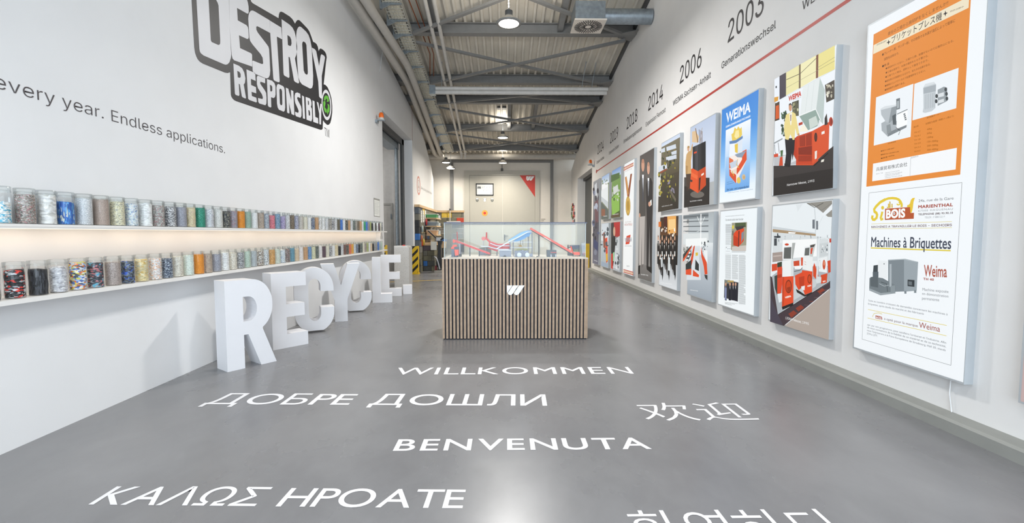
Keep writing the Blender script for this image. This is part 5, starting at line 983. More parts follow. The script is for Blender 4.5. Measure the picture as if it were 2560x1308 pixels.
    a.P('e6eaec', (163,495), (220,500), (218,610), (164,602)); a.E('5a6064', (200,518), 3, 4); a.P('3f474c', (135,528), (162,524), (161,592), (130,590)); a.P('59636a', (130,568), (165,566), (165,600), (130,600)); a.P('aab3b8', (233,520), (246,518), (246,660), (233,660)); a.L('3c4448', .004, (180,630), (215,640), (222,690)); a.L('c0c8cc', .003, (170,640), (200,655), (230,650)); a.P('8a9499', (240,655), (268,650), (268,695), (240,698))
    a.T('Weima', 'a8503e', (446,594), (588,600), (446,524), '', .012); a.T('TH 40', 'a04a3c', (442,617), (507,622), (442,603), '', .03, .1)
    a.T('Machine exposée', '8a8e94', (437,683), (598,698), (437,666)); a.T('en démonstration', '8a8e94', (435,708), (597,726), (435,692)); a.T('permanente', '8a8e94', (434,738), (540,749), (434,724))
    a.T('Suite au nombre croissant de demandes concernant les machines à', '7a7e84', (103,748), (592,836), (103,737)); a.T('briquettes, après étude du marché et des fabricants', '7a7e84', (101,768), (445,832), (101,757))
    a.L('dcc846', .003, (100,799), (587,898)); a.L('dcc846', .003, (98,852), (585,962)); a.L('d8c870', .004, (128,845), (138,825), (165,820), (188,828)); a.P('a8503e', (147,836), (186,844), (189,862), (147,855)); a.T('BOIS', 'f4f4f4', (150,853), (184,859), (150,842), '', .03)
    a.T('a opté pour la marque', '6a4a50', (200,862), (408,908), (200,848)); a.T('Weima', '9c4c40', (415,911), (545,938), (415,876))
    for k, (s, x0, y0, x1, y1) in enumerate((("qui, par son programme, peut satisfaire l'artisanat et l'industrie. Afin", 97,897,583,1011), ('de vous convaincre de la fiabilité de ce matériel et de sa technicité,', 96,914,582,1034), ("nous l'exposerons à la Foire Européenne de Strasbourg, Hall 20, stands", 95,932,580,1057), ('274 à 277.', 94,952,160,968))): a.T(s, '74787e', (x0,y0), (x1,y1), (x0,y0-11))
lightbox(2.605, 3.47, .30, ZT, 'tallest white light box with an orange Japanese leaflet over a French machine advert', big, (2130,0), 2.7256)

def hannover(a, W):
    W('e9eef3'); a.P('e6dfa6', (213,268), (320,205), (318,395), (213,455)); a.P('eae4b4', (332,198), (460,125), (458,315), (332,390)); a.P('e4d98c', (478,118), (612,44), (612,240), (478,305))
    a.P('6d5a42', (320,203), (333,196), (332,392), (318,398)); a.P('74452f', (460,126), (478,116), (476,308), (458,315)); a.P('433c48', (160,295), (214,265), (213,460), (160,490)); a.P('e6ecf4', (118,322), (160,298), (160,490), (118,505)); a.P('22252c', (128,378), (138,374), (138,392), (128,395))
    a.L('5a5242', .006, (216,325), (330,275), (460,150)); a.L('8a8468', .003, (215,392), (612,170)); a.L('8a8468', .003, (470,228), (612,140)); a.L('c9d0d6', .004, (118,512), (612,240))
    a.P('4a443c', (532,368), (610,325), (608,482), (543,512)); blobs(a, 16, 545, 600, 370, 470, 5, 16, ['cfcab8', 'a59f8c', 'e0dccc'], 3); a.P('4a3a2c', (124,520), (160,502), (160,652), (122,665)); a.P('d05a22', (130,540), (155,530), (158,640), (128,650)); a.P('d89a30', (118,470), (152,462), (148,495), (118,510)); a.P('5a5a46', (262,510), (318,490), (318,620), (268,625)); blobs(a, 12, 270, 312, 505, 600, 5, 14, ['c8c8a0', '8a8a62', '33372c'], 5)
    a.T('WEIMA', 'c63a2a', (233,502), (338,455), (233,462), '', .045); a.L('a8b0b8', .003, (270,495), (338,468))
    blobs(a, 26, 178, 215, 580, 790, 6, 26, ['2e4632', '3d5a3e', '55705a', '27382a'], 9)
    a.P('3a3534', (112,1030), (188,1028), (430,1018), (560,900), (602,868), (597,1210), (110,1275)); a.P('2a2625', (112,1130), (600,1050), (597,1210), (110,1275)); a.P('b9bcc0', (115,950), (300,930), (300,1020), (115,1030)); a.P('d9dee1', (190,950), (262,925), (300,985), (190,1032))
    a.P('8f959a', (115,840), (185,802), (186,812), (115,852)); a.L('2c2c30', .006, (120,855), (125,920), (140,940)); a.L('2c2c30', .006, (150,840), (160,930)); a.P('cc4a28', (165,960), (185,952), (189,1027), (157,1029)); a.P('4a6a40', (168,905), (190,900), (186,950), (172,955)); a.P('d04a2a', (115,935), (150,928), (150,955), (115,960))
    a.P('dfe5e5', (330,615), (352,385), (492,308), (532,410), (518,690), (490,652), (457,568), (320,622)); a.P('b9c6c4', (492,308), (532,410), (518,690), (488,655), (462,565)); a.P('8fa49c', (322,622), (457,568), (497,655), (470,705), (395,738)); a.P('c8d2cc', (400,650), (460,620), (480,690), (410,730)); a.L('f3f5f5', .008, (320,622), (457,566), (497,655))
    a.L('c3cccb', .003, (400,365), (372,590)); a.L('c3cccb', .003, (445,335), (420,575)); a.P('f1ecd8', (335,710), (360,690), (400,745), (325,752)); a.P('b03a20', (318,680), (350,668), (350,690), (318,702))
    a.P('c2411f', (303,788), (428,745), (430,1015), (296,1012)); a.P('d4532b', (428,745), (570,668), (563,900), (430,1015)); a.P('9a3219', (325,792), (424,757), (424,862), (327,872)); a.L('d4532b', .006, (375,772), (375,868)); a.P('862a15', (316,882), (426,866), (426,940), (316,938)); a.P('9c3319', (316,945), (426,942), (424,992), (314,994)); a.P('c94a26', (296,1012), (430,1015), (470,975), (480,985), (435,1025), (296,1025))
    a.P('b83a1c', (275,815), (303,788), (303,990), (275,935)); a.E('26201f', (458,795), 12, 38); a.E('5a2a1c', (458,795), 7, 26); a.P('eceae4', (505,752), (530,742), (530,765), (505,774)); a.P('e4e2dc', (450,912), (468,904), (466,968), (450,976)); a.E('b63a20', (582,668), 16, 38); a.E('8a2a18', (586,668), 9, 26); a.P('3a3634', (530,640), (548,600), (556,690), (530,700)); a.L('1c1a1a', .01, (440,1030), (560,925)); a.P('e8e4d8', (505,980), (528,975), (522,996), (500,1000)); a.P('dfe3e6', (485,655), (497,655), (488,715), (476,715))
    a.P('201e24', (205,808), (288,800), (282,900), (268,985), (262,930), (250,1032), (203,1030), (215,930)); a.P('1a181c', (200,1010), (246,1018), (246,1040), (203,1034)); a.P('e6d48c', (214,612), (240,598), (268,590), (292,602), (318,740), (324,772), (305,778), (290,720), (284,815), (270,818), (250,770), (235,818), (210,812), (198,740), (200,690)); a.P('cdb86e', (284,690), (300,775), (290,720)); a.P('f2f0ea', (243,602), (264,596), (258,690), (252,700), (246,650)); a.P('6a3a4a', (250,612), (257,610), (256,660), (251,665)); a.E('c99473', (250,552), 13, 32); a.P('4c423c', (237,545), (238,525), (250,515), (262,525), (262,545), (255,530), (244,530)); a.E('c99473', (318,775), 8, 12)
    caption(a, 'Hannover Messe, 1993', (222,1195), (446,1160), (222,1170))
lightbox(3.79, 4.63, ZM-.005, 2.757, 'light box photo of a man in a yellow jacket beside a big red shredder', hannover, (1900,100), 3.2708)

def ligna(a, W):
    W('e3e9ec'); a.P('8f8d86', (400,62), (620,40), (620,182), (585,180), (480,95)); a.P('e6ebee', (530,160), (620,70), (620,118), (545,182)); a.L('55534f', .006, (405,62), (470,100), (545,60)); a.L('7a7874', .005, (440,60), (530,125), (620,60)); a.P('dbe1e4', (310,75), (370,68), (325,135)); a.L('ccd3d6', .012, (470,100), (478,210), (478,330))
    a.L('cfd6da', .004, (545,170), (500,260), (478,300)); a.P('6c737a', (452,205), (472,203), (472,282), (452,280)); a.P('6c737a', (484,215), (500,215), (500,290), (484,290)); a.P('a58d6e', (110,285), (480,328), (480,345), (110,312)); a.P('c7ced2', (110,262), (480,318), (480,328), (110,285)); a.P('f6f8f8', (245,310), (310,315), (300,325), (245,322)); a.P('d3d9db', (110,315), (480,348), (600,360), (600,560), (110,560)); blobs(a, 22, 115, 600, 330, 420, 4, 14, ['8f969a', 'b9bfc2', '6c7478', 'e3e7e9'], 31)
    a.P('3c4248', (122,345), (178,345), (178,360), (158,362), (158,322), (148,322), (148,362), (122,360)); a.P('44494e', (122,365), (146,365), (146,428), (122,428)); a.P('a0938c', (108,490), (195,480), (195,560), (108,570)); a.P('c1b4ad', (115,515), (185,508), (185,518), (115,525)); a.P('f2f4f4', (195,380), (490,370), (490,520), (195,540))
    a.P('aab0b5', (103,690), (195,620), (600,600), (606,728), (290,930), (152,1020)); a.P('c4cacd', (290,700), (500,720), (480,780), (290,900)); a.P('44383e', (90,690), (105,700), (155,1022), (605,740), (605,792), (205,1118), (88,1082));
    for k in range(9): a.L('8a4434' if k % 2 else '6e5a5c', .004, (215+k*42, 1062-k*31), (250+k*42, 1078-k*34))
    for k in range(5): a.P('8a3c2c', (245+k*62,1015-k*48), (290+k*62,985-k*48), (320+k*60,1010-k*50), (270+k*62,1048-k*52)) if k in (0, 1, 4) else None
    a.L('1c1c20', .006, (152,1024), (606,735)); a.P('ada198', (213,1118), (605,800), (592,1240)); a.P('4a4450', (90,860), (150,1010), (200,1115), (88,1082))
    a.P('d04a28', (103,588), (150,582), (148,640), (103,650)); a.P('36402f', (150,575), (190,565), (190,640), (150,650)); a.P('3c4440', (125,690), (150,680), (150,860), (128,790)); a.P('d8492a', (150,615), (192,608), (192,760), (182,840), (150,842)); a.P('b23a1e', (150,680), (190,672), (190,700), (150,708)); a.P('dfe4e7', (150,845), (195,835), (195,905), (165,920))
    a.P('e9ecec', (198,560), (290,548), (290,702), (193,695)); a.P('d6dbdc', (268,552), (290,548), (290,702), (268,700)); a.P('e8ebeb', (205,432), (278,428), (276,552), (198,548)); a.P('5e615f', (210,445), (272,440), (268,540), (204,540)); a.P('a9adab', (278,405), (306,403), (284,542), (274,545)); a.E('c8482c', (232,418), 18, 10)
    a.P('dd4d28', (193,697), (290,690), (288,930), (190,965)); a.P('c4431f', (193,697), (210,697), (206,958), (190,965)); a.E('7c2f1a', (247,780), 28, 58); a.E('c8461f', (247,780), 22, 48); a.P('9a3618', (232,790), (264,780), (262,820), (240,826)); a.T('WEIMA', 'f2efe9', (218,884), (270,869), (218,868), '', .04); a.P('221f20', (190,955), (288,918), (288,940), (195,980))
    a.P('e6e9e9', (370,530), (456,526), (452,652), (366,630)); a.P('e6e9ea', (385,438), (432,432), (430,520), (378,524)); a.P('646765', (390,450), (428,444), (424,512), (384,514)); a.P('c3c8c6', (430,422), (482,410), (456,522), (428,520)); a.P('c9482c', (438,450), (458,445), (448,500), (436,500)); a.P('4c4846', (435,425), (478,415), (465,440), (435,445)); a.L('c8442c', .003, (385,565), (398,572)); a.L('c8442c', .003, (385,585), (398,592))
    a.P('dc4c28', (363,640), (452,650), (450,825), (388,852), (363,780)); a.E('7c2f1a', (428,715), 18, 40); a.E('c8461f', (428,715), 13, 32); a.T('WEIMA', 'f2efe9', (410,785), (445,775), (410,772), '', .04); a.P('d84a26', (303,685), (368,655), (384,700), (380,770), (335,812), (306,760)); a.P('b93c1f', (335,700), (384,690), (380,770), (345,800)); a.P('2a2826', (310,800), (345,820), (390,852), (450,826), (450,838), (388,868), (320,830)); a.P('e3e6e8', (355,780), (388,772), (385,812), (362,805)); a.P('f0f2f2', (300,600), (365,608), (355,630), (300,630)); a.P('c94a2c', (290,562), (340,555), (342,600), (292,605)); a.L('2c2c2c', .005, (295,650), (345,640), (365,620)); a.P('d34b2a', (355,530), (372,530), (370,600), (355,600))
    a.P('e6eaeb', (505,540), (582,520), (578,662), (508,650)); a.P('cf4a26', (525,682), (583,665), (576,745), (527,757)); a.P('d24c28', (458,610), (470,575), (505,690), (500,735), (460,690)); a.E('b9c2c6', (517,590), 9, 40); a.E('eef0f0', (517,590), 6, 34); a.E('c4502f', (553,592), 13, 42); a.E('e08a6a', (553,580), 7, 20); a.T('WEIMA', 'f2efe9', (542,745), (568,737), (542,733), '', .04)
    a.L('dfe5e8', .014, (490,740), (498,600), (508,370), (560,358), (592,370), (602,650)); a.L('c5ccd0', .004, (484,740), (492,600), (502,365)); a.P('c8ced0', (515,410), (590,400), (590,510), (515,525)); blobs(a, 10, 520, 585, 415, 500, 5, 14, ['f0f2f3', '6a7278', 'a8b0b4'], 12); a.P('c9462a', (582,560), (610,552), (610,655), (590,665)); a.P('d0d6d8', (485,690), (530,700), (528,745), (490,755)); a.P('c23c28', (600,368), (615,366), (614,400), (600,402))
    caption(a, 'LIGNA Messe, 1995', (222,1058), (421,1112), (222,1030))
lightbox(3.755, 4.615, ZB, ZN, 'light box photo of three red and white machines in a trade hall', ligna, (1900,490), 3.4417)

def blue(a, W):
    W('3f86d6', '4f95de', 0, .3); W('4f95de', '8fc2f0', .3, .62); W('8fc2f0', 'e4f0f8', .62, .86); W('e4f0f8', 'eef4f8', .86, 1)
    a.T('WEIMA', 'f4f8fc', (636,713), (848,615), (636,632), '', .03); [a.L('4f95de', .006, (650+k*40, 712-k*18), (668+k*40, 620-k*18)) for k in range(5)]; a.T('ZERKLEINERUNGSTECHNIK', 'f0f6fc', (635,757), (849,661), (635,737), 'I', .02, 0, .727)
    a.G('f0f4fa', 'a9cdf0', (636,778), (840,1050)); a.G('a9cdf0', '6aa6e4', (636,1012), (838,1272))
    a.P('e6c95c', (690,868), (684,812), (700,800), (712,752), (730,770), (742,742), (758,765), (772,748), (776,815), (755,850), (722,872)); a.P('f2e3a0', (708,830), (722,780), (748,775), (752,830), (725,850)); a.P('d8b83c', (728,890), (742,880), (732,968), (716,962))
    a.P('e9eff8', (672,888), (780,848), (776,962), (722,990), (665,1003)); a.P('d9e2ee', (722,880), (780,848), (776,962), (722,990)); a.P('5f83b4', (667,872), (722,862), (780,824), (782,846), (722,888), (668,896)); a.P('e3c24a', (712,900), (740,890), (738,975), (715,965))
    a.P('f1e6e0', (664,1005), (722,988), (814,940), (816,1030), (725,1236), (667,1165)); a.P('d9512c', (778,960), (814,940), (816,1030), (770,1105), (730,1160), (728,1110), (775,1030)); a.P('dc7248', (664,1010), (700,1032), (704,1095), (664,1108)); a.P('d6512d', (666,1110), (725,1162), (725,1236), (667,1168)); a.P('8b9aad', (712,988), (812,952), (775,1012), (735,1010)); a.P('c2cddc', (668,1060), (738,1030), (742,1080), (680,1110)); a.P('e6d9c8', (675,1128), (730,1105), (728,1150), (690,1150)); a.L('d8b83c', .01, (740,1025), (725,1070), (748,1100)); a.L('d8b83c', .012, (690,1130), (705,1170))
    a.E('e3c25a', (747,1208), 17, 28); a.E('d6b98c', (790,1180), 15, 24); a.E('c4a478', (793,1183), 9, 16)
    a.T('Hacker, Pressen', '37527a', (645,1230), (695,1216), (645,1223)); a.T('Zerkleinerungsmaschinen', '37527a', (645,1246), (708,1230), (645,1239)); a.T('Der Leise- und Langsamläufer!', '1f3558', (645,1297), (833,1270), (645,1275), 'I', .012, 0, .727); a.T('WEIMA Maschinenbau · Zerkleinerungstechnik', '7f95b4', (652,1320), (870,1288), (652,1313))
lightbox(4.935, 5.775, ZM-.005, 2.765, 'light box with a bright blue poster of a shredder cutaway', blue, (1630,100), 3.4424)

def news(a, W):
    W('e9f0f4', 'eff4f6'); a.T('Neue Zerkleinerungsmaschine beeindruckte Helmut-Werk', '5a5e62', (752,254), (945,239), (752,246)); a.T('Da staunte selbst der Kanzler', '33363a', (752,296), (934,288), (752,268), 'I', 0, 0, .727)
    a.R('9a9884', (816,316), (962,604)); a.P('c9c2bb', (817,560), (964,545), (962,604), (817,604)); a.P('4c5a3c', (850,318), (960,312), (960,360), (850,358)); a.P('d8c84a', (820,345), (840,340), (838,375), (820,378)); a.P('d9461f', (835,425), (862,395), (942,370), (938,500), (885,562), (832,545)); a.P('be3a18', (832,440), (882,470), (882,560), (832,545)); a.P('7c8894', (915,420), (940,400), (936,470), (912,520)); a.P('393638', (848,358), (948,345), (932,372), (868,396)); a.P('6c6a64', (820,400), (834,395), (834,440), (820,445)); a.P('2c2a2a', (885,400), (895,398), (890,555), (882,560))
    r_ = random.Random(4)
    for x0, x1, y0, y1, b in ((752,812,332,412,1), (752,812,418,545,0), (750,808,642,890,0), (818,880,644,892,0), (888,958,646,1150,0)):
        y = y0
        while y < y1: a.L('6c7074' if b else 'a0a5a8', .0034, (x0, y), (x1-(r_.random()*18 if r_.random() < .15 else 0), y+(x1-x0)*(-.02+.11*(y-330)/800))); y += 7.2
    a.L('8a8e92', .003, (818,608), (958,606)); a.L('8a8e92', .003, (818,616), (958,616)); a.L('9a9ea2', .002, (752,560), (752,628), (810,628), (810,560), (752,560)); a.L('3c4044', .006, (758,572), (768,565)); a.T('wertvoll', '5a6478', (770,585), (805,585), (770,573)); a.L('7a8084', .003, (758,605), (800,606))
    a.R('33343a', (744,896), (880,1122)); a.P('7c8074', (746,900), (800,900), (800,940), (746,935)); a.P('b9a060', (775,905), (838,905), (838,925), (775,922)); 
    for x, w in ((757, 10), (800, 15), (832, 14), (858, 18)): a.P('1b1d2a', (x-w,985), (x-w*.5,962), (x+w*.5,962), (x+w,985), (x+w*.9,1110), (x-w*.9,1108)); a.P('e8e8e8', (x-3,965), (x+3,965), (x+1,1000)); a.E('c99a80', (x,942), 8, 20); a.P('5a4a40', (x-8,935), (x,918), (x+8,935), (x,926))
    a.P('7d86a8', (746,985), (758,968), (766,985), (764,1105), (746,1100))
    for k in range(3): a.L('8a8e92', .003, (748,1128+k*8), (880-k*30,1142+k*8))
lightbox(4.885, 5.735, ZB-.01, ZN, 'light box with a white newspaper page and a photo of a red machine', news, (1630,480), 4.0879)

def loader(a, W):
    W('b9c6dc', 'd3dcec', 0, .5); W('d3dcec', 'c4ccd8', .5, .75)
    a.P('2b2725', (277,1182), (496,1186), (493,1416), (275,1444)); a.P('4a4643', (277,1182), (320,1182), (300,1260), (277,1260)); a.E('6a655f', (390,1330), 60, 30)
    a.P('dabd96', (345,790), (372,782), (404,830), (398,885), (345,880)); a.P('8a6a4a', (372,760), (378,758), (400,880), (392,885)); [a.L('7a5a3c' if k % 2 else '3a3a3c', .012, (405+k*9, 770+k*5), (412+k*7, 890)) for k in range(4)]; a.L('b08a5a', .01, (432,755), (418,885))
    a.P('303033', (350,922), (400,900), (463,870), (463,1090), (400,1132), (350,1112)); a.P('46464b', (372,912), (398,902), (398,1128), (372,1120)); a.P('222226', (425,890), (463,870), (463,1090), (425,1115)); a.L('5a5a60', .004, (410,896), (410,1125)); a.P('d84a28', (362,965), (386,958), (386,972), (362,980))
    a.P('dd5526', (313,1122), (350,1105), (400,1132), (463,1088), (465,1250), (395,1318), (318,1272)); a.P('c4471c', (395,1130), (463,1088), (465,1250), (395,1318)); a.P('e86a38', (313,1122), (395,1170), (390,1200), (315,1160)); a.P('f0eadf', (425,1155), (447,1142), (446,1158), (425,1172)); a.P('3a3634', (330,1200), (350,1208), (345,1225), (330,1218)); a.P('3a2420', (405,1190), (420,1180), (412,1290), (402,1300))
    a.P('c8a26e', (298,985), (315,958), (332,955), (343,905), (352,900), (345,985), (336,1040), (338,1150), (290,1155), (288,1060)); a.P('b08a58', (290,1080), (310,1085), (305,1156), (290,1155)); a.E('cf9f80', (313,938), 9, 20); a.P('b08a50', (303,930), (308,912), (322,912), (324,928)); a.P('cfa080', (343,900), (352,890), (352,908)); a.P('4a3a30', (292,1155), (336,1150), (325,1290), (300,1285)); a.P('3a2a26', (296,1270), (312,1265), (310,1300), (296,1300))
    a.b = (1630, 480); a.k = 4.0879; caption(a, "Des Schreiner's Liebling", (388,103), (511,87), (388,86))
lightbox(5.93, 6.74, ZM, 2.765, 'light box photo of a man loading boards into an orange machine', loader, (1630,100), 3.4424)

def hall(a, W):
    W('a8b0b4', 'c4ccd0', 0, .34); W('dfe5e7', 'c7ced4', .34, .5); W('c3cbd2', '9aa4ae', .5, 1)
    a.P('7d858a', (320,240), (577,215), (577,262), (320,280)); [a.L('565d62', .012, (320,258+k*48), (577,238+k*55)) for k in range(4)]; a.L('b9c1c4', .008, (320,400), (400,425), (577,370)); a.P('d6dcdd', (318,425), (577,420), (577,520), (318,540)); a.P('eef2f2', (345,480), (560,470), (560,545), (345,560)); a.P('f6f8f8', (496,225), (506,224), (500,640), (492,640)); a.L('f4f6f6', .01, (462,250), (500,340), (540,255)); blobs(a, 12, 505, 575, 500, 600, 6, 18, ['3c4046', '5a6066', '8a9298'], 8); blobs(a, 14, 318, 400, 560, 640, 6, 14, ['3c4448', '5c6a60', '8a8c84'], 18)
    a.P('d6dde2', (400,600), (480,600), (500,900), (350,900)); a.P('3a3c3a', (318,640), (380,570), (408,545), (370,640), (316,715)); a.P('dc5026', (316,690), (400,560), (412,540), (405,570), (330,700), (316,715))
    a.P('d84b24', (395,690), (425,560), (440,545), (418,700), (402,760)); a.P('2e3436', (345,740), (405,690), (402,800), (345,800)); a.P('3a4246', (350,680), (400,590), (405,640), (370,700)); a.P('dc4f28', (346,795), (404,785), (402,850), (346,845)); a.P('dc4f28', (420,795), (482,850), (478,872), (418,860)); a.P('2c3032', (445,690), (480,740), (480,810), (440,790)); a.P('d8b838', (446,620), (470,618), (470,650), (446,655)); [a.P('e6eaec', (350+k*14,690-k*38), (370+k*13,684-k*37), (370+k*13,700-k*36), (350+k*14,708-k*37)) for k in range(3)]
    a.P('d94c26', (500,560), (520,640), (560,720), (568,840), (540,845), (530,760), (505,660)); a.P('e9edee', (520,590), (568,600), (568,740), (545,680)); a.P('3a3c3c', (535,845), (568,850), (568,905), (545,880)); a.L('7c858c', .004, (490,660), (490,840)); caption(a, 'Lagerhalle Ilsfeld', (390,1004), (470,1018), (390,990))
lightbox(5.905, 6.72, ZB-.01, ZN, 'light box photo of long rows of red machines in a bright hall', hall, (1630,480), 4.0879)

def aerial(a, W):
    W('c6d3e8', 'd9e2ec', 0, .09); W('7a7462', '544c38', .05, .5); W('4a4234', '2c2721', .5, 1)
    blobs(a, 20, 532, 655, 245, 330, 5, 16, ['6a6a4a', '4c5a38', '8a7c4c', '3c4230'], 51)
    for q in (((545,268),(575,252),(577,283),(547,290)), ((585,250),(652,228),(656,258),(588,278)), ((582,322),(657,302),(658,332),(586,348)), ((530,390),(588,366),(592,405),(530,446)), ((620,285),(658,272),(658,298),(624,305)), ((600,490),(612,482),(610,510),(594,516)), ((612,530),(640,545),(645,580),(610,556))): a.P('ccd4de' if q[0][0] < 600 or q[0][1] < 400 else '8a8496', *q)
    a.P('8a4a30', (530,430), (588,400), (590,412), (530,448)); blobs(a, 46, 530, 656, 420, 640, 5, 17, ['8f8a3a', 'a89a3c', '6a6a30', '2c3322', '3c4228', '4c4a2a'], 52); blobs(a, 12, 560, 656, 330, 400, 6, 16, ['9a8c34', '5c6030', '2c3424'], 53); a.P('6a6252', (605,560), (618,555), (656,620), (650,640)); a.P('3a332a', (530,600), (600,610), (640,690), (527,712)); caption(a, 'WEIMA America, Inc. 2000', (553,676), (628,662), (553,667))
lightbox(7.13, 7.98, ZM, 2.775, 'light box aerial photo of white roofed buildings among autumn trees', aerial, (1460,280), 2.8423)

def group(a, W):
    W('3a2a20', '5c3a20', 0, .26); W('2a221e', '1f1b1a', .26, .66); W('b8bcc0', 'd9dde0', .66, 1)
    a.P('e3a557', (592,742), (655,738), (655,860), (595,865)); a.P('f0c98a', (600,765), (650,760), (650,830), (600,840)); a.P('d8732c', (530,782), (548,778), (548,815), (530,818)); a.P('4a1c18', (568,745), (590,744), (590,850), (568,850)); blobs(a, 14, 540, 650, 820, 880, 5, 14, ['f2eee8', 'e0c8a8', '2c2420'], 61)
    r_ = random.Random(9)
    for k, x in enumerate((528, 542, 556, 572, 586, 602, 618, 632, 646)):
        y0 = 895+(k % 2)*22; h = 1080+(k % 3)*40; sh = ['1d1c1e', '2c2522', '191a1d'][k % 3]
        a.P(sh, (x-8,y0+45), (x-3,y0+22), (x+3,y0+22), (x+8,y0+45), (x+7,h), (x+2,h+40), (x-2,h), (x-7,h)); a.P('e8e2da', (x-2,y0+30), (x+2,y0+30), (x,y0+62)); a.E('d0a084', (x,y0), 4.5, 19); a.P(['5a4230', '2c2622', 'b08a50'][k % 3], (x-4.5,y0-4), (x,y0-22), (x+4.5,y0-4), (x,y0-10)); a.E('cf9f80', (x-4,y0+125), 2.5, 8); a.P('f0f0ec', (x-3,y0+95), (x+3,y0+97), (x+3,y0+130), (x-3,y0+128))
    a.P('c4cacd', (545,1040), (560,1030), (560,1100), (548,1105)); a.P('d4dadb', (598,1030), (612,1036), (612,1130), (598,1126)); caption(a, 'Team WEIMA', (545,1215), (625,1228), (545,1207))
lightbox(7.12, 7.97, ZB-.015, ZN, 'light box photo of a group of people in dark clothes', group, (1460,280), 2.8423)

def twomen(a, W):
    W('55514f', '6e6a67', 0, .5); W('6e6a67', '8a8784', .5, .88); W('7c7976', '6a6764', .88, 1)
    a.P('6e6865', (397,720), (432,720), (428,900), (420,1100), (410,1112), (408,900), (404,1100), (392,1100)); a.P('b6b0ab', (394,725), (434,725), (430,860), (424,1080), (412,1085), (412,860), (405,1090), (392,1088)); a.P('4b4846', (392,490), (405,452), (418,440), (434,452), (440,500), (438,740), (393,745)); a.P('e9ebee', (412,446), (426,446), (420,600)); a.P('3d4a66', (417,470), (421,470), (421,630), (418,640)); a.E('cf9d84', (419,380), 11, 44); a.E('b8866e', (419,350), 9, 16); a.E('cf9d84', (396,735), 5, 16)
    a.P('2a282a', (440,520), (447,480), (458,462), (476,472), (487,500), (487,690), (484,760), (482,1110), (470,1115), (466,800), (458,1110), (444,1105), (446,800)); a.P('eceef0', (452,470), (464,468), (458,600)); a.P('2e3a58', (455,490), (460,490), (459,610)); a.E('d0a088', (458,400), 10, 44); a.E('b98a72', (458,372), 8, 16); a.P('f2f2ee', (470,632), (480,622), (481,660), (473,668)); a.E('cf9d84', (466,655), 9, 18); a.P('1a1818', (386,1095), (398,1090), (398,1150), (386,1155)); a.P('1a1818', (444,1095), (482,1105), (482,1150), (446,1120))
    caption(a, 'Geschäftsführung', (405,1158), (455,1165), (405,1146))
lightbox(8.36, 9.25, ZB-.02, 2.78, 'tall narrow light box with two men in suits on grey', twomen, (1460,280), 2.8423)

def medal(a, W):
    W('f0f3f4', 'f3f5f5'); 
    for k, c in enumerate(('b8482e', 'd8a878', 'b8482e')): a.L(c, .02, (282,398+k*9), (352,362+k*9)); a.L(c, .02, (280,1120+k*9), (350,1140+k*9))
    a.P('b5653a', (291,464), (303,458), (318,560), (316,604), (308,604)); a.P('8f4a2c', (330,442), (342,438), (322,604), (312,604), (314,560)); a.P('e0c060', (297,462), (300,460), (316,580), (313,590)); a.E('b8923a', (313,668), 17, 70); a.E('d4ae54', (313,666), 13, 58); a.E('b08a36', (313,666), 8, 38)
    a.T('Auszeichnung', 'c4b0a8', (292,428), (340,405), (292,418)); a.T('WIRTSCHAFTSMEDAILLE', 'b04a3c', (288,810), (343,806), (288,795)); a.T('Baden-Württemberg', 'b8a8a0', (293,788), (335,784), (293,778)); a.P('d8482c', (303,882), (331,872), (328,905), (322,938), (295,942), (299,912)); a.T('WEIMA', '9aa0a8', (290,925), (340,920), (290,895), '', .03); a.T('WEIMA Maschinenbau', 'a0a0a4', (290,958), (338,956), (290,948)); a.T('2009', '8a8a8e', (303,1100), (322,1102), (303,1090))
lightbox(9.63, 10.45, ZB-.02, 2.79, 'tall white light box with a gold medal on a ribbon', medal, (1460,280), 2.8423)

def field(a, W):
    W('6f94cc', 'b8cce0', 0, .16); W('7a9a58', '6a9440', .16, .5); W('5f8a34', '3a5224', .5, 1)
    a.P('4c6a3a', (193,450), (253,430), (253,470), (193,500)); a.P('8ab850', (195,620), (250,560), (252,700), (200,735)); blobs(a, 18, 197, 250, 520, 640, 4, 14, ['d8dcd8', 'c4c8c4', 'a8b0a0', '4a6a30'], 71); a.P('cfd4d0', (205,540), (240,515), (245,560), (212,590)); a.P('5c4a34', (193,735), (253,715), (253,745), (192,752)); caption(a, 'WEIMA Ilsfeld', (205,733), (245,728), (205,723))
lightbox(10.75, 11.65, ZM, 2.80, 'light box aerial photo of a bright green landscape', field, (1460,280), 2.8423)
def plant(a, W):
    W('9ab4d8', 'd4dfe8', 0, .2); W('8a9478', '6a705c', .2, 1)
    a.P('e4e8ea', (122,560), (172,500), (172,640), (122,600)); a.P('c4cace', (122,600), (172,640), (172,690), (122,630)); a.P('f0f2f3', (126,520), (170,490), (170,530), (126,555)); a.P('5c6460', (122,640), (172,700), (172,760), (122,762)); blobs(a, 10, 124, 170, 470, 520, 4, 10, ['7a8a6a', 'c8ccc8', '5a6a4a'], 81); a.P('8a5a44', (124,690), (150,690), (150,740), (124,740)); caption(a, 'Campus', (138,745), (165,742), (138,734))
lightbox(11.95, 12.85, ZM, 2.80, 'light box aerial photo of long white factory roofs', plant, (1460,280), 2.8423)
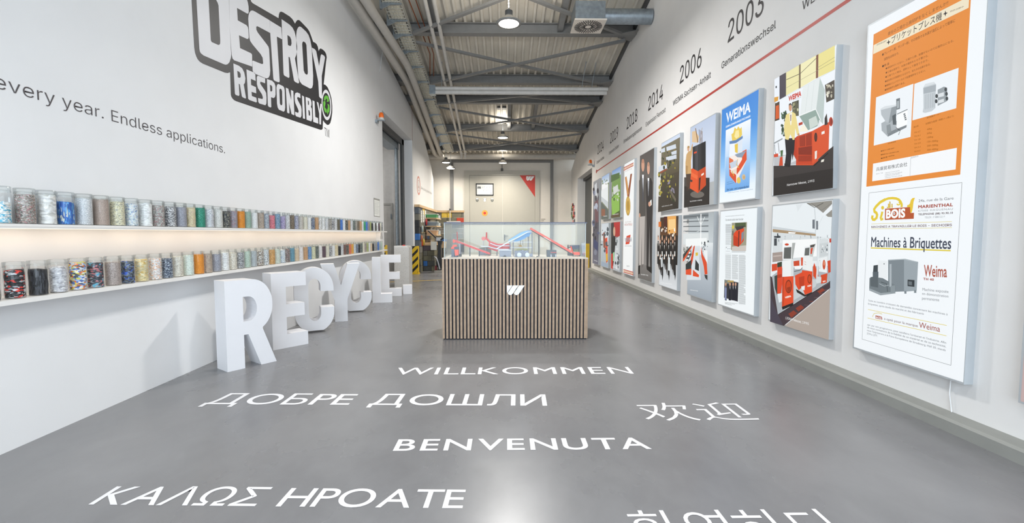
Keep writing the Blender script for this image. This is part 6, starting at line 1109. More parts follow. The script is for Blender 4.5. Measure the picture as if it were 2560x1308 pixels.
def welder(a, W):
    W('b8282c', 'a83030', 0, .3); W('8a8c90', 'b0b4b8', .3, 1)
    a.P('3a3438', (193,790), (212,785), (216,900), (193,1000)); a.E('c9a088', (215,850), 8, 34); a.P('222428', (195,890), (222,880), (226,990), (205,1100), (193,1110)); a.P('c8cccf', (225,905), (253,880), (253,1130), (210,1100)); blobs(a, 16, 222, 252, 900, 1110, 5, 18, ['5a5e64', '8f959a', 'd8dcde', '3c4046'], 91); a.P('c43428', (193,1010), (205,1005), (205,1120), (193,1110)); a.P('9ad0a0', (206,1000), (216,995), (214,1060), (206,1060)); caption(a, 'Montage', (205,1105), (240,1118), (205,1095))
lightbox(10.75, 11.65, ZB-.03, ZN, 'light box photo of a worker at a machine against red', welder, (1460,280), 2.8423)
def press(a, W):
    W('c8d0d8', 'dbe2e6', 0, .4); W('b8c0c4', 'a8b2b8', .4, 1)
    a.P('d8482a', (150,900), (166,890), (170,1060), (158,1075)); a.P('e0b030', (156,1010), (168,1005), (168,1060), (158,1060)); a.P('8a5040', (136,860), (150,850), (152,980), (138,960)); blobs(a, 12, 124, 170, 820, 1000, 5, 18, ['4c565e', '8a9298', 'e3e7ea', '6a4a44'], 93); a.P('9aa8b8', (122,1060), (170,1080), (170,1105), (122,1092))
lightbox(11.95, 12.85, ZB-.03, ZN, 'light box photo of an orange press, below the white factory roofs', press, (1460,280), 2.8423)
def first(a, W):
    W('8a8c90', '5c5a60', 0, .5); W('4a4852', '6a6a78', .5, 1)
    a.P('c4c8cc', (75,520), (90,500), (96,600), (82,640)); a.P('6a4a50', (75,640), (100,620), (102,780), (80,800)); blobs(a, 22, 66, 102, 540, 1000, 6, 24, ['3a3a44', '7c8090', 'a8b0c0', '2a2a34', '505a78'], 97); a.P('3c4468', (70,900), (100,930), (98,990), (68,960)); caption(a, 'Produktion', (72,1058), (95,1066), (72,1045))
lightbox(13.2, 14.1, ZB-.03, 2.80, 'tall dark light box photo of machinery, farthest along the wall', first, (1460,280), 2.8423)
def bricks(a, W):
    W('c9b2b0', 'bda6a4')
    for k in range(14): a.raw([(-2.2, .36+k*.17), (-1.31, .36+k*.17), (-1.31, .366+k*.17), (-2.2, .366+k*.17)], [(0,1,2,3)], '8f7674')
lightbox(1.3, on_x(2552.5, 900, XBOX).y, .30, ZT, 'light box with a pinkish brick picture, cut off by the frame edge', bricks)
for u, v0, y in ((2405, 985, 2.7), ):
    a_ = on_x(2401, 960, XR-.01); solo('power_cord', MB().tube([(XR-.02, 2.72, .30), (XR-.012, 2.73, .2), (XR-.012, 2.71, .09)], .004, 6), mat('white_cord', 'dcdcdc', .5), 'thin white cord hanging below the tallest light box', 'cord')

# orange beacons
def beacon(x, y, z, sx, label):
    t = thing('warning_beacon', label, 'warning light', (x, y, z), 'orange warning beacons')
    part('bracket', MB().box((x, y-.05, z-.05), (x+sx*.05, y+.05, z+.01)).box((x+sx*.03, y-.04, z-.005), (x+sx*.2, y+.04, z+.01)), GALV, t)
    c = (x+sx*.12, y, z+.01); part('base', MB().cyl(c, (c[0], c[1], z+.055), .06, .055, 16), mat('beacon_base', 'b8b8b4', .5), t)
    mb = MB(); mb.lathe([(.052, .045), (.05, .11), (.035, .15), (.001, .16)], c, 18); part('dome', mb, ORANGE, t)
p = on_x(954, 302, XL+.12); beacon(XL, p.y-.02, p.z, 1, 'orange warning beacon beside the open gateway in the white wall')
p = on_x(1476, 413, XR-.12); beacon(XR, p.y, p.z, -1, 'orange warning beacon at the end of the red line')
# ---------------------------------------------------------------- slatted plinth with glass case
c0, c1 = on_z(1107, 849), on_z(1469, 849); PX0, PX1, PY0 = c0.x, c1.x, (c0.y+c1.y)/2; PY1 = PY0+.82
PZ = on_y(1280, 645, PY0).z; GZT = on_y(1280, 558, PY0+.03).z
SLAT = mat('oak_slat_veneer', 'a8917b', .6, noise=.12, nscale=26); FELT = mat('dark_felt_backing', '22242c', .9)
t = thing('display_plinth', 'wood slatted display plinth with white emblem, carrying the glass case', 'plinth', ((PX0+PX1)/2, (PY0+PY1)/2, 0))
part('core', MB().box((PX0+.012, PY0+.014, .0), (PX1-.012, PY1, PZ-.012)), FELT, t)
mb = MB(); NS = 41; pw = (PX1-PX0)/NS
for k in range(NS): mb.box((PX0+k*pw+pw*.02, PY0, .012), (PX0+k*pw+pw*.62, PY0+.014, PZ-.012))
mb.box((PX1-pw*.4, PY0, .012), (PX1, PY0+.014, PZ-.012)) 
ny = int((PY1-PY0)/pw)
for sx, x0_, x1_ in ((0, PX0, PX0+.012), (1, PX1-.012, PX1)):
    for k in range(ny): mb.box((x0_, PY0+.014+k*pw+pw*.2, .012), (x1_, PY0+.014+k*pw+pw*.85, PZ-.012))
part('slats', mb, SLAT, t)
part('top_board', MB().box((PX0, PY0, PZ-.012), (PX1, PY1, PZ)), mat('pale_top_board', 'c9bfb2', .5, noise=.04), t)
EM = [[(765,710),(820,710),(772,783),(766,783)], [(827,710),(883,710),(826,793),(815,803),(802,808),(790,806),(778,798),(773,790)], [(890,710),(946,710),(890,793),(879,803),(866,808),(853,806),(842,798),(837,790)]]
EP = Plane('Y', PY0); mb = MB()
for lp in EM: mb.prism([EP.px(1080+x/4.0875, 540+y/4.0875) for x, y in lp], lambda a, b, d: (a, PY0-d, b), 0, .012)
part('emblem', mb, mat('white_emblem', 'eceef0', .4, noise=.01), t, 'white emblem of three slanted bars')
GL = clear('case_glass', 'fcfefe', .4, .01); GX0, GX1, GY0c, GY1c = PX0+.022, PX1-.024, PY0+.03, PY1-.03
t = thing('glass_case', 'clear glass display case full of machine models on the slatted plinth', 'display case', ((GX0+GX1)/2, (GY0c+GY1c)/2, PZ))
for nm, lo, hi in (('pane', (GX0, GY0c, PZ), (GX1, GY0c+.006, GZT)), ('pane', (GX0, GY1c-.006, PZ), (GX1, GY1c, GZT)), ('pane', (GX0, GY0c+.006, PZ), (GX0+.006, GY1c-.006, GZT)), ('pane', (GX1-.006, GY0c+.006, PZ), (GX1, GY1c-.006, GZT)), ('top_pane', (GX0, GY0c, GZT), (GX1, GY1c, GZT+.006))):
    part(nm, MB().box(lo, hi), GL, t)
mb = MB()
mb.bar((GX0-.002, GY0c, GZT+.004), (GX1+.012, GY0c, GZT+.004), .012, .011); mb.bar((GX0, GY1c, GZT+.004), (GX1, GY1c, GZT+.004), .012, .011)
part('edge_trim', mb, mat('dark_case_edge', '464d63', .35, .2), t)
mb = MB(); mb.bar((GX0+.003, GY0c+.003, PZ), (GX0+.003, GY0c+.003, GZT), .006, .006, up=Vector((0,1,0))); mb.bar((GX1-.003, GY0c+.003, PZ), (GX1-.003, GY0c+.003, GZT), .006, .006, up=Vector((0,1,0)))
part('corner_joint', mb, mat('case_joint', 'b9c4c4', .2), t)

# ---------------------------------------------------------------- machine models in the case
RM = mat('model_red_paint', 'c8312b', .4); RO = mat('model_orange_red', 'e0482a', .4); BLU = mat('model_light_blue', '7fb0da', .45); BL2 = mat('model_mid_blue', '5d96cc', .45)
GRM = mat('model_grey_paint', '8c90a0', .5); DGM = mat('model_dark_grey', '4a525c', .5); NVM = mat('model_navy', '35425c', .5); SLV = mat('model_silver', 'b6b9c2', .4, .3); BKM = mat('model_black', '222326', .5)
class Mod:
    def __init__(s, y, base): s.y = y; s.pl = Plane('Y', y); s.b = base
    def q(s, p):
        x, z = s.pl.px(s.b+p[0]/12.455, 550+p[1]/12.455); return (x, max(z, PZ+.0005))
    def pr(s, pts, d0, d1, mb=None):
        mb = mb or MB(); mb.prism([s.q(p) for p in pts], lambda a, b, d: (a, s.y-d, b), d0, d1); return mb
    def rod(s, a, b, r, mb=None, y=0):
        mb = mb or MB(); p, q = s.q(a), s.q(b); mb.cyl((p[0], s.y+y, p[1]), (q[0], s.y+y, q[1]), r, n=8); return mb
    def at(s, p): x, z = s.q(p); return (x, s.y, PZ)
m = Mod(5.30, 1090)
t = thing('machine_model', 'small red and navy shredder model at the case end by the workbench', 'model', m.at((590, 1165)), 'machine models in the glass case')
part('body', m.pr([(497,900),(585,900),(585,1190),(497,1190)], -.05, .05), NVM, t); part('lid', m.pr([(485,850),(520,830),(540,775),(645,775),(655,830),(582,835),(580,900),(488,900)], -.05, .05), RO, t)
part('motor_box', m.pr([(580,830),(700,830),(705,912),(582,912)], -.04, .045), DGM, t); part('chute', m.pr([(583,920),(705,920),(708,1092),(612,1112)], -.03, .055), RO, t); part('foot', m.pr([(600,1100),(690,1095),(690,1190),(600,1190)], -.04, .04), NVM, t)
mb = MB()
for k in range(4): m.pr([(500,930+k*62),(582,930+k*62),(582,945+k*62),(500,945+k*62)], .05, .054, mb)
part('grille', mb, GRM, t)
m = Mod(5.46, 1090)
t = thing('machine_model', 'long thin red screw conveyor model slanting down beside the red and navy shredder', 'model', m.at((1050, 1165)), 'machine models in the glass case')
part('trough', m.pr([(545,605),(600,620),(1690,1030),(1690,1065),(1640,1068),(560,680)], -.02, .02), RM, t); part('head', m.pr([(525,625),(545,605),(610,640),(610,690),(560,715),(540,712)], -.04, .04), RO, t)
part('mast', m.rod((655,372), (668,650), .005), RM, t)
for x, y0 in ((1055,850), (1345,960)): part('leg', m.rod((x,y0), (x,1150), .006), DGM, t)
m = Mod(5.38, 1090)
t = thing('machine_model', 'black and white pump model standing under the thin red conveyor', 'model', m.at((760, 1160)), 'machine models in the glass case')
part('base', m.pr([(715,1070),(795,1060),(795,1190),(720,1190)], -.03, .03), BKM, t); part('column', m.rod((725,730), (730,1070), .007), SLV, t); part('column', m.rod((770,730), (775,1070), .007), GRM, t); part('drum', MB().cyl((m.q((830,900))[0], 5.37, m.q((830,1000))[1]), (m.q((830,900))[0], 5.37, m.q((830,760))[1]), .018, n=12), BKM, t)
m = Mod(5.64, 1090)
t = thing('machine_model', 'curved red hopper conveyor model with a chimney, middle of the case', 'model', m.at((1900, 1165)), 'machine models in the glass case')
part('hopper', m.pr([(1650,700),(1680,665),(1760,685),(1930,745),(2300,742),(2330,775),(2325,895),(2000,895),(1640,830)], -.06, .06), RM, t); part('neck', m.pr([(1525,535),(1580,545),(1695,665),(1660,705),(1545,600)], -.025, .025), RM, t)
part('chute', m.pr([(1640,860),(1945,925),(1905,985),(1615,885)], -.05, .05), RM, t); c = m.q((1480, 580)); part('fan_head', MB().cyl((c[0], m.y-.03, c[1]), (c[0], m.y+.03, c[1]), .024, n=20), mat('model_pale_red', 'd86a66', .4), t)
part('chimney', m.rod((1573,388), (1573,575), .0085), RM, t)
mb = MB(); 
for pts in (((1400,818),(1640,822),(1900,905),(2350,908)), ((1690,722),(1900,802),(2315,802))):
    for p, q in zip(pts, pts[1:]): a, b = m.q(p), m.q(q); mb.bar((a[0], m.y-.065, a[1]), (b[0], m.y-.065, b[1]), .008, .009)
part('side_rail', mb, SLV, t)
for x in (1545, 1900): part('leg', m.rod((x,860 if x < 1700 else 960), (x,1160), .006), GRM, t)
part('head_leg', m.rod((1480,640), (1480,820), .004), SLV, t)
m = Mod(5.36, 1090)
t = thing('machine_model', 'open grey bin model in front of the red hopper conveyor', 'model', m.at((2160, 1165)), 'machine models in the glass case')
part('bin', m.pr([(1970,945),(2345,945),(2340,1190),(1978,1190)], -.07, .05), GRM, t); part('rim', m.pr([(1962,932),(2352,932),(2352,948),(1962,948)], -.075, .055), SLV, t); part('scrap_heap', m.pr([(2050,1190),(2090,1130),(2140,1090),(2180,1120),(2200,1190)], .052, .07), BKM, t)
m = Mod(5.76, 1090)
t = thing('machine_model', 'dark grey cabinet model behind the thin red conveyor', 'model', m.at((1440, 1160)), 'machine models in the glass case')
part('cabinet', m.pr([(1345,870),(1710,835),(1715,1150),(1350,1150)], -.06, .04), mat('model_green_grey', '7b8079', .5), t); part('panel', m.pr([(1375,980),(1530,980),(1530,1110),(1375,1110)], .04, .046), GRM, t)
m = Mod(5.50, 1280)
t = thing('machine_model', 'sky blue belt conveyor model on a grey trestle, middle of the case', 'model', m.at((500, 1165)), 'machine models in the glass case')
part('upper_belt', m.pr([(-130,640),(120,480),(250,400),(400,345),(500,325),(590,332),(605,358),(480,380),(200,520),(-20,660)], -.05, .05), BLU, t); part('lower_belt', m.pr([(20,668),(240,540),(480,400),(610,385),(535,490),(545,515),(470,525),(380,590),(260,640),(150,668)], -.045, .045), BL2, t)
mb = MB()
for pts in (((-480,895),(-60,655),(200,530),(470,385),(615,365)),):
    for p, q in zip(pts, pts[1:]): a, b = m.q(p), m.q(q); mb.bar((a[0], m.y-.055, a[1]), (b[0], m.y-.055, b[1]), .008, .012)
part('side_rail', mb, SLV, t)
for x, y0 in ((505,500), (625,400), (-60,690), (40,690)): part('leg', m.rod((x,y0), (x,1160), .006), GRM, t)
mb = MB(); 
for y_ in (690, 860): a, b = m.q((-60,y_)), m.q((625,y_)); mb.bar((a[0], m.y-.01, a[1]), (b[0], m.y-.01, b[1]), .006, .006)
part('trestle_beam', mb, SLV, t)
part('clamp', m.pr([(200,835),(225,775),(290,775),(315,835)], .0, .02), mat('model_ochre', 'a8823c', .5), t)
for x in (262, 335): part('hanger', m.rod((x,640), (x,780), .003), DGM, t)
m = Mod(5.30, 1280)
t = thing('machine_model', 'grey wheeled engine block model under the sky blue conveyor', 'model', m.at((290, 1165)), 'machine models in the glass case')
mb = m.pr([(80,960),(495,960),(500,1150),(75,1150)], -.05, .04); r_ = random.Random(5)
for k in range(22): x = r_.uniform(90, 450); y_ = r_.uniform(925, 1040); m.pr([(x,y_),(x+45,y_),(x+45,y_+38),(x,y_+38)], -.04, .045+r_.random()*.01, mb)
part('engine_block', mb, GRM, t); part('moss_cover', m.pr([(150,905),(350,893),(500,905),(495,935),(90,935)], -.045, .03), mat('model_olive', '8a8c5c', .7), t)
for x, r in ((220,64), (465,66)): c = m.q((x,1130)); part('wheel', MB().cyl((c[0], m.y-.075, PZ+.027), (c[0], m.y-.045, PZ+.027), .026, n=20).cyl((c[0], m.y-.08, PZ+.027), (c[0], m.y-.075, PZ+.027), .012, n=12), SLV, t)
c = m.q((590,1140)); part('wheel', MB().cyl((c[0], m.y-.05, PZ+.021), (c[0], m.y-.02, PZ+.021), .02, n=18), GRM, t)
m = Mod(5.40, 1280)
t = thing('machine_model', 'long thick red conveyor model slanting from the blue one to the case end', 'model', m.at((1200, 1165)), 'machine models in the glass case')
part('trough', m.pr([(590,240),(1850,965),(1830,1030),(555,290)], -.035, .035), RO, t); part('underside', m.pr([(600,322),(1835,1030),(1815,1048),(620,350)], -.03, .03), BKM, t); part('label_strip', m.pr([(985,520),(1210,650),(1200,672),(975,542)], .035, .037), mat('model_white_strip', 'e6c0b8', .5), t)
for x, y0 in ((835,470), (1228,700)): part('leg', m.rod((x,y0), (x,1170), .0065), BKM, t)
part('hopper', m.pr([(1905,1010),(2090,1000),(2092,1090),(1915,1082)], -.05, .05), RO, t); part('lever', m.rod((1832,820), (1900,1050), .008), RO, t); part('feed_tray', m.pr([(1960,1120),(2060,1130),(2050,1190),(1985,1190)], -.03, .03), RO, t)
for x in (1900, 2105): part('stand', m.rod((x,1000), (x,1180), .006), BKM, t)
m = Mod(5.31, 1280)
t = thing('machine_model', 'dark grey control cabinet model with a red strip, under the long red conveyor', 'model', m.at((1225, 1165)), 'machine models in the glass case')
part('cabinet', m.pr([(1085,940),(1372,940),(1372,1190),(1085,1190)], -.06, .04), DGM, t); part('strip', m.pr([(1190,1000),(1370,1000),(1370,1020),(1190,1020)], .04, .043), RM, t)
for x in (1205, 1345): part('figure', m.pr([(x-12,1190),(x-15,1090),(x,1060),(x+15,1090),(x+14,1190)], .042, .055), SLV, t)
m = Mod(5.60, 1280)
t = thing('machine_model', 'navy tank model on black legs beside the lower end of the long red conveyor', 'model', m.at((1950, 1165)), 'machine models in the glass case')
part('tank', m.pr([(1790,795),(2065,785),(2055,895),(1890,905)], -.06, .06), NVM, t); part('grille', m.pr([(1895,900),(2050,895),(2050,985),(1900,985)], -.05, .05), mat('model_green', '6a7a60', .6), t)
for x in (1745, 2085): part('leg', m.rod((x,780), (x,1160), .007), BKM, t)
part('pipe', m.rod((1740,862), (1830,845), .006), BKM, t); part('foot_block', m.pr([(1745,1030),(1880,1040),(1880,1160),(1745,1160)], -.05, .05), DGM, t)
m = Mod(5.58, 1280)
t = thing('machine_model', 'silver tank and rack model at the case end next to the red hopper', 'model', m.at((2200, 1165)), 'machine models in the glass case')
part('drum', m.pr([(2115,1050),(2270,1040),(2280,1160),(2120,1160)], -.04, .04), GRM, t); part('rack', m.pr([(2150,730),(2265,730),(2265,760),(2250,1040),(2165,1040)], -.02, .02), SLV, t); part('upright', m.rod((2185,690), (2185,1150), .007), SLV, t); part('upright', m.rod((2270,690), (2270,1150), .006), SLV, t)
m = Mod(5.22, 1280)
t = thing('model_tool', 'tiny black and red hand tool lying at the front of the case', 'model', m.at((850, 1180)), 'machine models in the glass case')
part('handle', m.pr([(925,1190),(990,1165),(1000,1180),(960,1200)], 0, .012), RM, t); part('bow', m.pr([(745,1170),(780,1120),(830,1135),(815,1150),(785,1140),(765,1175)], 0, .01), BKM, t); part('pad', m.pr([(715,1180),(840,1160),(935,1175),(930,1200),(720,1200)], -.03, 0), mat('model_white', 'dddde0', .5), t)

# ---------------------------------------------------------------- things on the far doors and wall
a = Art(DW, d0=.022)
DP = lambda u, v: DW.px(u, v)
t = thing('door_sticker', 'red triangular sticker with a white emblem on the grey double door', 'sticker', (.95, YF-.05, 2.6))
a.poly2([DP(1296,434), DP(1343,434), DP(1343,501)], 'c2392c'); part('triangle', a, mat('red_door_vinyl', 'c2392c', .45, noise=.02), t)
a = Art(DW, d0=.0245)
for lp in EM: a.poly2([DP(1315.5+(x-765)/181*20.5, 441+(y-710)/98*11) for x, y in lp], 'e8e8e6')
part('emblem', a, MATS['white_emblem'], t)
t = thing('framed_chart', 'black framed white process chart on the grey double door', 'framed picture', (-.85, YF-.05, 2.8)); x0_, zt_ = DP(1190, 459); x1_, zb_ = DP(1234, 489)
mb = MB().box((x0_, YF-.075, zb_), (x1_, YF-.042, zb_+.035)).box((x0_, YF-.075, zt_-.035), (x1_, YF-.042, zt_)).box((x0_, YF-.075, zb_), (x0_+.03, YF-.042, zt_)).box((x1_-.03, YF-.075, zb_), (x1_, YF-.042, zt_))
part('frame', mb, BLACKM, t)
b = Art(Plane('Y', YF-.045), d0=.004); b.raw([(x0_+.03, zb_+.035), (x1_-.03, zb_+.035), (x1_-.03, zt_-.035), (x0_+.03, zt_-.035)], [(0,1,2,3)], 'e6e8e8')
W_, H_ = x1_-x0_, zt_-zb_
def bx(u0, v0, u1, v1, c): b.raw([(x0_+W_*u0, zb_+H_*v0), (x0_+W_*u1, zb_+H_*v0), (x0_+W_*u1, zb_+H_*v1), (x0_+W_*u0, zb_+H_*v1)], [(0,1,2,3)], c)
bx(.09, .56, .27, .74, '4c5052'); bx(.12, .58, .22, .66, 'a8acae')
for u0, v0 in ((.34,.6),(.45,.62),(.62,.6),(.76,.6),(.42,.36),(.6,.36),(.72,.38)): bx(u0, v0, u0+.012, v0+.12, '8a8e90'); bx(u0, v0+.11, u0+.07, v0+.125, 'a4a8aa')
bx(.3, .55, .92, .56, 'b4b8ba'); bx(.45, .18, .9, .2, 'b4b8ba'); bx(.84, .17, .88, .22, '70767a')
part('chart', b, ink_mat(), t)
for u, lb, dk in ((1193, 'below the chart, the one nearest the brick partition', 1), (1212, 'below the chart, the one with the white disc', 0), (1230.5, 'below the chart, the one nearest the door gap', 1)):
    x, z = DP(u, 500.5); t = thing('pictogram_shield', 'small shield-shaped pictogram sign '+lb, 'sign', (x, YF-.05, z-.07), 'pictogram signs on the door')
    a = Art(DW, d0=.023); a.poly2([(x-.06, z+.085), (x+.06, z+.085), (x+.06, z)]+[(x+.06*math.cos(q*PI/10), z-.0-.06*math.sin(q*PI/10)*1.3) for q in range(11)]+[(x-.06, z)], '6a6c68' if dk else '86888a')
    a.raw([(x-.052, z+.03), (x+.052, z+.03), (x+.052, z+.078), (x-.052, z+.078)], [(0,1,2,3)], 'e8e8e6')
    a.raw([(x+(.028 if dk else .05)*math.cos(q*PI/8), z-.02+(.028 if dk else .05)*math.sin(q*PI/8)) for q in range(16)], [tuple(range(16))], '8a8c88' if dk else 'e8e8e4'); part('shield', a, ink_mat(), t)
x, z = DP(1212, 533); t = thing('round_sticker', 'round orange sticker with a red centre on the grey double door', 'sticker', (x, YF-.05, z-.12)); a = Art(DW, d0=.023)
for r, c in ((.125, 'e3a544'), (.085, 'e8b860'), (.062, 'cf4432')): a.raw([(x+r*math.cos(q*PI/12), z+r*math.sin(q*PI/12)) for q in range(24)], [tuple(range(24))], c)
part('disc', a, ink_mat(), t)
a = Art(Plane('Y', YF), d0=.003); 
for k in range(3): x, z = Plane('Y', YF).px(1353, 549+k*4); a.raw([(x, z), (x+.18-k*.06, z), (x+.18-k*.06, z+.03), (x, z+.03)], [(0,1,2,3)], '9a948a')
solo('wall_note', a, ink_mat(), 'faint grey lettering on the far wall right beside the door frame', 'lettering')
r_ = random.Random(12)
TC = ['c8302c', '2c3c48', '3c8a50', 'd8642c', 'b83a50', '1f5a40', '8a2c2c', 'e0908c', '2a2c30', 'a8b4a8']
k = 0
for row, (v, n_, u0, u1) in enumerate(((512, 2, 1431, 1434), (518, 3, 1429, 1436), (525, 3, 1428.5, 1437), (533, 4, 1428, 1438), (541, 3, 1428, 1438), (544.5, 2, 1430, 1436), (553, 2, 1431, 1438))):
    for i in range(n_):
        p = on_x(u0+(u1-u0)*(i+.5)/n_, v+r_.uniform(-1.2, 1.2), XR); h = .055
        solo('sample_tile', MB().box((XR-.012, p.y-.13, p.z-h), (XR-.001, p.y+.13, p.z+h)), mat('tile_'+'abcdefghij'[k % 10], TC[k % 10], .4), 'small coloured recycled plastic tile in the tree-shaped cluster on the far wall', 'tile', 'tiles of the tree-shaped cluster'); k += 1

# ---------------------------------------------------------------- brick workshop corner
BR = [mat('recycled_brick_'+n, c, .6, noise=.16, nscale=7) for n, c in (('grey', '6c6a60'), ('olive', '77735f'), ('dark', '4c4d4a'), ('stone', '83807a'), ('blue', '3470b8'), ('yellow', 'd8b848'), ('red', 'c0442c'), ('black', '26282c'), ('slate', '565f68'), ('plum', '554a50'))]
def bricks_face(mb, o, ax, L, Hh, depth, bw, bh, special, seed):
    """courses of bricks over a face from o, running along ax ('x' or 'y')"""
    r_ = random.Random(seed); nr = int(round(Hh/bh))
    for j in range(nr):
        s0 = 0.0; i = 0
        while s0 < L-.01:
            w = bw if not (i == 0 and j % 2) else bw/2; e = min(L, s0+w)
            mi = special.get((j, i), r_.choice((0, 0, 1, 1, 0, 3, 2))); g = .004; zz0, zz1 = o[2]+j*Hh/nr+g, o[2]+(j+1)*Hh/nr-g
            if ax == 'x': mb.box((o[0]+s0+g, o[1], zz0), (o[0]+e-g, o[1]+depth, zz1), mi)
            else: mb.box((o[0], o[1]+s0+g, zz0), (o[0]+depth, o[1]+e-g, zz1), mi)
            s0 = e; i += 1
WOOD = mat('light_wood', 'd2b48c', .55, noise=.08, nscale=18)
t = thing('brick_partition', 'corner partition of grey and coloured recycled plastic bricks with a wooden cap', 'partition', (-2.4, 16, 0))
mb = MB(); bricks_face(mb, (XL+.005, 13.78, 0), 'y', 3.6, 2.0, .12, .42, .2, {(9,1): 8, (9,2): 5, (7,3): 4, (5,0): 4, (6,0): 7, (7,0): 7, (8,0): 0, (9,0): 8, (4,1): 6, (3,3): 5, (4,0): 8, (5,4): 4, (6,6): 2}, 21); part('brick_panel', mb, BR, t)
mb = MB(); bricks_face(mb, (-2.61, 17.32, 0), 'x', 1.03, 2.0, .1, .38, .2, {(9,1): 5, (8,2): 6, (9,0): 0, (4,0): 4, (4,1): 2, (7,1): 1, (9,2): 1}, 22); part('brick_panel', mb, BR, t)
mb = MB().box((XL+.005, 13.74, 2.0), (XL+.16, 17.44, 2.075)).box((XL+.16, 17.28, 2.0), (-1.56, 17.44, 2.075)); part('wooden_cap', mb, WOOD, t)
t = thing('workbench', 'brick-built workbench with a light wooden top in the far corner', 'workbench', (-2.44, 15.4, 0))
mb = MB(); bricks_face(mb, (-2.61, 14.42, 0), 'x', .36, .82, .1, .26, .165, {(1,0): 4, (4,0): 9, (3,0): 0, (2,0): 1, (0,0): 2, (1,1): 2}, 23); bricks_face(mb, (-2.35, 14.52, 0), 'y', 2.6, .82, .1, .4, .165, {}, 24); part('brick_base', mb, BR, t)
part('wooden_top', MB().box((-2.612, 14.38, .822), (-2.22, 17.2, .9)), WOOD, t)
LB = Plane('L', XL+.128)
for k, (u, w, lb) in enumerate(((1051.8, 3.4, 'nearest the partition edge'), (1056.6, 3.4, 'middle one of three'), (1061.6, 3.4, 'next to the plastic boxes'))):
    a = Art(LB, d0=.002); p = LB.px(u, 526); q = LB.px(u+w, 556); a.raw([(p[0], q[1]), (q[0], q[1]), (q[0], p[1]), (p[0], p[1])], [(0,1,2,3)], 'dfe0dc')
    for j in range(5): a.raw([(p[0]+.04, p[1]-.06-j*.08), (q[0]-.04, p[1]-.06-j*.08), (q[0]-.04, p[1]-.045-j*.08), (p[0]+.04, p[1]-.045-j*.08)], [(0,1,2,3)], 'a8aaa8')
    solo('paper_sheet', a, ink_mat(), 'white printed sheet on the brick partition, '+lb, 'sheet', 'sheets on the brick partition')
BINS = [('green', '4a9a60', 240, 304, 'green plastic box on the top shelf of the brick partition'), ('smoky', '7c8a94', 370, 440, 'smoky grey plastic box on the middle shelf of the brick partition'), ('peach', 'd8b088', 505, 592, 'peach plastic box with yellow scraps on the lowest shelf of the brick partition')]
for nm, c, v0, v1, lb in BINS:
    zt = on_y(1078, 500+v0/6.88, 15.1).z; zb = on_y(1078, 500+v1/6.88, 15.1).z; xa = XL+.13; xb = -2.24
    solo('wall_shelf', MB().box((xa, 14.85, zb-.045), (xb, 15.9, zb-.012)), WOOD, 'small light wood shelf carrying the '+lb.split(' on ')[0], 'shelf', 'small shelves on the brick partition')
    t = thing('storage_box', lb, 'box', ((xa+xb)/2, 15.2, zb-.011)); hh = (zt-zb)*.8
    mb = MB(); mb.prism([(xa+.03, zb-.011), (xb-.03, zb-.011), (xb, zb+hh), (xa, zb+hh)], lambda a, b, d: (a, 14.95+d, b), 0, .34); part('tub', mb, mat('tub_'+nm, c, .35), t)
    part('lid', MB().box((xa-.0, 14.93, zb+hh), (xb+.01, 15.31, zb+hh+.02)), mat('tub_lid', 'dfe4e2', .35), t)
    solo('storage_box', MB().box((xa+.02, 15.4, zb-.011), (xb-.01, 15.8, zb+hh*.95)), mat('tub_clear', 'b9c6cc', .3), 'pale translucent box behind the '+lb.split(' on ')[0], 'box')
for u, v, c, nm, lb in ((1056, 571, 'b8c8c4', 'spray_bottle', 'pale bottle hanging on the brick partition below the sheets'), (1063, 572, '2a2a2c', 'tape_roll', 'black tool on the brick partition under the middle sheet'), (1066, 554, 'b83a3c', 'tape_roll', 'red tool beside the shelves on the brick partition'), (1054, 595, 'c8744c', 'spray_bottle', 'terracotta coloured bottle above the workbench top'), (1065.5, 593, '3a3438', 'spray_bottle', 'dark bottle standing at the back of the workbench top'), (1059, 604, 'd8b848', 'spray_bottle', 'short yellow bottle on the workbench top')):
    p = on_x(u, v, XL+.17); mb = MB().lathe([(.001, -.11), (.03, -.11), (.03, .05), (.016, .065), (.016, .085), (.001, .085)], p, 12); solo('bottle', mb, mat('bottle_'+c, c, .4), lb, 'bottle')
# bench machine: black stand with grey head and lever
p = on_y(1100, 640, 13.98)
t = thing('injection_press', 'black stand machine with a grey head and a long lever before the workbench', 'machine', (-2.1, 14.08, 0))
mz = lambda v, y=13.98: on_y(1097, v, y).z
mxx = lambda u, y=13.98: on_y(u, 600, y).x
part('column', MB().box((mxx(1094.5), 13.98, .05), (mxx(1101.5), 14.16, mz(603))), BLACKM, t); part('bracket', MB().prism([(mxx(1093), mz(602)), (mxx(1106), mz(602)), (mxx(1101), mz(615)), (mxx(1095), mz(615))], lambda a, b, d: (a, 13.96+d, b), 0, .22), BLACKM, t)
part('head', MB().box((mxx(1091), 13.94, mz(602)), (mxx(1101), 14.18, mz(594))), mat('press_head', 'b8bcc0', .4), t); part('lever', MB().cyl((mxx(1071.5), 13.93, mz(577)), (mxx(1092), 13.98, mz(597)), .022, n=10), BLACKM, t); part('lever', MB().cyl((mxx(1101), 13.98, mz(600)), (mxx(1109), 13.98, mz(595)), .03, n=10), BLACKM, t)
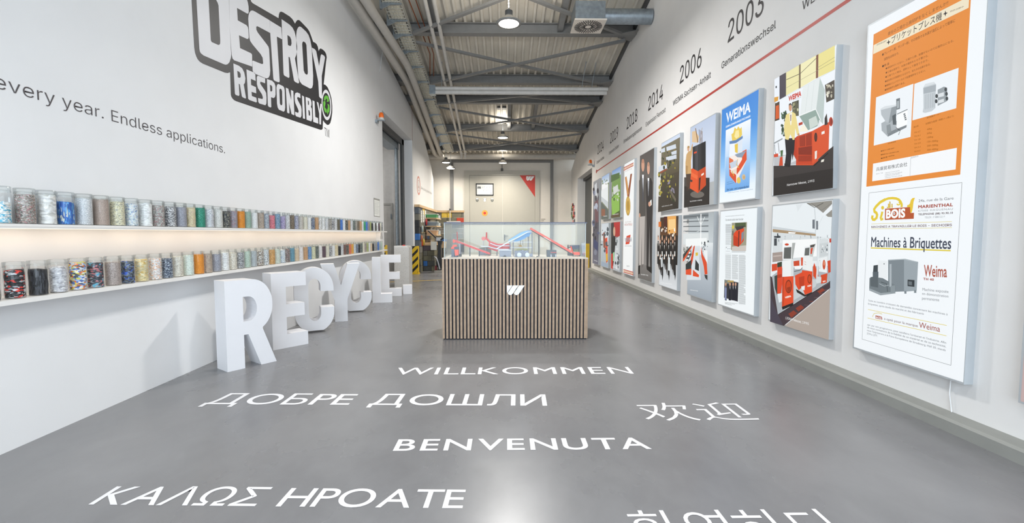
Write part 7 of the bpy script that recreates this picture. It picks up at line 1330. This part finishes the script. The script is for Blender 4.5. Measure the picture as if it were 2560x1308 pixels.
part('control_box', MB().box((mxx(1078), 13.88, mz(625)), (mxx(1092.5), 13.94, mz(604))), mat('control_box', 'c4c4bd', .45), t); part('drum', MB().cyl((mxx(1101), 14.08, .28), (mxx(1101), 14.33, .28), .16, n=20), BLACKM, t); part('base', MB().box((mxx(1086), 13.88, 0), (mxx(1107), 14.38, .06)), mat('press_base', 'a09c94', .5), t); part('hose', MB().tube(smooth_path([(mxx(1086), 13.93, .5), (mxx(1094), 13.88, .42), (mxx(1100), 13.88, .1)]), .018, 8), SLV, t); part('red_box', MB().box((mxx(1086), 14.00, .06), (mxx(1091), 14.18, .2)), mat('dull_red', '6a2028', .5), t)
t = thing('wooden_crate', 'light wooden box on legs beside the black machine', 'box', (-1.85, 15.0, 0)); part('box', MB().box((mxx(1102, 15), 15.0, .72), (mxx(1112, 15), 15.35, .9)), WOOD, t); part('lid', MB().box((mxx(1101, 15), 14.98, .9), (mxx(1112.5, 15), 15.37, .93)), WOOD, t)
for x in (1102.6, 1111.4):
    for y in (15.02, 15.33): part('leg', MB().box((mxx(x, 15)-.015, y-.015, 0), (mxx(x, 15)+.015, y+.015, .72)), BLACKM, t)
p = on_y(1125, 524, 17.2); q = on_y(1125, 553, 17.2)
t = thing('arm_lamp', 'white arm lamp hanging in front of the brick partition over the glass case', 'lamp', tuple(q)); part('rod', MB().cyl((p.x, 17.2, p.z), (q.x, 17.2, q.z), .018, n=8), MATS['white_tube'], t); part('head', MB().box((q.x-.12, 17.1, q.z-.04), (q.x+.4, 17.25, q.z)), MATS['white_tube'], t); part('clamp', MB().box((p.x-.03, 17.17, p.z-.03), (p.x+.03, 17.3, p.z+.03)), DARK, t)

# ---------------------------------------------------------------- protectors and concrete pillar by the gateway
def hazard():
    if 'hazard_paint' in MATS: return MATS['hazard_paint']
    m = bpy.data.materials.new('hazard_paint'); m.use_nodes = True; nt = m.node_tree; b = nt.nodes['Principled BSDF']; tc = nt.nodes.new('ShaderNodeTexCoord'); sp = nt.nodes.new('ShaderNodeSeparateXYZ'); nt.links.new(tc.outputs['Object'], sp.inputs[0])
    ad = nt.nodes.new('ShaderNodeMath'); ad.operation = 'SUBTRACT'; nt.links.new(sp.outputs['X'], ad.inputs[0]); nt.links.new(sp.outputs['Z'], ad.inputs[1])
    a2 = nt.nodes.new('ShaderNodeMath'); a2.operation = 'ADD'; nt.links.new(ad.outputs[0], a2.inputs[0]); nt.links.new(sp.outputs['Y'], a2.inputs[1])
    w = nt.nodes.new('ShaderNodeMath'); w.operation = 'MULTIPLY'; w.inputs[1].default_value = 4.4; nt.links.new(a2.outputs[0], w.inputs[0]); fr = nt.nodes.new('ShaderNodeMath'); fr.operation = 'FRACT'; nt.links.new(w.outputs[0], fr.inputs[0])
    rp = nt.nodes.new('ShaderNodeValToRGB'); rp.color_ramp.interpolation = 'CONSTANT'; e = rp.color_ramp.elements; e[0].color = lin('e0b81c'); e[1].position = .58; e[1].color = lin('1c1c1a'); nt.links.new(fr.outputs[0], rp.inputs[0]); nt.links.new(rp.outputs[0], b.inputs['Base Color']); b.inputs['Roughness'].default_value = .45
    MATS['hazard_paint'] = m; return m
YP = mat('yellow_guard_paint', 'd9b21c', .45)
def guard(x0, x1, y0, y1, h, label):
    t = thing('corner_guard', label, 'corner guard', ((x0+x1)/2, (y0+y1)/2, 0), 'yellow and black corner guards'); part('striped_plate', MB().box((x0, y0, .04), (x1, y0+.03, h)), hazard(), t); part('side_plate', MB().box((x1-.03, y0+.03, .04), (x1, y1, h)), YP, t)
    mb = MB().box((x0-.02, y0-.02, 0), (x1+.02, y1, .04)); 
    for dx in (.02, x1-x0-.02): mb.cyl((x0+dx, y0-.0, .04), (x0+dx, y0, .055), .015, n=6)
    part('foot_plate', mb, YP, t)
guard(-2.735, -2.57, 13.32, 13.52, .83, 'yellow and black striped corner guard at the far side of the gateway by the workbench')
guard(-2.95, -2.755, 10.42, 10.62, .93, 'yellow and black striped corner guard behind the end of the jar shelves')
t = thing('yellow_post', 'plain yellow guard post at the opening below the end of the light boxes', 'post', (2.68, 14.5, 0)); part('post', MB().box((2.63, 14.68, .03), (2.745, 14.8, .87)), YP, t); part('foot_plate', MB().box((2.6, 14.65, 0), (2.77, 14.83, .03)), YP, t)
q0, q1 = on_y(985.5, 650, 9.75), on_y(1022.5, 650, 9.75); zt = on_y(1000, 615, 9.75).z
m = bpy.data.materials.new('speckled_concrete'); m.use_nodes = True; nt = m.node_tree; b = nt.nodes['Principled BSDF']; tc = nt.nodes.new('ShaderNodeTexCoord'); vo = nt.nodes.new('ShaderNodeTexVoronoi'); vo.inputs['Scale'].default_value = 45; nt.links.new(tc.outputs['Object'], vo.inputs['Vector']); rp = nt.nodes.new('ShaderNodeValToRGB'); e = rp.color_ramp.elements; e[0].position = .10; e[0].color = lin('6a6864'); e[1].position = .24; e[1].color = lin('c4c2be'); nt.links.new(vo.outputs['Distance'], rp.inputs[0]); nt.links.new(rp.outputs[0], b.inputs['Base Color']); b.inputs['Roughness'].default_value = .7
t = thing('concrete_pillar', 'waist-high speckled concrete pillar beyond the last white block letter', 'pillar', ((q0.x+q1.x)/2, 9.92, 0)); part('shaft', MB().box((q0.x, 9.75, 0), (q1.x, 10.08, zt-.03)), m, t); part('top_slab', MB().box((q0.x+.0, 9.75, zt-.03), (q1.x-.03, 10.08, zt)), mat('pale_slab', 'd4d2ce', .5), t); part('chip', MB().box((q0.x+.16, 9.85, zt), (q0.x+.2, 9.95, zt+.02)), RM, t)
# cords on the upper left wall
p = on_x(957, 125, XL+.005); q = on_x(949.5, 180, XL+.005); solo('cord', MB().tube([tuple(p), tuple(q)], .008, 6), mat('white_cord', 'dcdcdc', .5), 'short white cord hanging from the top edge of the white wall', 'cord')
p = on_x(1028, 215, XL+.02); q = on_x(1030.5, 352, XL+.02); solo('cord', MB().tube([(p.x, 13.5, p.z), (q.x, 13.5, q.z)], .004, 6), mat('red_cord', '8a4a44', .5), 'thin reddish cord hanging from the roof at the gateway corner', 'cord')
